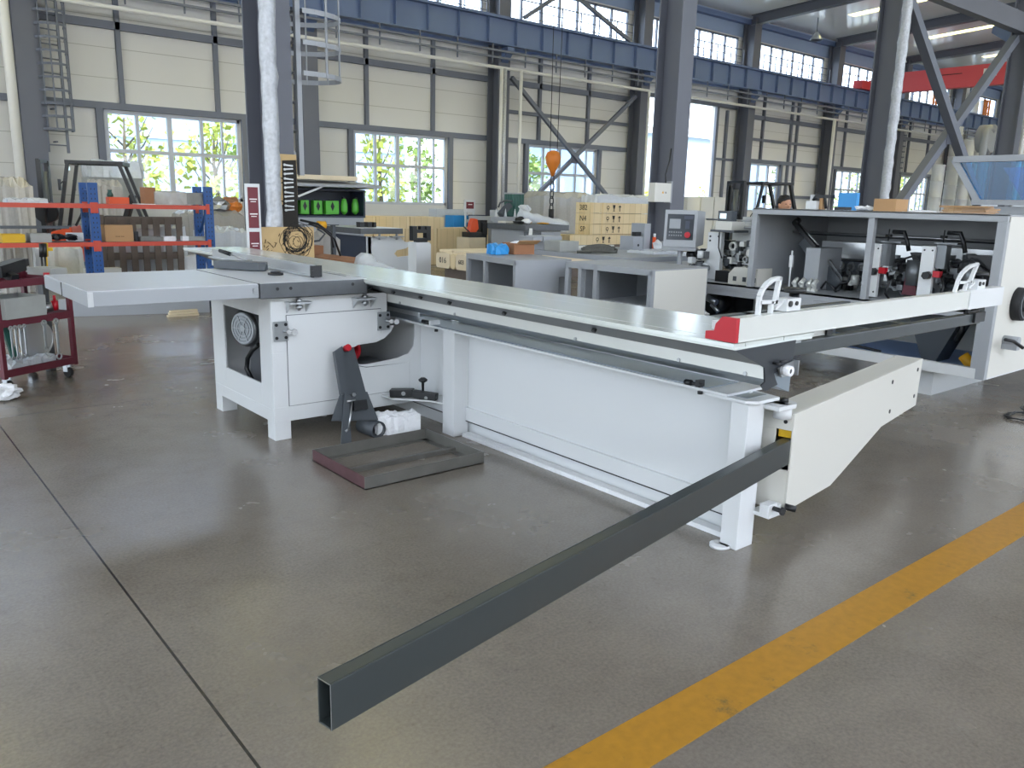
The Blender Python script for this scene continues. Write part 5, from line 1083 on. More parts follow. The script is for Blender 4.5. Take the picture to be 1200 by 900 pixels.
# ================================================================ CARTONS, WRAP AND HOSES IN FRONT OF THE SECOND SAW
mb = MB(); p = at(340, 300, 'y', 8.6); q_ = at(402, 300, 'y', 8.6); mb.sheet(((p.x+q_.x)/2+.0, 8.9, 0), .62, .5, at(380, 272, 'y', 8.6).z, amp=.03, seed=41); item(mb, 'wrapped_goods', 'wrapd', 'cream wrapped bundle behind the plywood sheet', 'wrapped goods')
mb = MB(); p = at(367, 288, 'y', 8.3); q_ = at(379, 288, 'y', 8.3); mb.box((p.x, 8.3, 0), (q_.x, 8.5, p.z)); item(mb, 'cardboard_piece', 'carton2', 'upright brown cardboard piece right of the plywood sheet', 'cardboard')
mb = MB(); p = at(383, 303, 'y', 7.6); q_ = at(442, 311, 'y', 7.2); mb.hexa([(p.x, 7.9, 0), (q_.x+.1, 7.3, 0), (q_.x+.4, 7.9, 0), (p.x+.3, 8.3, 0), (p.x, 7.9, p.z), (q_.x+.1, 7.3, q_.z), (q_.x+.4, 7.9, q_.z), (p.x+.3, 8.3, p.z)]); item(mb, 'long_carton', 'carton2', 'long brown carton behind the sliding table of the front saw', 'carton')
mb = MB(); rnd = random.Random(2); a = at(426, 306, 'y', 7.0); b = at(508, 330, 'y', 5.6)
mb.tube([a.lerp(b, i/14)+Vector((0, 0, rnd.uniform(-.015, .02)-.03)) for i in range(15)], [rnd.uniform(.05, .085)*(1.15 if i < 4 else .8) for i in range(15)], n=9); item(mb, 'wrapped_bar', 'bag', 'long bar in grey bubble wrap behind the sliding table', 'wrapped bar')
mb = MB(); mb.box((a.x-.1, a.y-.1, 0), (a.x-.04, a.y, a.z-.08)); mb.box((b.x+.02, b.y, 0), (b.x+.08, b.y+.1, b.z-.08)); mb.box((a.x-.12, a.y-.12, a.z-.14), (a.x+.1, a.y+.1, a.z-.1)); mb.bm.clear()
mb.prism([(a.x-.05, a.y, 0), (b.x-.05, b.y, 0), (b.x-.05, b.y, b.z-.1), (a.x-.05, a.y, a.z-.1)], (.1, .05, 0)); item(mb, 'wooden_trestle', 'pinetop', 'low timber rest carrying the bubble wrapped bar', 'rest')
for i, (pts, mt) in enumerate((([(362, 262), (378, 268), (392, 280), (399, 300)], 'black'), ([(352, 258), (372, 262), (388, 274), (391, 290)], 'rubber'), ([(358, 284), (374, 282), (381, 274), (372, 268)], 'dgrey'))):
    mb = MB(); mb.tube([at(u, v, 'y', 8.1) for u, v in pts], .012, n=6); item(mb, 'hose', mt, ['black hose arching down in front of the second saw', 'thin hose inside the black one near the plywood', 'small looped cable above the cardboard piece'][i], 'hose')
mb = MB(); p = at(378, 264, 'y', 8.4); mb.cyl((p.x-.06, 8.4, p.z), (p.x+.03, 8.4, p.z), .045, n=14); item(mb, 'yellow_hose_reel', 'ylw', 'small yellow drill like tool beside the tool board', 'tool')
mb = MB(); p = at(352, 263, 'y', 8.4); mb.box((p.x-.1, 8.38, p.z-.01), (p.x+.45, 8.5, p.z+.0)); mb.box((p.x-.05, 8.4, 0), (p.x, 8.45, p.z-.01)); mb.box((p.x+.38, 8.4, 0), (p.x+.42, 8.45, p.z-.01)); item(mb, 'side_shelf', 'dgrey', 'narrow dark bench right of the tool board', 'bench')
# ================================================================ PINE CRATES
def crate(x0, x1, y0, d, z0, z1, lab, stencil=None, grp=None, mat='pine'):
    if not stencil: mb = MB(); mb.box((x0, y0, z0), (x1, y0+d, z1)); return tag(mb.build('pine_crate', mat), lab, 'crate', grp)
    t = thing('pine_crate', lab, 'crate', ((x0+x1)/2, y0, z0), group=grp)
    mb = MB(); mb.box((x0, y0, z0), (x1, y0+d, z1)); bdy = mb.build('crate_body', mat, t)
    if stencil:
        mb = MB(); h = (z1-z0); mb.text(stencil, h*.5, (x0+.22, y0-.002, (z0+z1)/2), depth=.003); mb.build('stencil', 'ink', t)
    return t
y = 11.0; zs = [at(720, v, 'y', y).z for v in (238, 250.5, 263, 275, 287)]
xl = at(692, 250, 'y', y).x; xr = at(767, 250, 'y', y).x
names_ = ['top', 'second from top', 'third from top', 'bottom']
zf = at(720, 289, 'y', y).z
for i in range(4):
    t = thing('pine_crate', 'long pine crate with stencilled handling marks, %s of the tall stack' % names_[i], 'crate', ((xl+xr)/2, y, zs[i+1]))
    z0, z1 = zs[i+1]+.004, zs[i]; sh = -.5 if i == 3 else 0
    mb = MB(); mb.box((xl+sh, y, z0+.006), (xr, y+.38, z1)); mb.build('crate_body', 'pine', t)
    mb = MB(); mb.box((xl+sh-.012, y-.012, z0), (xl+sh, y+.38, z1)); mb.box((xl+sh, y-.01, z0), (xl+sh+.06, y, z1)); mb.box((xl+.3, y-.008, z0), (xl+.33, y, z1)); mb.build('end_boards', 'piney', t)
    mb = MB(); xm = xl+.62+(-.25 if i == 3 else 0); zm = (z0+z1)/2; s = .045
    mb.ring((xm-.16, y-.003, zm+.01), (xm-.16, y-.001, zm+.01), s*.8, s*.5, n=12); mb.box((xm-.165, y-.003, zm-.06), (xm-.155, y-.001, zm))
    mb.prism([(xm-s*.8, y-.003, zm+.06), (xm+s*.8, y-.003, zm+.06), (xm+s*.5, y-.003, zm), (xm+.01, y-.003, zm-.01), (xm+.01, y-.003, zm-.05), (xm+.03, y-.003, zm-.06), (xm-.03, y-.003, zm-.06), (xm-.01, y-.003, zm-.05), (xm-.01, y-.003, zm-.01), (xm-s*.5, y-.003, zm)], (0, .002, 0))
    mb.prism([(xm+.16, y-.003, zm+.06), (xm+.2, y-.003, zm+.02), (xm+.17, y-.003, zm+.02), (xm+.17, y-.003, zm-.06), (xm+.15, y-.003, zm-.06), (xm+.15, y-.003, zm+.02), (xm+.12, y-.003, zm+.02)], (0, .002, 0))
    mb.build('handling_marks', 'ink', t)
    if i < 3:
        mb = MB(); mb.text(['382', 'N4', 'SP'][i], .14, (xl-.014, y+.18, zm), PI/2, -PI/2, .003); mb.build('stencil', 'ink', t)
mb = MB(); mb.box((xl-.4, y+.05, 0), (xr-.1, y+.36, zs[4])); item(mb, 'timber_skid', 'wood', 'timber skid under the tall crate stack', 'skid')
mb = MB(); mb.sheet(((xl+xr)/2+.1, y+.2, zs[0]+.001), xr-xl-.1, .4, .14, amp=.03, seed=8); item(mb, 'film_cover', 'bag', 'white film cover bunched on top of the tall crate stack', 'cover')
# long crate row behind the second saw
y = 14.6
def row(u0, u1, v0, v1, n, lab, yy, d=.8, st=None, fz=None):
    xs = [at(u0+(u1-u0)*i/n, v0, 'y', yy).x for i in range(n+1)]; z1 = at((u0+u1)/2, v0, 'y', yy).z; z0 = max(0, at((u0+u1)/2, v1, 'y', yy).z)
    if fz is not None: z0 = fz
    for i in range(n): crate(xs[i], xs[i+1]-.015, yy, d, z0, z1, lab % ['leftmost', 'second', 'third', 'fourth', 'fifth', 'last'][i if i < n-1 else 5], st)
row(400, 521, 254, 267.5, 3, 'pale pine crate in the upper layer below the second window, %s', 14.5, fz=at(460, 268, 'y', 14.5).z+.002)
for q_ in range(5):
    ua, ub = 400+q_*37.5, 400+(q_+1)*37.5; crate(at(ua, 268, 'y', 14.5).x, at(ub, 268, 'y', 14.5).x-.015, 14.5, .8, 0, at(460, 268, 'y', 14.5).z, 'pale pine crate in the floor layer below the second window, %s' % ['hidden behind the saw', 'second', 'behind the black fixture', 'fourth', 'nearest the orange tool'][q_])
# low long crates with stencils
XC = 6.6
def C_(u, v): return at(u, v, 'x', XC)
zt_, zb_ = C_(535, 298).z, C_(535, 316).z
for i, (u0, u1, s, lb) in enumerate(((511, 527, '016', 'nearer the second saw'), (528, 533.5, '', 'bare timber one in the middle'), (534, 547, '603', 'nearer the grey cabinet'), (548.5, 562, '601', 'half hidden behind the grey cabinet'))):
    ya, yb = C_(u0, 305).y, C_(u1, 305).y; lab = 'long low crate lying on dark skids, '+lb
    mb = MB(); c_ = .03; mb.prism([(XC, ya, zb_+c_), (XC, ya-c_, zb_), (XC, yb+c_, zb_), (XC, yb, zb_+c_), (XC, yb, zt_-c_), (XC, yb+c_, zt_), (XC, ya-c_, zt_), (XC, ya, zt_-c_)], (2.5, 0, 0))
    if not s: tag(mb.build('long_crate', 'pine'), lab, 'crate'); continue
    t = thing('long_crate', lab, 'crate', (XC+1.2, (ya+yb)/2, zb_)); mb.build('crate_body', 'pinetop', t)
    mb = MB(); mb.text(s, (ya-yb)*.34, (XC-.003, (ya+yb)/2, (zt_+zb_)/2), PI/2, -PI/2, .003); mb.build('stencil', 'ink', t)
ya, yb = C_(511, 305).y, C_(562, 305).y
mb = MB(); mb.box((XC+.15, yb, 0), (XC+.35, ya, zb_-.002)); item(mb, 'dark_skid', 'wood', 'dark skid beam under the low stencilled crates', 'skid')
for i in range(3):
    yy = yb+.1+i*(ya-yb)/3; mb = MB(); mb.box((XC+.1, yy, zt_+.001), (XC+2.45, yy+.3, zt_+.035)); item(mb, 'cream_beam', 'pinetop', 'cream board lying along the low crates, %s' % ['over the half hidden crate', 'over the middle', 'beside the second saw'][i], 'board')
# small orange arm machine, dark unit, blue bins at the back
y = 12.8; p = A(556, 272); ro = thing('hand_pallet_tool', 'small orange lifting tool with black handles on the crates', 'tool', (p.x, y, p.z-.05))
mb = MB(); mb.prism([(p.x-.1, y, p.z-.0), (p.x-.07, y, A(556, 262).z), (p.x-.02, y, A(556, 256).z), (p.x+.07, y, A(556, 257).z), (p.x+.1, y, A(556, 268).z), (p.x+.04, y, p.z)], (0, .12, 0)); mb.build('orange_body', 'forange', ro)
mb = MB(); mb.box((p.x-.15, y-.05, p.z-.1), (p.x+.15, y+.2, p.z)); mb.bar((p.x-.12, y, p.z), (p.x-.25, y, p.z+.1), .02); mb.build('base', 'black', ro)
mb = MB(); mb.box((p.x-.2, y-.1, 0), (p.x+.2, y+.3, p.z-.101)); item(mb, 'tool_plinth', 'pinetop', 'pine block under the orange lifting tool', 'block')
y = 13.2; a, b = A(563, 275), A(571, 258)
mb = MB(); mb.box((a.x, y, 0), (b.x, y+.2, b.z)); mb.box((a.x+.03, y-.05, a.z), (b.x-.03, y, b.z-.05)); item(mb, 'dark_unit', 'black', 'tall dark machine unit right of the orange lifting tool', 'machine')
y = 17.0
for i, (u0, u1, v0, v1, mt, lb) in enumerate(((512, 548, 245, 252, 'bag', 'clear lidded plastic box low under the second window'), (521, 548, 252, 260, 'bluep', 'bright blue bin in front of the back wall'), (537, 549, 251, 268, 'navy', 'navy cover hanging over the blue bins'), (551, 563, 245, 266, 'bag', 'pale blue plastic container beside the maroon framed sign'), (528, 538, 258, 268, 'blue', 'dark blue bin under the bright blue bin'))):
    a, b, c = A(u0, v0, y-i*.12), A(u1, v0, y-i*.12), A(u0, v1, y-i*.12); mb = MB(); mb.box((a.x, y-i*.5, 0), (b.x, y-i*.5+.35, a.z)); item(mb, 'storage_bin', mt, lb, 'bin')
y = 16.2; a = A(544.5, 234); b = A(557, 234); c = A(545, 246)
sg = thing('framed_sign', 'small maroon sign in a white frame on the wall left of the white pipes', 'sign', ((a.x+b.x)/2, y, c.z)); mb = MB(); mb.box((a.x, y, c.z-.05), (b.x, y+.03, a.z)); mb.box((a.x+.02, y, 0), (a.x+.06, y+.03, c.z-.05)); mb.box((b.x-.06, y, 0), (b.x-.02, y+.03, c.z-.05)); mb.build('frame', 'white', sg); mb = MB(); mb.box((a.x+.05, y-.01, c.z+.03), (b.x-.05, y, a.z-.05)); mb.build('panel', 'signred', sg)
mb = MB(); mb.text('FR-1', .07, ((a.x+b.x)/2, y-.012, (a.z+c.z)/2)); mb.bm.clear(); mb.box((a.x+.1, y-.013, (a.z+c.z)/2), (b.x-.1, y-.011, (a.z+c.z)/2+.02)); mb.build('lettering', 'text', sg)
# green drum on a pipe bench
y = 13.4; a, b = A(600, 240), A(619, 240); zt, zb = A(609, 226).z, A(609, 254).z
dr = thing('green_drum', 'dark green ribbed drum on the steel bench before the third window', 'drum', ((a.x+b.x)/2, y, zb)); r = (b.x-a.x)/2*.93
mb = MB(); n = 48; pts = [(Vector(((a.x+b.x)/2+(r*(1 if k % 2 else .95))*math.cos(2*PI*k/n), y+.2+(r*(1 if k % 2 else .95))*math.sin(2*PI*k/n), zb))) for k in range(n)]; mb.prism(pts, (0, 0, zt-zb-.03)); mb.build('ribbed_shell', 'teal', dr)
mb = MB(); mb.cyl(((a.x+b.x)/2, y+.2, zt-.03), ((a.x+b.x)/2, y+.2, zt), r*1.0, n=32); mb.build('drum_lid', 'grey', dr)
a, b = A(570, 256), A(624, 256)
be = thing('steel_bench', 'grey steel bench carrying the green drum and pointed pins', 'bench', ((a.x+b.x)/2, y, 0)); mb = MB(); mb.box((a.x, y-.2, zb-.14), (b.x, y+.7, zb-.08)); mb.box((a.x, y-.15, zb-.08), (b.x, y+.6, zb-.004)); mb.build('bench_top', 'grey', be)
for x in (a.x+.05, b.x-.1):
    mb = MB(); mb.box((x, y-.1, 0), (x+.07, y, zb-.14)); mb.build('leg', 'grey', be)
for i, u in enumerate((577, 588, 599, 606)): p = A(u, 254); mb = MB(); mb.cyl((p.x, y-.12, zb-.002), (p.x, y-.12, zb+.16), .03, .005, n=10); item(mb, 'steel_pin', 'white', 'white pointed pin on the steel bench, %s' % ['leftmost', 'second', 'third', 'last before the drum edge'][i], 'pin')
mb = MB(); mb.tube([A(584+9*math.cos(q), 240+6*math.sin(q)) for q in [math.radians(k) for k in range(0, 200, 20)]], .02, n=6); mb.bm.clear(); mb.tube([A(584, 243), A(586, 238), A(592, 235), A(600, 236)], .02, n=6); mb.bar(A(586, 252), A(597, 240), .12, .1); item(mb, 'folded_stand', 'dgrey', 'dark folded stand with a looped cable beside the green drum', 'stand')
y = 11.7; a, b, c = A(588, 266), A(603, 266), A(588, 288)
mc = thing('small_cabinet', 'small grey machine housing with a dark opening below the green drum', 'cabinet', (a.x, y, 0)); mb = MB(); mb.box((a.x, y, 0), (b.x, y+.3, a.z)); mb.build('housing', 'grey', mc); mb = MB(); mb.box((a.x+.08, y-.005, c.z+.02), (b.x-.02, y, a.z-.04)); mb.cyl((a.x+.04, y-.008, a.z-.1), (a.x+.04, y, a.z-.1), .015, n=10); mb.build('dark_opening', 'navy', mc)
# third machine: dark table on grey body
y = 10.4; a, b = A(611, 264), A(662, 268); s3 = thing('panel_saw', 'third saw with dark table top covered in parts below the chain hook', 'panel saw', ((a.x+b.x)/2, y, 0))
mb = MB(); mb.box((A(611, 270).x, y-.1, A(640, 270).z), (A(662, 270).x, y+.9, A(640, 263.5).z)); mb.build('saw_table', 'castside', s3)
mb = MB(); mb.box((A(611, 270).x+.05, y, 0), (A(657, 270).x, y+.8, A(640, 270).z)); mb.build('cabinet', 'grey', s3); mb = MB(); mb.box((A(614, 270).x, y-.01, A(614, 290).z), (A(634, 270).x, y, A(614, 270).z-.02)); mb.build('dark_door', 'dgrey', s3)
mb = MB(); mb.bar((A(606, 285).x, y-.3, A(606, 285).z), (A(613, 268).x, y-.2, A(613, 268).z), .05); mb.build('tilted_rod', 'white', s3)
zt3 = A(640, 263.5).z
for i, (u, w_, h_, mt, lb) in enumerate(((619, .2, .06, 'black', 'black part at the left end of the third saw table'), (628, .14, .09, 'eps', 'white crumpled part on the third saw table'), (636, .18, .05, 'carton', 'brown flat part on the third saw table'), (634, .1, .12, 'rubber', 'dark upright part behind the white one on the third saw table'), (648, .22, .03, 'ylw', 'yellowish flat piece on the third saw table'))):
    p = A(u, 262); mb = MB(); mb.blob((p.x, y+.25+(i == 3)*.3+(i==2)*.15, zt3+h_/2+.002), (w_/2, .1, h_/2), amp=.2, seed=60+i); item(mb, 'loose_part', mt, lb, 'part')
mb = MB(); a = A(632, 254, 10.6); b = A(686, 268, 10.6); mb.tube([a.lerp(b, i/9)+Vector((0, .5, .02*(i % 2))) for i in range(10)], [.09, .1, .09, .1, .1, .09, .1, .11, .12, .1], n=9); item(mb, 'wrapped_tube', 'bag', 'long film wrapped tube lying behind the third saw', 'wrapped tube')
mb = MB(); mb.box((A(640, 270).x, 11.5, 0), (A(676, 270).x, 11.7, 1.0)); item(mb, 'white_block', 'offwhite', 'pale block holding the film wrapped tube', 'block')
mb = MB(); mb.cyl((A(668, 250).x, 11.6, 1.001), (A(668, 250).x, 11.6, 1.2), .09, n=14); mb.blob((A(668, 250).x, 11.6, 1.22), (.12, .1, .07), seed=5); item(mb, 'wrapped_spindle', 'bag', 'white wrapped spindle left of the tall crates', 'spindle')
y = 14.5; a, b, c = A(638, 225), A(700, 225), A(640, 290)
mb = MB(); mb.sheet(((a.x+b.x)/2, y+.5, 0), b.x-a.x, 1.0, a.z, amp=.04, seed=77); item(mb, 'wrapped_stack', 'wrapd', 'big grey film wrapped stack behind the chain hook', 'wrapped stack')
for i, (u0, u1) in enumerate(((806, 821), (822, 837), (838, 851))):
    a, b = A(u0, 231, 16), A(u1, 231, 16); mb = MB(); mb.box((a.x, 16, 0), (b.x, 16.8, a.z)); item(mb, 'pale_block_stack', 'offwhite', 'pale wrapped block pile in the doorway, %s of three' % ['left', 'middle', 'right'][i], 'pile')
# ================================================================ ELECTRICAL BOX
eb = thing('electrical_box', 'pale grey electrical box with yellow warning sign on the big column', 'electrical box', (GX[3], CY-.34, 1.35)); yy = CY-.34
a, b, c = at(768, 214, 'y', yy), at(787, 214, 'y', yy), at(768, 236.5, 'y', yy)
mb = MB(); mb.box((a.x, yy, c.z), (b.x, yy+.12, a.z)); mb.build('box_door', 'offwhite', eb, bevel=.004); mb = MB(); mb.box((b.x+.005, yy+.01, c.z-.01), (b.x+.04, yy+.12, a.z+.03)); mb.build('side_channel', 'grey', eb)
mb = MB(); xm = (a.x+b.x)/2; zm = (a.z+c.z)/2; mb.prism([(xm-.02, yy-.002, zm-.012), (xm+.02, yy-.002, zm-.012), (xm, yy-.002, zm+.025)], (0, .002, 0)); mb.build('warning_sign', 'ylw', eb); mb = MB(); mb.ring((xm+.06, yy-.003, zm), (xm+.06, yy, zm), .012, .007, n=10); mb.build('lock', 'black', eb)
mb = MB(); mb.tube([(b.x-.05, yy+.06, a.z), (b.x-.02, yy+.1, a.z+.12), (b.x+.06, yy+.11, a.z+.32), (b.x+.09, yy+.12, a.z+.48)], .012, n=6); o = item(mb, 'black_cable', 'black', 'thin black cable rising from the electrical box on the column', 'cable')
# ================================================================ GREY OPEN CABINETS
def frame_cab(t, w, d, h, posts, solid=(), mat='grey', r=.04):
    """local: x along the open front, y to the rear"""
    mb = L(t); mb.box((0, 0, h-.012), (w, d, h)); mb.box((0, 0, h-.05), (w, .012, h-.012)); mb.build('cabinet_top', mat, t)
    for x in posts: mb = L(t); mb.box((x, 0, 0), (x+r, r, h-.012)); mb.build('post', mat, t)
    mb = L(t); mb.box((0, d-.012, 0), (w, d, h-.012)); mb.build('back_panel', mat, t)
    mb = L(t); mb.box((r, .02, .08), (w-r, d-.012, .10)); mb.box((r, 0, .06), (w-r, .02, .1)); mb.build('bottom_shelf', mat, t)
    for x in solid: mb = L(t); mb.box((x, r, 0), (x+.012, d-.012, h-.012)); mb.build('side_panel', mat, t)
# c1: near corner (4.69, 5.62)
c1 = thing('open_cabinet', 'grey open steel cabinet with a notched side behind the sliding table', 'cabinet', (4.84, 6.55, 0), rz=-PI/2-.16)
frame_cab(c1, .95, .6, .84, (0, .35, .91), (0,))
mb = L(c1); w_, d_, h_ = .95, .6, .83
mb.prism([(w_-.01, .04, 0), (w_-.01, d_*.75, 0), (w_-.01, d_*.75, .35), (w_-.01, d_*.78, .35), (w_-.01, d_*.78, .68), (w_-.01, d_, .68), (w_-.01, d_, h_), (w_-.01, .04, h_)], (.01, 0, 0)); mb.build('notched_panel', 'grey', c1)
mb = L(c1); mb.box((.1, .2, .10), (.5, .45, .42)); mb.bm.clear(); mb.box((.5, .3, .101), (.8, .5, .3)); mb.build('inner_box', 'dgrey', c1)
q_ = at(584, 297, 'z', .84); 
mb = MB(); q_ = at(584, 296, 'y', 6.9); mb.sheet((q_.x, 6.9, .86), .14, .14, .1, nx=5, ny=5, amp=.02, seed=3); mb.bm.clear()
q_ = at(583, 294, 'z', .845); mb.sheet((5.02, 6.28, .845), .16, .14, .09, nx=5, ny=5, amp=.02, seed=3); item(mb, 'blue_bag', 'bluep', 'small bright blue bag on the grey open cabinet', 'bag')
ob = thing('open_carton', 'torn brown cardboard box on the long grey table behind the cabinets', 'carton', (5.3, 6.35, .841))
q0 = at(596, 296, 'z', .85)
mb = MB(); mb.xf = Matrix.Translation((5.30, 6.30, 0)) @ Matrix.Rotation(-.1, 4, 'Z'); openbox(mb, -.12, .12, -.1, .12, .841, .95, .008); mb.build('carton_body', 'carton2', ob); mb = MB(); mb.hexa([(5.18, 6.19, .94), (5.42, 6.17, .94), (5.44, 6.13, .975), (5.18, 6.14, .975), (5.18, 6.195, .945), (5.42, 6.175, .945), (5.44, 6.135, .98), (5.18, 6.145, .98)]); mb.build('flap', 'carton', ob); mb = MB(); mb.blob((5.3, 6.3, .93), (.09, .08, .04), seed=4); mb.build('paper_filling', 'eps', ob)
# c2 long open front
c2 = thing('open_cabinet', 'long grey open cabinet frame with dark inside left of the control post', 'cabinet', (5.04, 5.34, 0), rz=-PI/2+.03)
frame_cab(c2, .98, .75, .84, (0, .16, .34, .94), (.2,))
mb = L(c2); mb.box((.36, .05, .52), (.94, .7, .54)); mb.box((.36, .03, .34), (.94, .05, .38)); mb.build('middle_shelf', 'grey', c2)
mb = L(c2); mb.box((.45, .2, .10), (.9, .6, .3)); mb.box((.2, .3, .10), (.32, .6, .5)); mb.cyl((.5, .15, .1), (.5, .15, .34), .03, n=10); mb.build('inner_parts', 'dgrey', c2)
mb = L(c2); mb.box((.97, .04, 0), (.982, .74, .828)); mb.build('end_panel', 'offwhite', c2)
c3 = thing('long_table', 'long grey sheet steel machine table behind the open cabinets', 'table', (6.6, 6.4, 0))
mb = MB(); mb.box((5.95, 5.45, .79), (7.45, 6.9, .84)); mb.build('table_top', 'grey', c3)
for x, yy in ((6.0, 5.5), (7.2, 5.5), (6.0, 6.8), (7.2, 6.8)): mb = MB(); mb.box((x, yy, 0), (x+.06, yy+.06, .79)); mb.build('leg', 'grey', c3)
mb = MB(); mb.box((6.05, 5.46, .3), (7.2, 5.48, .79)); mb.box((6.05, 6.85, .84), (7.25, 6.89, .87)); mb.build('apron', 'offwhite', c3)
def on3(u, v, z=.842): return at(u, v, 'z', z)
def pbox(u0, u1, vb, vt, yb, d, mat, lab, name, cat, zb=.842):
    a = at(u0, vb, 'y', yb); b = at(u1, vb, 'y', yb); zt = at(u0, vt, 'y', yb).z; mb = MB(); mb.box((a.x, yb, zb), (b.x, yb+d, max(zt, zb+.02))); return item(mb, name, mat, lab, cat)
pbox(637, 658, 292, 277, 6.7, .3, 'grey', 'pale grey sheet housing on the long table', 'sheet_housing', 'housing')
pbox(625, 638, 283, 277.5, 6.72, .25, 'grey', 'narrow ledge plate left of the pale grey housing', 'ledge_plate', 'plate', zb=.93)
pbox(656, 678, 294, 283, 6.4, .25, 'bin', 'grey green block box on the long table beside the cable coil', 'steel_block', 'block')
mb = MB(); c_ = at(710, 294, 'y', 6.0)
for k in range(7):
    r = .19-.010*k; mb.tube([(c_.x+.05+r*1.25*math.cos(q)+.02*math.sin(k*2), 6.15+r*.6*math.sin(q), .860+.008*k+.008*math.sin(2*q+k)) for q in [2*PI*j/20 for j in range(20)]], .014, n=6, closed=True)
mb.tube([(c_.x-.12, 6.1, .86), (c_.x-.25, 6.05, .866), (c_.x-.3, 6.12, .858)], .016, n=6); item(mb, 'cable_coil', 'rope', 'coil of thick grey cable lying on the long table', 'cable coil')
pv = thing('clamping_unit', 'small grey clamping unit with an upright plate before the crates', 'unit', (7.0, 6.3, .842)); yb = 6.3
X = lambda u: at(u, 285, 'y', yb).x
mb = MB(); mb.box((X(742), yb, .842), (X(753), yb+.2, at(745, 277, 'y', yb).z)); mb.build('base_block', 'grey', pv); mb = MB(); mb.box((X(753), yb-.02, .842), (X(760), yb+.18, at(755, 262, 'y', yb).z)); mb.build('upright_plate', 'grey', pv); mb = MB(); mb.cyl(((X(745)+X(751))/2, yb-.004, .90), ((X(745)+X(751))/2, yb, .90), .014, n=12); mb.box((X(746), yb+.02, at(745, 277, 'y', yb).z), (X(752), yb+.08, at(745, 272, 'y', yb).z)); mb.build('bore', 'black', pv)
bt = thing('spray_can', 'red and white spray can standing beside the clamping unit', 'spray can', (X(762.5), 6.25, .842)); mb = MB(); mb.cyl((X(762.5), 6.25, .842), (X(762.5), 6.25, .99), .021, n=16); mb.build('can', 'forange', bt); mb = MB(); mb.cyl((X(762.5), 6.25, .99), (X(762.5), 6.25, 1.03), .014, n=12); mb.build('nozzle', 'white', bt)
for i, (u, mt, lb) in enumerate(((770, 'white', 'short white fitting left of the control post'), (776, 'grey', 'grey fitting just left of the control post'), (783, 'blue', 'blue hoses heap under the control box'))):
    p = at(u, 292, 'y', 6.2); mb = MB(); mb.blob((p.x, 6.2, .90), (.05, .06, .055), amp=.3, seed=80+i); item(mb, 'fitting', mt, lb, 'fitting')
mb = MB(); mb.sheet((6.9, 5.9, .841), .5, .35, .03, amp=.008, seed=2); item(mb, 'plastic_sheet', 'bag', 'clear plastic sheet lying flat near the clamping unit', 'sheet')
# ================================================================ EDGE BANDING MACHINE (long side faces -x)
EX = 6.13
MT['liner'] = M('pale_blue_liner', '#90acd6', .5, var=.03)
def E_(u, v, x=EX): return at(u, v, 'x', x)
em = thing('edge_banding_machine', 'long grey edge banding machine with an open cabinet full of motors', 'edge banding machine', (6.6, 3.6, 0))
XR_ = 7.35; T = 1.343; S = .675
mb = MB(); mb.box((EX, 2.2, T-.05), (EX+.03, 4.2, T)); mb.box((EX, 2.2, T-.012), (XR_, 4.2, T)); mb.build('top_cover', 'grey', em, bevel=.003)
for y0, y1 in ((2.2, 2.262), (3.12, 3.168), (4.15, 4.2)):
    mb = MB(); mb.box((EX, y0, S if y0 > 2.3 else .206), (EX+.05, y1, T-.05)); mb.build('front_post', 'grey', em, bevel=.002)
mb = MB(); mb.box((EX+.0505, 2.2, .2155), (XR_, 2.215, T-.0125)); mb.build('end_panel', 'offwhite', em, 'cream end panel')
mb = MB(); mb.box((EX+.05, 4.185, S), (XR_, 4.2, T-.012)); mb.build('end_panel', 'grey', em)
mb = MB(); mb.box((XR_-.02, 2.22, .3), (XR_, 4.18, T-.012)); mb.build('back_panel', 'grey', em)
mb = MB(); mb.box((EX, 2.262, S-.05), (EX+.04, 5.06, S)); mb.box((EX, 2.262, S-.012), (XR_, 5.06, S)); mb.build('machine_table', 'grey', em)
mb = MB(); mb.box((EX-.02, 3.13, S-.11), (EX, 5.0, S-.06)); mb.bm.clear(); mb.box((EX+.002, 3.2, S-.10), (EX+.03, 4.9, S-.052)); mb.build('table_apron', 'grey', em)
mb = MB(); mb.box((EX, 2.2625, .206), (EX+.05, 5.06, .28)); mb.box((EX+.0505, 2.2, .206), (XR_, 5.06, .215)); mb.build('bottom_rail', 'white', em)
mb = MB(); mb.box((EX+.055, 2.3, .2155), (XR_-.1, 5.0, .222)); mb.build('blue_liner', 'liner', em)
for y0 in (5.0, 3.55, 2.24): mb = MB(); mb.box((EX+.001, y0, .268), (EX+.05, y0+.06, S-.05)); mb.build('lower_post', 'grey', em)
mb = MB(); mb.box((XR_-.1, 2.3, .222), (XR_-.09, 5.0, S-.012)); mb.build('lower_back_panel', 'offwhite', em)
for y0 in (2.6, 4.6): mb = MB(); mb.box((EX+.15, y0, 0), (XR_-.1, y0+.12, .20)); mb.build('foot_beam', 'white', em)
for k, z in enumerate((1.145, 1.13)):
    mb = MB(); mb.cyl((6.75+.12*k, 2.22, z), (6.75+.12*k, 4.18, z), .010, n=10); mb.build('guide_rod', 'dgrey' if k else 'steel', em)
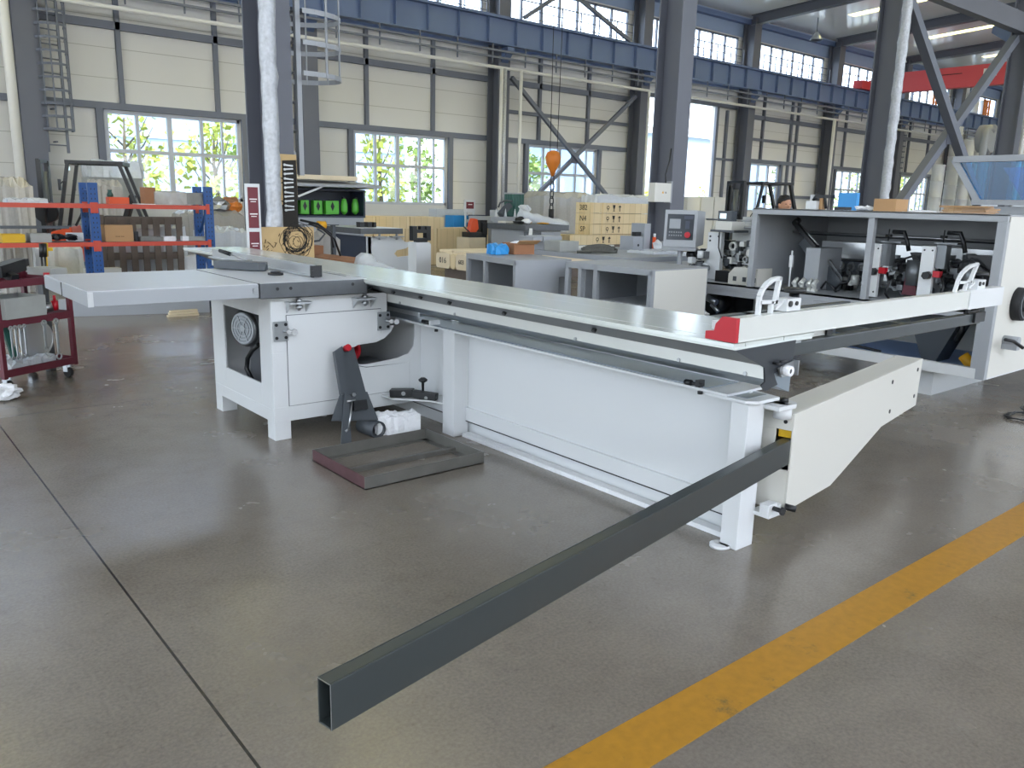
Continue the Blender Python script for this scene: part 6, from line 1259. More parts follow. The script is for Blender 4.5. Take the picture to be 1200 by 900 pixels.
# pressure beam
mb = MB(); mb.box((6.95, 2.3, .93), (7.1, 4.0, 1.07)); mb.box((6.93, 2.3, .955), (6.95, 4.0, .965)); mb.build('pressure_beam', 'alu', em)
mb = MB(); mb.box((6.9, 3.2, .82), (6.99, 3.95, .91)); rb = mb.build('roller_rail', 'dgrey', em)
for i in range(7): mb = MB(); y_ = 3.27+i*.1; mb.ring((6.885, y_, .865), (6.90, y_, .865), .038, .02, n=16); mb.cyl((6.883, y_, .865), (6.895, y_, .865), .014, n=10); mb.build('pressure_roller', 'steel', rb)
for i in range(7): mb = MB(); y_ = 2.3+i*.12; mb.cyl((6.885, y_, .865), (6.92, y_, .865), .036, n=14); mb.build('pressure_roller', 'steel', rb)
# grey housing in the left bay
mb = MB(); a = at(945, 290, 'x', 6.4); b = at(962, 290, 'x', 6.4); mb.box((6.4, b.y, S), (6.75, a.y, at(945, 290, 'x', 6.4).z)); hs = mb.build('glue_housing', 'grey', em, bevel=.003)
a0_ = a; b0_ = b
mb = MB(); p = at(933, 262, 'x', 6.6); q_ = at(957, 290, 'x', 6.6); mb.bar(p, q_, .06, .03); mb.cyl(p+Vector((-.02, 0, 0)), p+Vector((.03, 0, .03)), .03, n=10); mb.build('tape_arm', 'black', em)
mb = MB(); mb.cyl(p+Vector((0.02, 0, .01)), q_+Vector((.02, 0, .02)), .012, n=8); mb.build('gas_strut', 'steel', em)
mb = MB(); mb.prism([at(935, 285, 'x', 6.62), at(945, 277, 'x', 6.62), at(955, 292, 'x', 6.62), at(946, 300, 'x', 6.62)], (.02, 0, 0)); mb.build('guard_plate', 'dgrey', em)
for i, u in enumerate((932, 940, 949, 955)):
    p = at(u, 330, 'x', 6.33); mb = MB(); mb.cyl((6.33, p.y, S), (6.33, p.y, S+.07), .016, n=10); mb.cyl((6.30, p.y, S+.05), (6.36, p.y, S+.09), .018, n=10); mb.box((6.31, p.y-.02, S), (6.35, p.y+.02, S+.02)); mb.build('air_regulator', 'aluwhite', em)
mb = MB(); p = at(928, 300, 'x', 6.3); mb.cyl((6.3, p.y, S), (6.3, p.y, 1.0), .008, n=8); mb.box((6.29, p.y-.015, .86), (6.31, p.y+.015, .96)); mb.build('sight_tube', 'white', em)
mb = MB(); a = at(972, 305, 'x', 6.5); b = at(987, 326, 'x', 6.5); mb.bar(a, b, .015); mb.prism([at(968, 308, 'x', 6.55), at(986, 330, 'x', 6.55), at(982, 342, 'x', 6.55), at(968, 340, 'x', 6.55)], (.02, 0, 0)); mb.build('tilt_plate', 'dgrey', em)
mb = MB()
for (pts) in ([(978, 340), (985, 332), (994, 330), (997, 320), (994, 316)], [(962, 338), (968, 330), (974, 335), (980, 342)]): mb.tube([at(u, v, 'x', 6.45) for u, v in pts], .010, n=6)
mb.build('hose', 'black', em)
rnd = random.Random(12)
def clutter(u0, u1, v0, v1, x0, n, mats, nm):
    """many small machine blocks, cylinders, knobs bolted inside the unit"""
    for mt in mats:
        mb = MB()
        for i in range(n):
            u = rnd.uniform(u0, u1); v = rnd.uniform(v0, v1); p = at(u, v, 'x', x0+rnd.uniform(-.08, .2)); s = rnd.uniform(.018, .045)
            k = rnd.random()
            if k < .4: mb.cbox(p, (s*2, s*1.5, s*rnd.uniform(.8, 2.5)))
            elif k < .8:
                d = rnd.choice([Vector((1, 0, 0)), Vector((0, 1, 0)), Vector((0, 0, 1))]); mb.cyl(p-d*s, p+d*s, s*.8, n=12)
            else: mb.ring(p-Vector((s*.3, 0, 0)), p+Vector((s*.3, 0, 0)), s, s*.6, n=14)
        mb.build(nm, mt, em)
clutter(975, 1008, 318, 338, 6.7, 6, ('black', 'aluwhite', 'motor'), 'unit_fittings')
def head(u0, u1, v0, v1, y_red, lab):
    x = 6.30; a = at(u0, v0, 'x', x); b = at(u1, v0, 'x', x); z0 = S; z1 = a.z
    mb = MB(); mb.box((x, b.y, z0+.01), (x+.04, a.y, z1)); col = mb.build('motor_unit', 'white', em, lab, bevel=.003)
    mb = MB()
    for yy in (a.y-.02, b.y+.02):
        for z in (z1-.03, z0+.05): mb.cyl((x-.003, yy, z), (x+.002, yy, z), .007, n=8)
    mb.build('screw', 'black', col)
    yb = b.y
    mb = MB(); mb.box((x+.02, yb-.07, z1-.16), (x+.10, yb, z1+.01)); mb.box((x+.02, yb-.14, z1+.02), (x+.10, yb+.02, z1+.03)); mb.build('slide', 'motor', col)
    mb = MB(); mb.cyl((x+.04, yb-.03, z1+.03), (x+.04, yb-.03, z1+.12), .005, n=8); mb.cyl((x+.04, yb-.03, z1+.06), (x+.04, yb-.03, z1+.08), .025, n=14); mb.build('spindle_knob', 'black', col)
    mb = MB(); mb.tube([(x+.1, yb-.03, z1+.1), (x+.1, yb-.12, z1+.1), (x+.1, yb-.15, z1+.03), (x+.1, yb-.17, z1-.04)], .016, n=8); mb.prism([(x+.1, yb-.18, z1-.05), (x+.1, yb-.42, z1-.05), (x+.1, yb-.32, z1-.2), (x+.1, yb-.26, z1-.2)], (.1, 0, 0)); mb.build('suction_hood', 'black', col)
    mb = MB(); zz = (z0+z1)/2; mb.box((x-.02, yb-.06, zz-.01), (x+.03, yb-.01, zz+.035)); mb.build('counter', 'red', col)
    mb = MB(); mb.cyl((x-.05, yb+.03, zz), (x, yb+.03, zz), .03, n=6); mb.build('star_knob', 'black', col)
    mb = MB(); mb.cyl((x+.15, yb-.22, zz-.09), (x+.15, yb-.22, zz+.1), .07, n=20); mb.cyl((x+.2, yb-.33, zz-.16), (x+.2, yb-.20, zz-.12), .06, n=18); mb.build('spindle_motor', 'motor', col)
    mb = MB(); mb.tube([(x+.02, yb-.06, zz), (x-.01, yb-.10, zz-.08), (x-.01, yb-.08, zz-.16), (x+.03, yb-.13, zz-.24)], .009, n=6); mb.tube([(x+.05, yb-.1, zz+.08), (x+.05, yb-.24, zz+.14), (x+.08, yb-.34, zz+.06)], .009, n=6); mb.build('air_hose', 'black', col)
head(1019, 1033, 286, 346, 318, 'white motor unit just right of the middle post'); head(1081, 1097, 288, 350, 322, 'white motor unit near the right end')
clutter(1036, 1074, 302, 342, 6.55, 13, ('black', 'motor', 'dgrey', 'steel'), 'unit_fittings')
clutter(1098, 1140, 302, 342, 6.55, 13, ('black', 'motor', 'dgrey'), 'unit_fittings')
mb = MB(); p = at(1067, 332, 'x', 6.4); mb.prism([(6.4, p.y-.05, p.z-.09), (6.4, p.y+.06, p.z-.09), (6.4, p.y+.04, p.z+.09), (6.4, p.y-.03, p.z+.09)], (.08, 0, 0)); mb.build('dust_hood', 'maroon', em, 'dark red dust hood')
mb = MB(); p = at(1160, 345, 'y', 2.19); mb.box((EX-.02, 2.5, S), (EX+.25, 2.9, S+.02)); mb.build('transport_plate', 'white', em)
# lower items
mb = MB(); a = at(1135, 420, 'x', 6.5); mb.cyl((6.5, a.y-.04, .222), (6.5, a.y+.04, .30), .04, n=14); mb.build('yellow_valve', 'ylw', em); mb = MB(); mb.box((6.5, a.y-.17, .222), (6.62, a.y-.05, .32)); mb.tube([at(1120, 400, 'x', 6.45), at(1127, 388, 'x', 6.45), at(1130, 372, 'x', 6.45)], .02, n=6); mb.tube([(6.45, 3.9, .24), (6.45, 3.6, .25), (6.4, 3.35, .27), (6.45, 3.1, .24)], .012, n=6); mb.cbox((6.45, 3.75, .25), (.06, .12, .05)); mb.build('wiring', 'black', em)
for i, u in enumerate((1092,)):
    p = at(u, 415, 'x', 6.5); mb = MB(); mb.prism([(6.45, p.y-.05, .225), (6.45, p.y+.05, .225), (6.45, p.y+.2, .58), (6.45, p.y-.2, .58)], (.25, 0, 0)); mb.build('chip_hopper', 'dgrey', em)
mb = MB(); mb.box((6.7, 3.75, .222), (6.9, 4.15, .50)); mb.build('white_canister', 'white', em)
# round black dial on the end panel
dl_ = MB(); p = at(1200, 357, 'y', 2.15); 
dl_.cyl((p.x, 2.14, p.z), (p.x, 2.2, p.z), .115, .12, n=30); hd = dl_.build('end_motor', 'rubber', em, 'round black motor end')
mb = MB(); mb.ring((p.x, 2.132, p.z), (p.x, 2.145, p.z), .10, .085, n=28); mb.cyl((p.x, 2.13, p.z), (p.x, 2.145, p.z), .05, n=20); mb.build('motor_cap', 'dgrey', hd)
mb = MB(); mb.cyl((p.x-.13, 2.1, p.z-.25), (p.x-.13, 2.2, p.z-.25), .035, n=16); mb.box((p.x-.16, 2.1, p.z-.31), (p.x-.10, 2.2, p.z-.27)); mb.build('small_fitting', 'grey', em)
mb = MB(); mb.tube([at(1178, 398, 'y', 2.12), at(1188, 400, 'y', 2.1), at(1199, 408, 'y', 2.05)], .012, n=6); mb.build('end_cable', 'black', em)
# low left section: spindle machinery on the table
mb = MB(); a = at(830, 272, 'x', 6.45); b = at(846, 272, 'x', 6.45); mb.box((6.45, b.y, S), (6.5, a.y, a.z)); lc = mb.build('column_plate', 'white', em, bevel=.003)
mb = MB(); 
for v in (277, 282): mb.cyl((6.445, a.y-.03, at(834, v, 'x', 6.45).z), (6.45, a.y-.03, at(834, v, 'x', 6.45).z), .01, n=8)
mb.cyl((6.445, b.y+.03, at(842, 277, 'x', 6.45).z), (6.45, b.y+.03, at(842, 277, 'x', 6.45).z), .01, n=8); mb.tube([at(843, 272, 'x', 6.42), at(842, 290, 'x', 6.42), at(846, 303, 'x', 6.42)], .006, n=5); mb.build('screw', 'black', lc)
mb = MB(); a = at(839, 259, 'x', 6.4); b = at(858, 259, 'x', 6.4); z0 = at(839, 269, 'x', 6.4).z; mb.box((6.4, b.y, z0), (6.6, a.y, a.z)); du = mb.build('display_unit', 'offwhite', em)
a = at(842, 247, 'x', 6.42); b = at(858, 247, 'x', 6.42); mb = MB(); mb.box((6.42, b.y, at(842, 259, 'x', 6.4).z), (6.5, a.y, a.z)); mb.build('display', 'dgrey', du); a = at(844, 250, 'x', 6.415); b = at(851, 250, 'x', 6.415); mb = MB(); mb.box((6.415, b.y, at(844, 256, 'x', 6.42).z), (6.42, a.y, a.z)); mb.build('lit_screen', 'lamp', du)
mb = MB(); mb.box((6.38, at(862, 270, 'x', 6.4).y, z0-.02), (6.6, at(834, 270, 'x', 6.4).y, z0)); mb.build('display_bracket', 'dgrey', du)
mb = MB(); a = at(858, 280, 'x', 6.7); b = at(888, 280, 'x', 6.7); mb.box((6.7, b.y, a.z-.02), (6.95, a.y, at(858, 272, 'x', 6.7).z)); mb.box((6.9, b.y, S), (6.95, a.y, a.z)); mb.build('spindle_cover', 'white', em)
mb = MB(); mb.cyl(at(828, 257, 'x', 6.6), at(890, 259, 'x', 6.6), .008, n=8); mb.cyl(at(858, 266, 'x', 6.6), at(890, 267, 'x', 6.6), .014, n=8); mb.build('cross_rod', 'steel', em)
mb = MB(); p = at(873, 272, 'x', 6.7); mb.blob((6.75, p.y, p.z+.02), (.09, .1, .06), sub=3, amp=.04, seed=1, flat=False); mb.box((6.72, p.y-.15, at(870, 262, 'x', 6.7).z), (6.9, p.y+.05, at(870, 254, 'x', 6.7).z)); mb.build('white_guard', 'white', em)
mb = MB(); pg = [(880, 262), (882, 250), (888, 243), (893, 243), (890, 262)]; mb.prism([at(u, v, 'x', 6.62) for u, v in pg], (.04, 0, 0)); mb.build('side_guard', 'grey', em)
clutter(850, 886, 285, 312, 6.6, 16, ('black', 'steel', 'dgrey', 'aluwhite'), 'spindle_fittings')
clutter(809, 828, 292, 320, 6.36, 8, ('black', 'white', 'motor'), 'spindle_fittings')
mb = MB(); a = at(812, 298, 'x', 6.5); b = at(828, 298, 'x', 6.5); mb.box((6.5, b.y-.1, S), (6.54, a.y, a.z)); mb.build('rear_plate', 'aluwhite', em)
mb = MB(); mb.box((6.55, at(880, 309, 'x', 6.5).y, at(850, 309, 'x', 6.5).z), (6.8, at(846, 309, 'x', 6.5).y, at(850, 307, 'x', 6.5).z)); mb.build('cross_slide', 'steel', em)
mb = MB(); a = at(840, 322, 'x', 6.3); mb.cbox((6.33, at(847, 326, 'x', 6.3).y, S+.05), (.08, .16, .1)); mb.build('valve_block', 'black', em)
# cream terminal box
mb = MB(); a = at(856, 322, 'x', 6.25); b = at(890, 322, 'x', 6.25); zt = at(857, 316, 'x', 6.3).z; mb.prism([(6.22, a.y, S), (6.22, a.y, S+.09), (6.22, a.y-.06, S+.15), (6.22, b.y+.0, S+.15), (6.22, b.y, S)], (.22, 0, 0)); tbx = mb.build('terminal_box', 'offwhite', em)
for i in range(3): mb = MB(); mb.cbox((6.218, a.y-.07-i*.1, S+.05), (.006, .035, .04)); mb.build('socket', 'dgrey', tbx)
mb = MB(); a = at(833, 350, 'x', 6.6); b = at(862, 350, 'x', 6.6); mb.box((6.6, b.y, .223), (6.9, a.y, .6)); mb.cyl((6.42, (a.y+b.y)/2, .45), (6.6, (a.y+b.y)/2, .45), .1, n=20); mb.build('drive_motor', 'black', em)
mb = MB(); mb.box((6.2, 4.5, .223), (6.26, 4.97, .5)); mb.cyl((6.35, 4.6, .5), (6.35, 4.75, .5), .03, n=10); mb.bm.clear(); mb.cyl((6.3, 4.62, .48), (6.3, 4.75, .52), .03, n=10); mb.cyl((6.28, 4.58, .40), (6.28, 4.66, .46), .02, n=8); mb.build('clamp_fittings', 'steel', em)
# control panel on its post
cp_ = thing('control_panel', 'grey control box with screen and red emergency button on a bent post', 'control panel', (6.2, 5.1, .7))
xf = Matrix.Translation(at(797, 268, 'y', 5.1)) @ Matrix.Rotation(math.radians(-58), 4, 'Z') @ Matrix.Rotation(math.radians(0), 4, 'X')
C0 = at(797, 268, 'y', 5.1)
mb = MB(xf); W2, H2 = .155, .175
mb.hexa([(-W2, 0, -H2), (W2, 0, -H2), (W2+.05, .24, -H2+.02), (-W2+.02, .24, -H2+.02), (-W2, .03, H2), (W2, .03, H2), (W2+.05, .24, H2-.01), (-W2+.02, .24, H2-.01)]); box_ = mb.build('control_box', 'grey', cp_, bevel=.006)
sl_ = .03/(2*H2)
def cf(x0, x1, z0, z1, dy=.0035): 
    return [(x0, (z0+H2)*sl_-dy, z0), (x1, (z0+H2)*sl_-dy, z0), (x1, (z1+H2)*sl_-dy, z1), (x0, (z1+H2)*sl_-dy, z1)]
mb = MB(xf); mb.prism(cf(-.125, .125, -.105, .135), (0, .004, 0)); mb.build('face_plate', 'screen', box_)
mb = MB(xf); mb.prism(cf(-.105, .0, 0, .09, .006), (0, .003, 0)); mb.build('screen', 'lcd', box_)
mb = MB(xf); mb.prism(cf(.045, .085, .0, .075, .006), (0, .003, 0)); mb.prism(cf(.03, .115, .09, .12, .006), (0, .003, 0)); mb.build('button_label', 'navy', box_)
mb = MB(xf)
for i in range(6):
    for j in range(2): mb.prism(cf(-.105+i*.022, -.093+i*.022, -.04-j*.03, -.028-j*.03, .006), (0, .003, 0))
mb.build('keypad', 'motor', box_)
mb = MB(xf); mb.cyl((.075, .015, -.055), (.075, -.02, -.055), .012, n=12); mb.cyl((.075, -.018, -.055), (.075, -.035, -.055), .028, n=20); mb.build('emergency_button', 'red', box_)
mb = MB(xf); mb.hexa([(-W2-.005, -.03, -H2-.03), (W2+.005, -.03, -H2-.03), (W2+.02, .1, -H2-.04), (-W2, .1, -H2-.04), (-W2-.005, 0, -H2-.002), (W2+.005, 0, -H2-.002), (W2+.02, .1, -H2-.002), (-W2, .1, -H2-.002)]); mb.build('lower_ledge', 'grey', cp_)
pb0 = at(797, 290, 'y', 5.12); pb1 = at(795, 342, 'y', 5.12)
mb = MB(); mb.tube([pb0+Vector((0, 0, .02)), pb0.lerp(pb1, .5), pb1, Vector((pb1.x+.02, 5.12, .65))], .024, n=14); mb.build('post', 'grey', cp_)
la = at(748, 345, 'y', 5.16); mb = MB(); mb.bar(Vector((la.x, 5.16, pb1.z-.01)), Vector((pb1.x, 5.14, pb1.z-.01)), .05, .06); mb.bar(Vector((la.x+.02, 5.16, pb1.z-.03)), Vector((la.x+.02, 5.16, pb1.z+.14)), .045, .045); mb.build('side_arm', 'grey', cp_)
# things on top of the machine
def top(u0, u1, vt, x, d, mat, lab, name, cat, z0=T+.001):
    a = at(u0, 240, 'x', x); b = at(u1, 240, 'x', x); z = max(at((u0+u1)/2, vt, 'x', x).z, z0+.015); mb = MB(); mb.box((x, b.y, z0), (x+d, a.y, z)); return item(mb, name, mat, lab, cat)
top(982, 1003, 226, 6.9, .05, 'bluep', 'blue folder standing on top of the edge banding machine', 'blue_folder', 'folder')
top(1024, 1050, 233, 6.5, .2, 'carton', 'small brown parcel on the edge banding machine top', 'brown_parcel', 'parcel')
mb = MB(); rnd = random.Random(3)
a = at(1108, 246, 'x', 6.6); b = at(1158, 246, 'x', 6.6)
for i in range(7):
    o = rnd.uniform(-.03, .03); mb.hexa([(6.55+o, b.y+o, T+.001+i*.008), (6.8+o, b.y-o, T+.001+i*.008), (6.8-o, a.y+o, T+.001+i*.008), (6.55, a.y-o, T+.001+i*.008), (6.55+o, b.y+o, T+.007+i*.008), (6.8+o, b.y-o, T+.007+i*.008), (6.8-o, a.y+o, T+.007+i*.008), (6.55, a.y-o, T+.007+i*.008)])
item(mb, 'paper_stack', 'carton', 'pile of brown paper sheets on the edge banding machine top', 'paper pile')
dv = thing('hand_device', 'white and dark hand device standing on the machine top beside the seated man', 'device', (6.8, 3.7, T)); a = at(944, 240, 'x', 6.8); b = at(956, 240, 'x', 6.8)
mb = MB(); mb.box((6.8, b.y, T+.001), (6.95, a.y, T+.075)); mb.cyl((6.87, a.y-.02, T+.075), (6.87, a.y-.02, T+.13), .02, n=12); mb.build('device_body', 'white', dv, bevel=.004); mb = MB(); mb.tube([(6.85, b.y+.06, T+.08), (6.85, b.y+.02, T+.14), (6.85, b.y-.05, T+.12), (6.85, b.y-.07, T+.01)], .013, n=8); mb.box((6.84, b.y-.12, T+.1), (6.9, b.y+.04, T+.13)); mb.build('grip', 'black', dv)
top(960, 964, 229, 6.85, .05, 'carton', 'narrow upright wooden piece beside the hand device', 'wooden_piece', 'wood piece')
top(978, 991, 242.5, 6.5, .1, 'black', 'flat black tool before the blue folder', 'flat_tool', 'tool')
for i, (u, lb) in enumerate(((1009, 'left'), (1016, 'right'))): p = at(u, 244, 'x', 6.6); mb = MB(); mb.blob((6.6, p.y, T+.022), (.04, .05, .02), amp=.3, seed=9+i); item(mb, 'crumpled_paper', 'eps', 'crumpled white paper beside the blue folder, %s one' % lb, 'paper')
p = at(1086, 246, 'x', 6.7); mb = MB(); mb.hexa([(6.65, p.y-.1, T+.001), (6.8, p.y-.1, T+.001), (6.8, p.y+.12, T+.001), (6.65, p.y+.12, T+.001), (6.65, p.y-.1, T+.012), (6.8, p.y-.1, T+.012), (6.8, p.y+.12, T+.02), (6.65, p.y+.12, T+.012)]); item(mb, 'white_papers', 'eps', 'white papers lying between the parcel and the brown pile', 'papers')
# machine with the blue acrylic hood behind
bh = thing('hooded_machine', 'grey machine with a sloping blue acrylic hood at the right edge', 'machine', (10.0, 4.4, 0))
bx_ = 9.0
def B(u, v): return at(u, v, 'x', bx_)
tl_, tr_ = B(1119, 187), B(1235, 184); ml, mr = B(1145, 236), B(1235, 236); bl, br = B(1145, 245), B(1235, 245)
mb = MB(); mb.prism([B(1121, 190), B(1235, 188), B(1235, 235), B(1146, 234)], (.012, 0, 0)); mb.prism([B(1121, 190)+Vector((1.2, 0, 0)), B(1235, 188)+Vector((1.2, 0, 0)), B(1235, 235)+Vector((1.2, 0, 0)), B(1146, 234)+Vector((1.2, 0, 0))], (.012, 0, 0)); mb.build('acrylic_hood', 'acrylic', bh)
mb = MB(); mb.bar(tl_, tr_, .08, .06); mb.bar(tl_, B(1146, 236), .05, .06); mb.bar(B(1140, 237), B(1235, 238), .08, .05); mb.build('hood_frame', 'grey', bh)
z = B(1145, 239).z; mb = MB(); mb.box((bx_, 2.2, z-.1), (bx_+1.4, B(1128, 240).y, z-.02)); mb.build('deck', 'grey', bh); mb = MB(); mb.box((bx_+.05, 2.2, 0), (bx_+1.3, B(1140, 240).y, z-.1)); mb.build('machine_body', 'grey', bh)
mb = MB(); mb.box((bx_-.02, 2.6, z-.02), (bx_+.4, 3.2, z+.01)); mb.box((bx_, B(1160, 238).y, z-.02), (bx_+.2, B(1150, 238).y, z+.03)); mb.build('deck_fittings', 'steel', bh)
# ducts joining beside
q_ = at(1160, 160, 'y', 12.0); mb = MB(); mb.cyl((q_.x, 12, 0), (q_.x, 12, 3.0), .12, n=12); mb.bm.clear()
p = at(1158, 165, 'y', 14.5); fan = thing('extraction_fan', 'grey dust fan housing with round elbows between the ducts and the right column', 'fan', (p.x, 14.5, 0))
mb = MB(); mb.cyl((p.x+.2, 14.4, p.z+.1), (p.x+.2, 14.9, p.z+.1), .55, n=24); mb.build('fan_housing', 'grey', fan)
mb = MB(); mb.tube([(p.x-.35, 14.5, 0), (p.x-.35, 14.5, p.z+.1), (p.x-.3, 14.5, p.z+.4), (p.x-.05, 14.5, p.z+.5), (p.x+.2, 14.5, p.z+.4)], .14, n=14); mb.tube([(p.x+.75, 14.5, 0), (p.x+.75, 14.5, p.z+.2), (p.x+.8, 14.5, p.z+.6)], .13, n=14); mb.tube([(p.x+.3, 14.6, 0), (p.x+.3, 14.6, p.z-.4)], .1, n=12); mb.build('elbow_pipes', 'grey', fan)
# cable on the floor at right
c_ = at(1192, 492, 'z', 0); mb = MB(); pts = []
for k in range(44):
    a = k*.45; r = .11+.025*math.sin(k*1.7); pts.append((c_.x+.09+r*1.2*math.cos(a), c_.y+.0+r*math.sin(a)*.8, .008+.004*(k % 3)))
mb.tube(pts, .005, n=5); mb.tube([(c_.x+.2, c_.y, .012), (c_.x+.35, c_.y+.1, .01), (c_.x+.6, c_.y+.15, .01)], .005, n=5); item(mb, 'loose_cable', 'black', 'loose black cable coil on the floor at the right edge', 'cable')
# ================================================================ SEATED MAN BEHIND THE MACHINE
hp = dp(917.5, 240, 11.0)
man = thing('person', 'dark haired person seated behind the machine, only the head showing', 'person', (hp.x, hp.y, 0), rz=math.radians(150))
def skinned(name, pts, edges, mat, par, sub=2):
    me = bpy.data.meshes.new(name); me.from_pydata([p[:3] for p in pts], edges, []); o = bpy.data.objects.new(name, me); COL.objects.link(o); o.parent = par; me.materials.append(MT[mat])
    s = o.modifiers.new('skin', 'SKIN'); s.use_smooth_shade = True
    for v, p in zip(me.skin_vertices[0].data, pts): v.radius = (p[3], p[4] if len(p) > 4 else p[3])
    me.skin_vertices[0].data[0].use_root = True
    b = o.modifiers.new('sub', 'SUBSURF'); b.levels = sub; b.render_levels = sub
    return o
hz = hp.z  # head centre height
by = hz-.78                     # hip height
pts = [(0, 0, by, .15, .11), (0, .0, by+.22, .14, .10), (0, .02, by+.43, .17, .10), (0, .03, by+.56, .055), (0, .04, by+.64, .05),
       (.18, .02, by+.47, .06), (.24, .08, by+.22, .045), (.2, .30, by+.18, .035), (-.18, .02, by+.47, .06), (-.24, .08, by+.22, .045), (-.2, .30, by+.18, .035),
       (.10, .05, by-.02, .09), (.13, .42, by-.02, .065), (.13, .44, by-.40 if by > .45 else .06, .045), (-.10, .05, by-.02, .09), (-.13, .42, by-.02, .065), (-.13, .44, by-.40 if by > .45 else .06, .045)]
ed = [(0, 1), (1, 2), (2, 3), (3, 4), (2, 5), (5, 6), (6, 7), (2, 8), (8, 9), (9, 10), (0, 11), (11, 12), (12, 13), (0, 14), (14, 15), (15, 16)]
skinned('body', pts, ed, 'cloth', man)
mb = L(man); mb.blob((0, .05, hz), (.078, .098, .118), sub=3, amp=0, flat=False); mb.blob((0, .155, hz-.02), (.014, .02, .024), sub=2, amp=0, flat=False)
for s in (-1, 1): mb.blob((s*.079, .05, hz-.01), (.012, .022, .032), sub=2, amp=0, flat=False)
mb.cyl((0, .03, hz-.17), (0, .04, hz-.08), .052, n=14); mb.build('head', 'skin', man)
mb = L(man)
for s in (-1, 1): mb.blob((s*.03, .142, hz+.01), (.012, .006, .006), sub=1, amp=0)
mb.box((-.02, .143, hz-.062), (.02, .15, hz-.057)); mb.build('face_features', 'hair', man)
mb = L(man); mb.blob((0, .032, hz+.035), (.088, .102, .1), sub=3, amp=.05, seed=2); mb.build('hair', 'hair', man)
for s in (-1, 1):
    P_ = [(0, 0, 0, .02), (0, .05, -.005, .032, .014), (0, .09, -.01, .03, .012)]; E2 = [(0, 1), (1, 2)]
    for k, x in enumerate((-.028, -.01, .009, .027)):
        n_ = len(P_); ln = (.065, .075, .07, .055)[k]; P_ += [(x, .1+ln*.5, -.012, .009), (x*1.1, .1+ln, -.03, .008)]; E2 += [(2, n_), (n_, n_+1)]
    n_ = len(P_); P_ += [(-s*.04, .06, -.01, .011), (-s*.055, .095, -.02, .009)]; E2 += [(1, n_), (n_, n_+1)]
    h = skinned('hand', [(s*.2+a, .30+b, by+.18+c)+tuple(r) for a, b, c, *r in P_], E2, 'skin', man, 1)
st = thing('stool', 'plain stool under the seated person', 'stool', (hp.x, hp.y, 0)); 
zz = by-.16
mb = MB(); mb.cyl((hp.x, hp.y, zz-.04), (hp.x, hp.y, zz), .17, n=24); mb.build('seat', 'black', st)
for a in (45, 135, 225, 315):
    a = math.radians(a); mb = MB(); mb.cyl((hp.x+.12*math.cos(a), hp.y+.12*math.sin(a), zz-.04), (hp.x+.17*math.cos(a), hp.y+.17*math.sin(a), 0), .015, n=8); mb.build('leg', 'steel', st)
# every screw, hole, lug, roller and fitting becomes a part of its own
def split_parts(names):
    for o in [x for x in bpy.data.objects if x.type == 'MESH' and x.parent is not None and x.name.split('.')[0] in names]:
        bm = bmesh.new(); bm.from_mesh(o.data); bm.verts.ensure_lookup_table(); bm.faces.ensure_lookup_table()
        seen = {}; n = 0
        for v in bm.verts:
            if v in seen: continue
            st = [v]; seen[v] = n
            while st:
                a = st.pop()
                for e in a.link_edges:
                    b = e.other_vert(a)
                    if b not in seen: seen[b] = n; st.append(b)
            n += 1
        if n > 1:
            groups = [[] for _ in range(n)]
            for f in bm.faces: groups[seen[f.verts[0]]].append(([tuple(v.co) for v in f.verts], f.smooth))
            for k, g in enumerate(groups):
                me = bpy.data.meshes.new(o.name.split('.')[0]); t = bmesh.new(); mp = {}
                for co, sm in g:
                    vs = []
                    for c in co:
                        if c not in mp: mp[c] = t.verts.new(c)
                        vs.append(mp[c])
                    try: f = t.faces.new(vs); f.smooth = sm
                    except ValueError: pass
                t.to_mesh(me); t.free(); me.materials.append(o.data.materials[0])
                if k == 0: o.data = me
                else:
                    c = o.copy(); c.data = me; COL.objects.link(c)
        bm.free()
split_parts({'screw_hole', 'rail_screw', 'bolt_hole', 'hole', 'screw', 'hinge_lug', 'hinge_bush', 'unit_fittings', 'spindle_fittings', 'acrylic_hood', 'bearer', 'middle_rail', 'air_regulator', 'handling_marks', 'frame_brace', 'beam_connector', 'mast_crossbar', 'end_boards', 'bore', 'clamp_knob', 'adjusting_screw', 'clamp_screw', 'hinge_bolt'})

GRP = {'pine_crate': 'pine crates stacked in the hall', 'wrench': 'wrenches hung on the cart and the tool board', 'tree': 'young trees outside the windows', 'steel_column': 'steel columns of the hall',
 'roof_rafter': 'steel rafters under the roof', 'down_pipe': 'vertical drain pipes on the back wall', 'spiral_duct': 'white spiral ducts', 'storage_bin': 'bins at the back wall', 'loose_part': 'loose parts on piles and tables',
 'long_crate': 'low stencilled crates', 'tool_case': 'green cases in the display cabinet', 'hanging_lamp': 'hall lamps', 'safety_railing': 'railings before the high windows', 'steel_pin': 'pins on the steel bench',
 'wrapped_goods': 'wrapped goods at the far wall', 'cross_brace': 'cross braces', 'black_bracket': 'brackets on the second saw', 'pale_block_stack': 'pale piles in the doorway', 'forklift': 'forklifts', 'hand_tool': 'tools in the cup', 'fitting': 'fittings on the long table',
 'open_cabinet': 'grey open cabinets', 'caged_ladder': 'caged ladders', 'panel_saw': 'panel saws', 'lagged_pipe': 'foil wrapped pipes', 'black_casting': 'black parts on the shelf', 'paper_box': 'small white boxes on the shelf', 'hose': 'hoses beside the second saw', 'cream_beam': 'cream beams', 'crumpled_paper': 'crumpled papers'}
cnt = {}
for o in bpy.data.objects:
    if o.parent is None and 'category' in o: cnt.setdefault(o.name.split('.')[0], []).append(o)
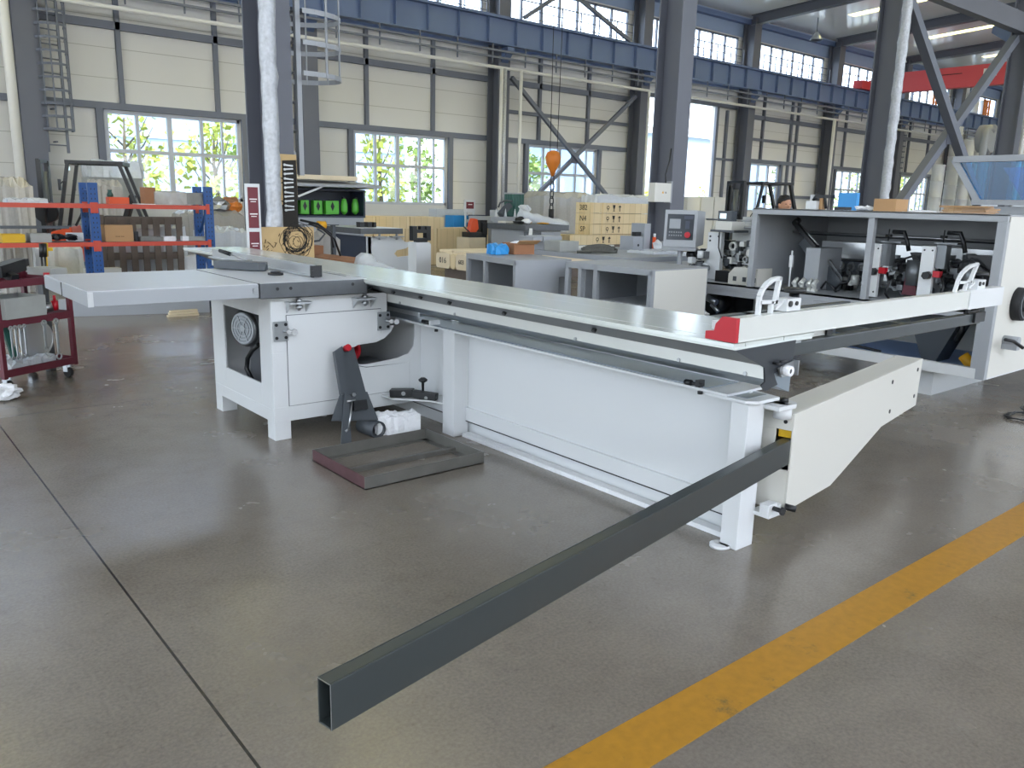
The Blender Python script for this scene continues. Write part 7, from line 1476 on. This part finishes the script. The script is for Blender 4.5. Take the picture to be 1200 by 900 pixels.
for k, v in cnt.items():
    if len(v) > 1 and k in GRP:
        for o in v: o['group'] = GRP[k]
# ================================================================ LIGHT AND CAMERA
w = bpy.data.worlds.new('sky'); sc.world = w; w.use_nodes = True; nt = w.node_tree; N = nt.nodes; bg = N['Background']
sky = N.new('ShaderNodeTexSky'); sky.sky_type = 'NISHITA'; sky.sun_disc = False; sky.sun_elevation = math.radians(48); sky.sun_rotation = math.radians(200); sky.air_density = 1.0; sky.dust_density = 2.0; sky.ozone_density = 1.0
mx = N.new('ShaderNodeMix'); mx.data_type = 'RGBA'; mx.inputs[0].default_value = .55; mx.inputs[7].default_value = (.92, 1.0, 1.12, 1)
sc_ = N.new('ShaderNodeVectorMath'); sc_.operation = 'SCALE'; sc_.inputs['Scale'].default_value = .14
nt.links.new(sky.outputs[0], sc_.inputs[0]); nt.links.new(sc_.outputs[0], mx.inputs[6]); nt.links.new(mx.outputs[2], bg.inputs['Color']); bg.inputs['Strength'].default_value = 5.0
sn = bpy.data.lights.new('sun', 'SUN'); sn.energy = 4.5; sn.angle = math.radians(1.5); sn.color = (1, .96, .88)
so = bpy.data.objects.new('sun', sn); COL.objects.link(so); so.rotation_euler = (math.radians(24), math.radians(-14), 0); so.location = (10, 40, 30)
cd = bpy.data.cameras.new('camera'); cam = bpy.data.objects.new('camera', cd); COL.objects.link(cam)
cd.sensor_fit = 'HORIZONTAL'; cd.sensor_width = 36; cd.lens = FPX*36/1200; cd.clip_start = .05; cd.clip_end = 300
cam.matrix_world = Matrix(((CR.x, CU.x, -_F.x, 0), (CR.y, CU.y, -_F.y, 0), (CR.z, CU.z, -_F.z, H), (0, 0, 0, 1)))
sc.camera = cam
sc.view_settings.view_transform = 'Standard'; sc.view_settings.look = 'None'; sc.view_settings.gamma = 1; sc.view_settings.use_curve_mapping = False; sc.view_settings.exposure = 0.64
sc.cycles.max_bounces = 8; sc.cycles.diffuse_bounces = 5; sc.cycles.glossy_bounces = 4; sc.cycles.transparent_max_bounces = 12; sc.cycles.sample_clamp_indirect = 8
sc.cycles.use_denoising = True
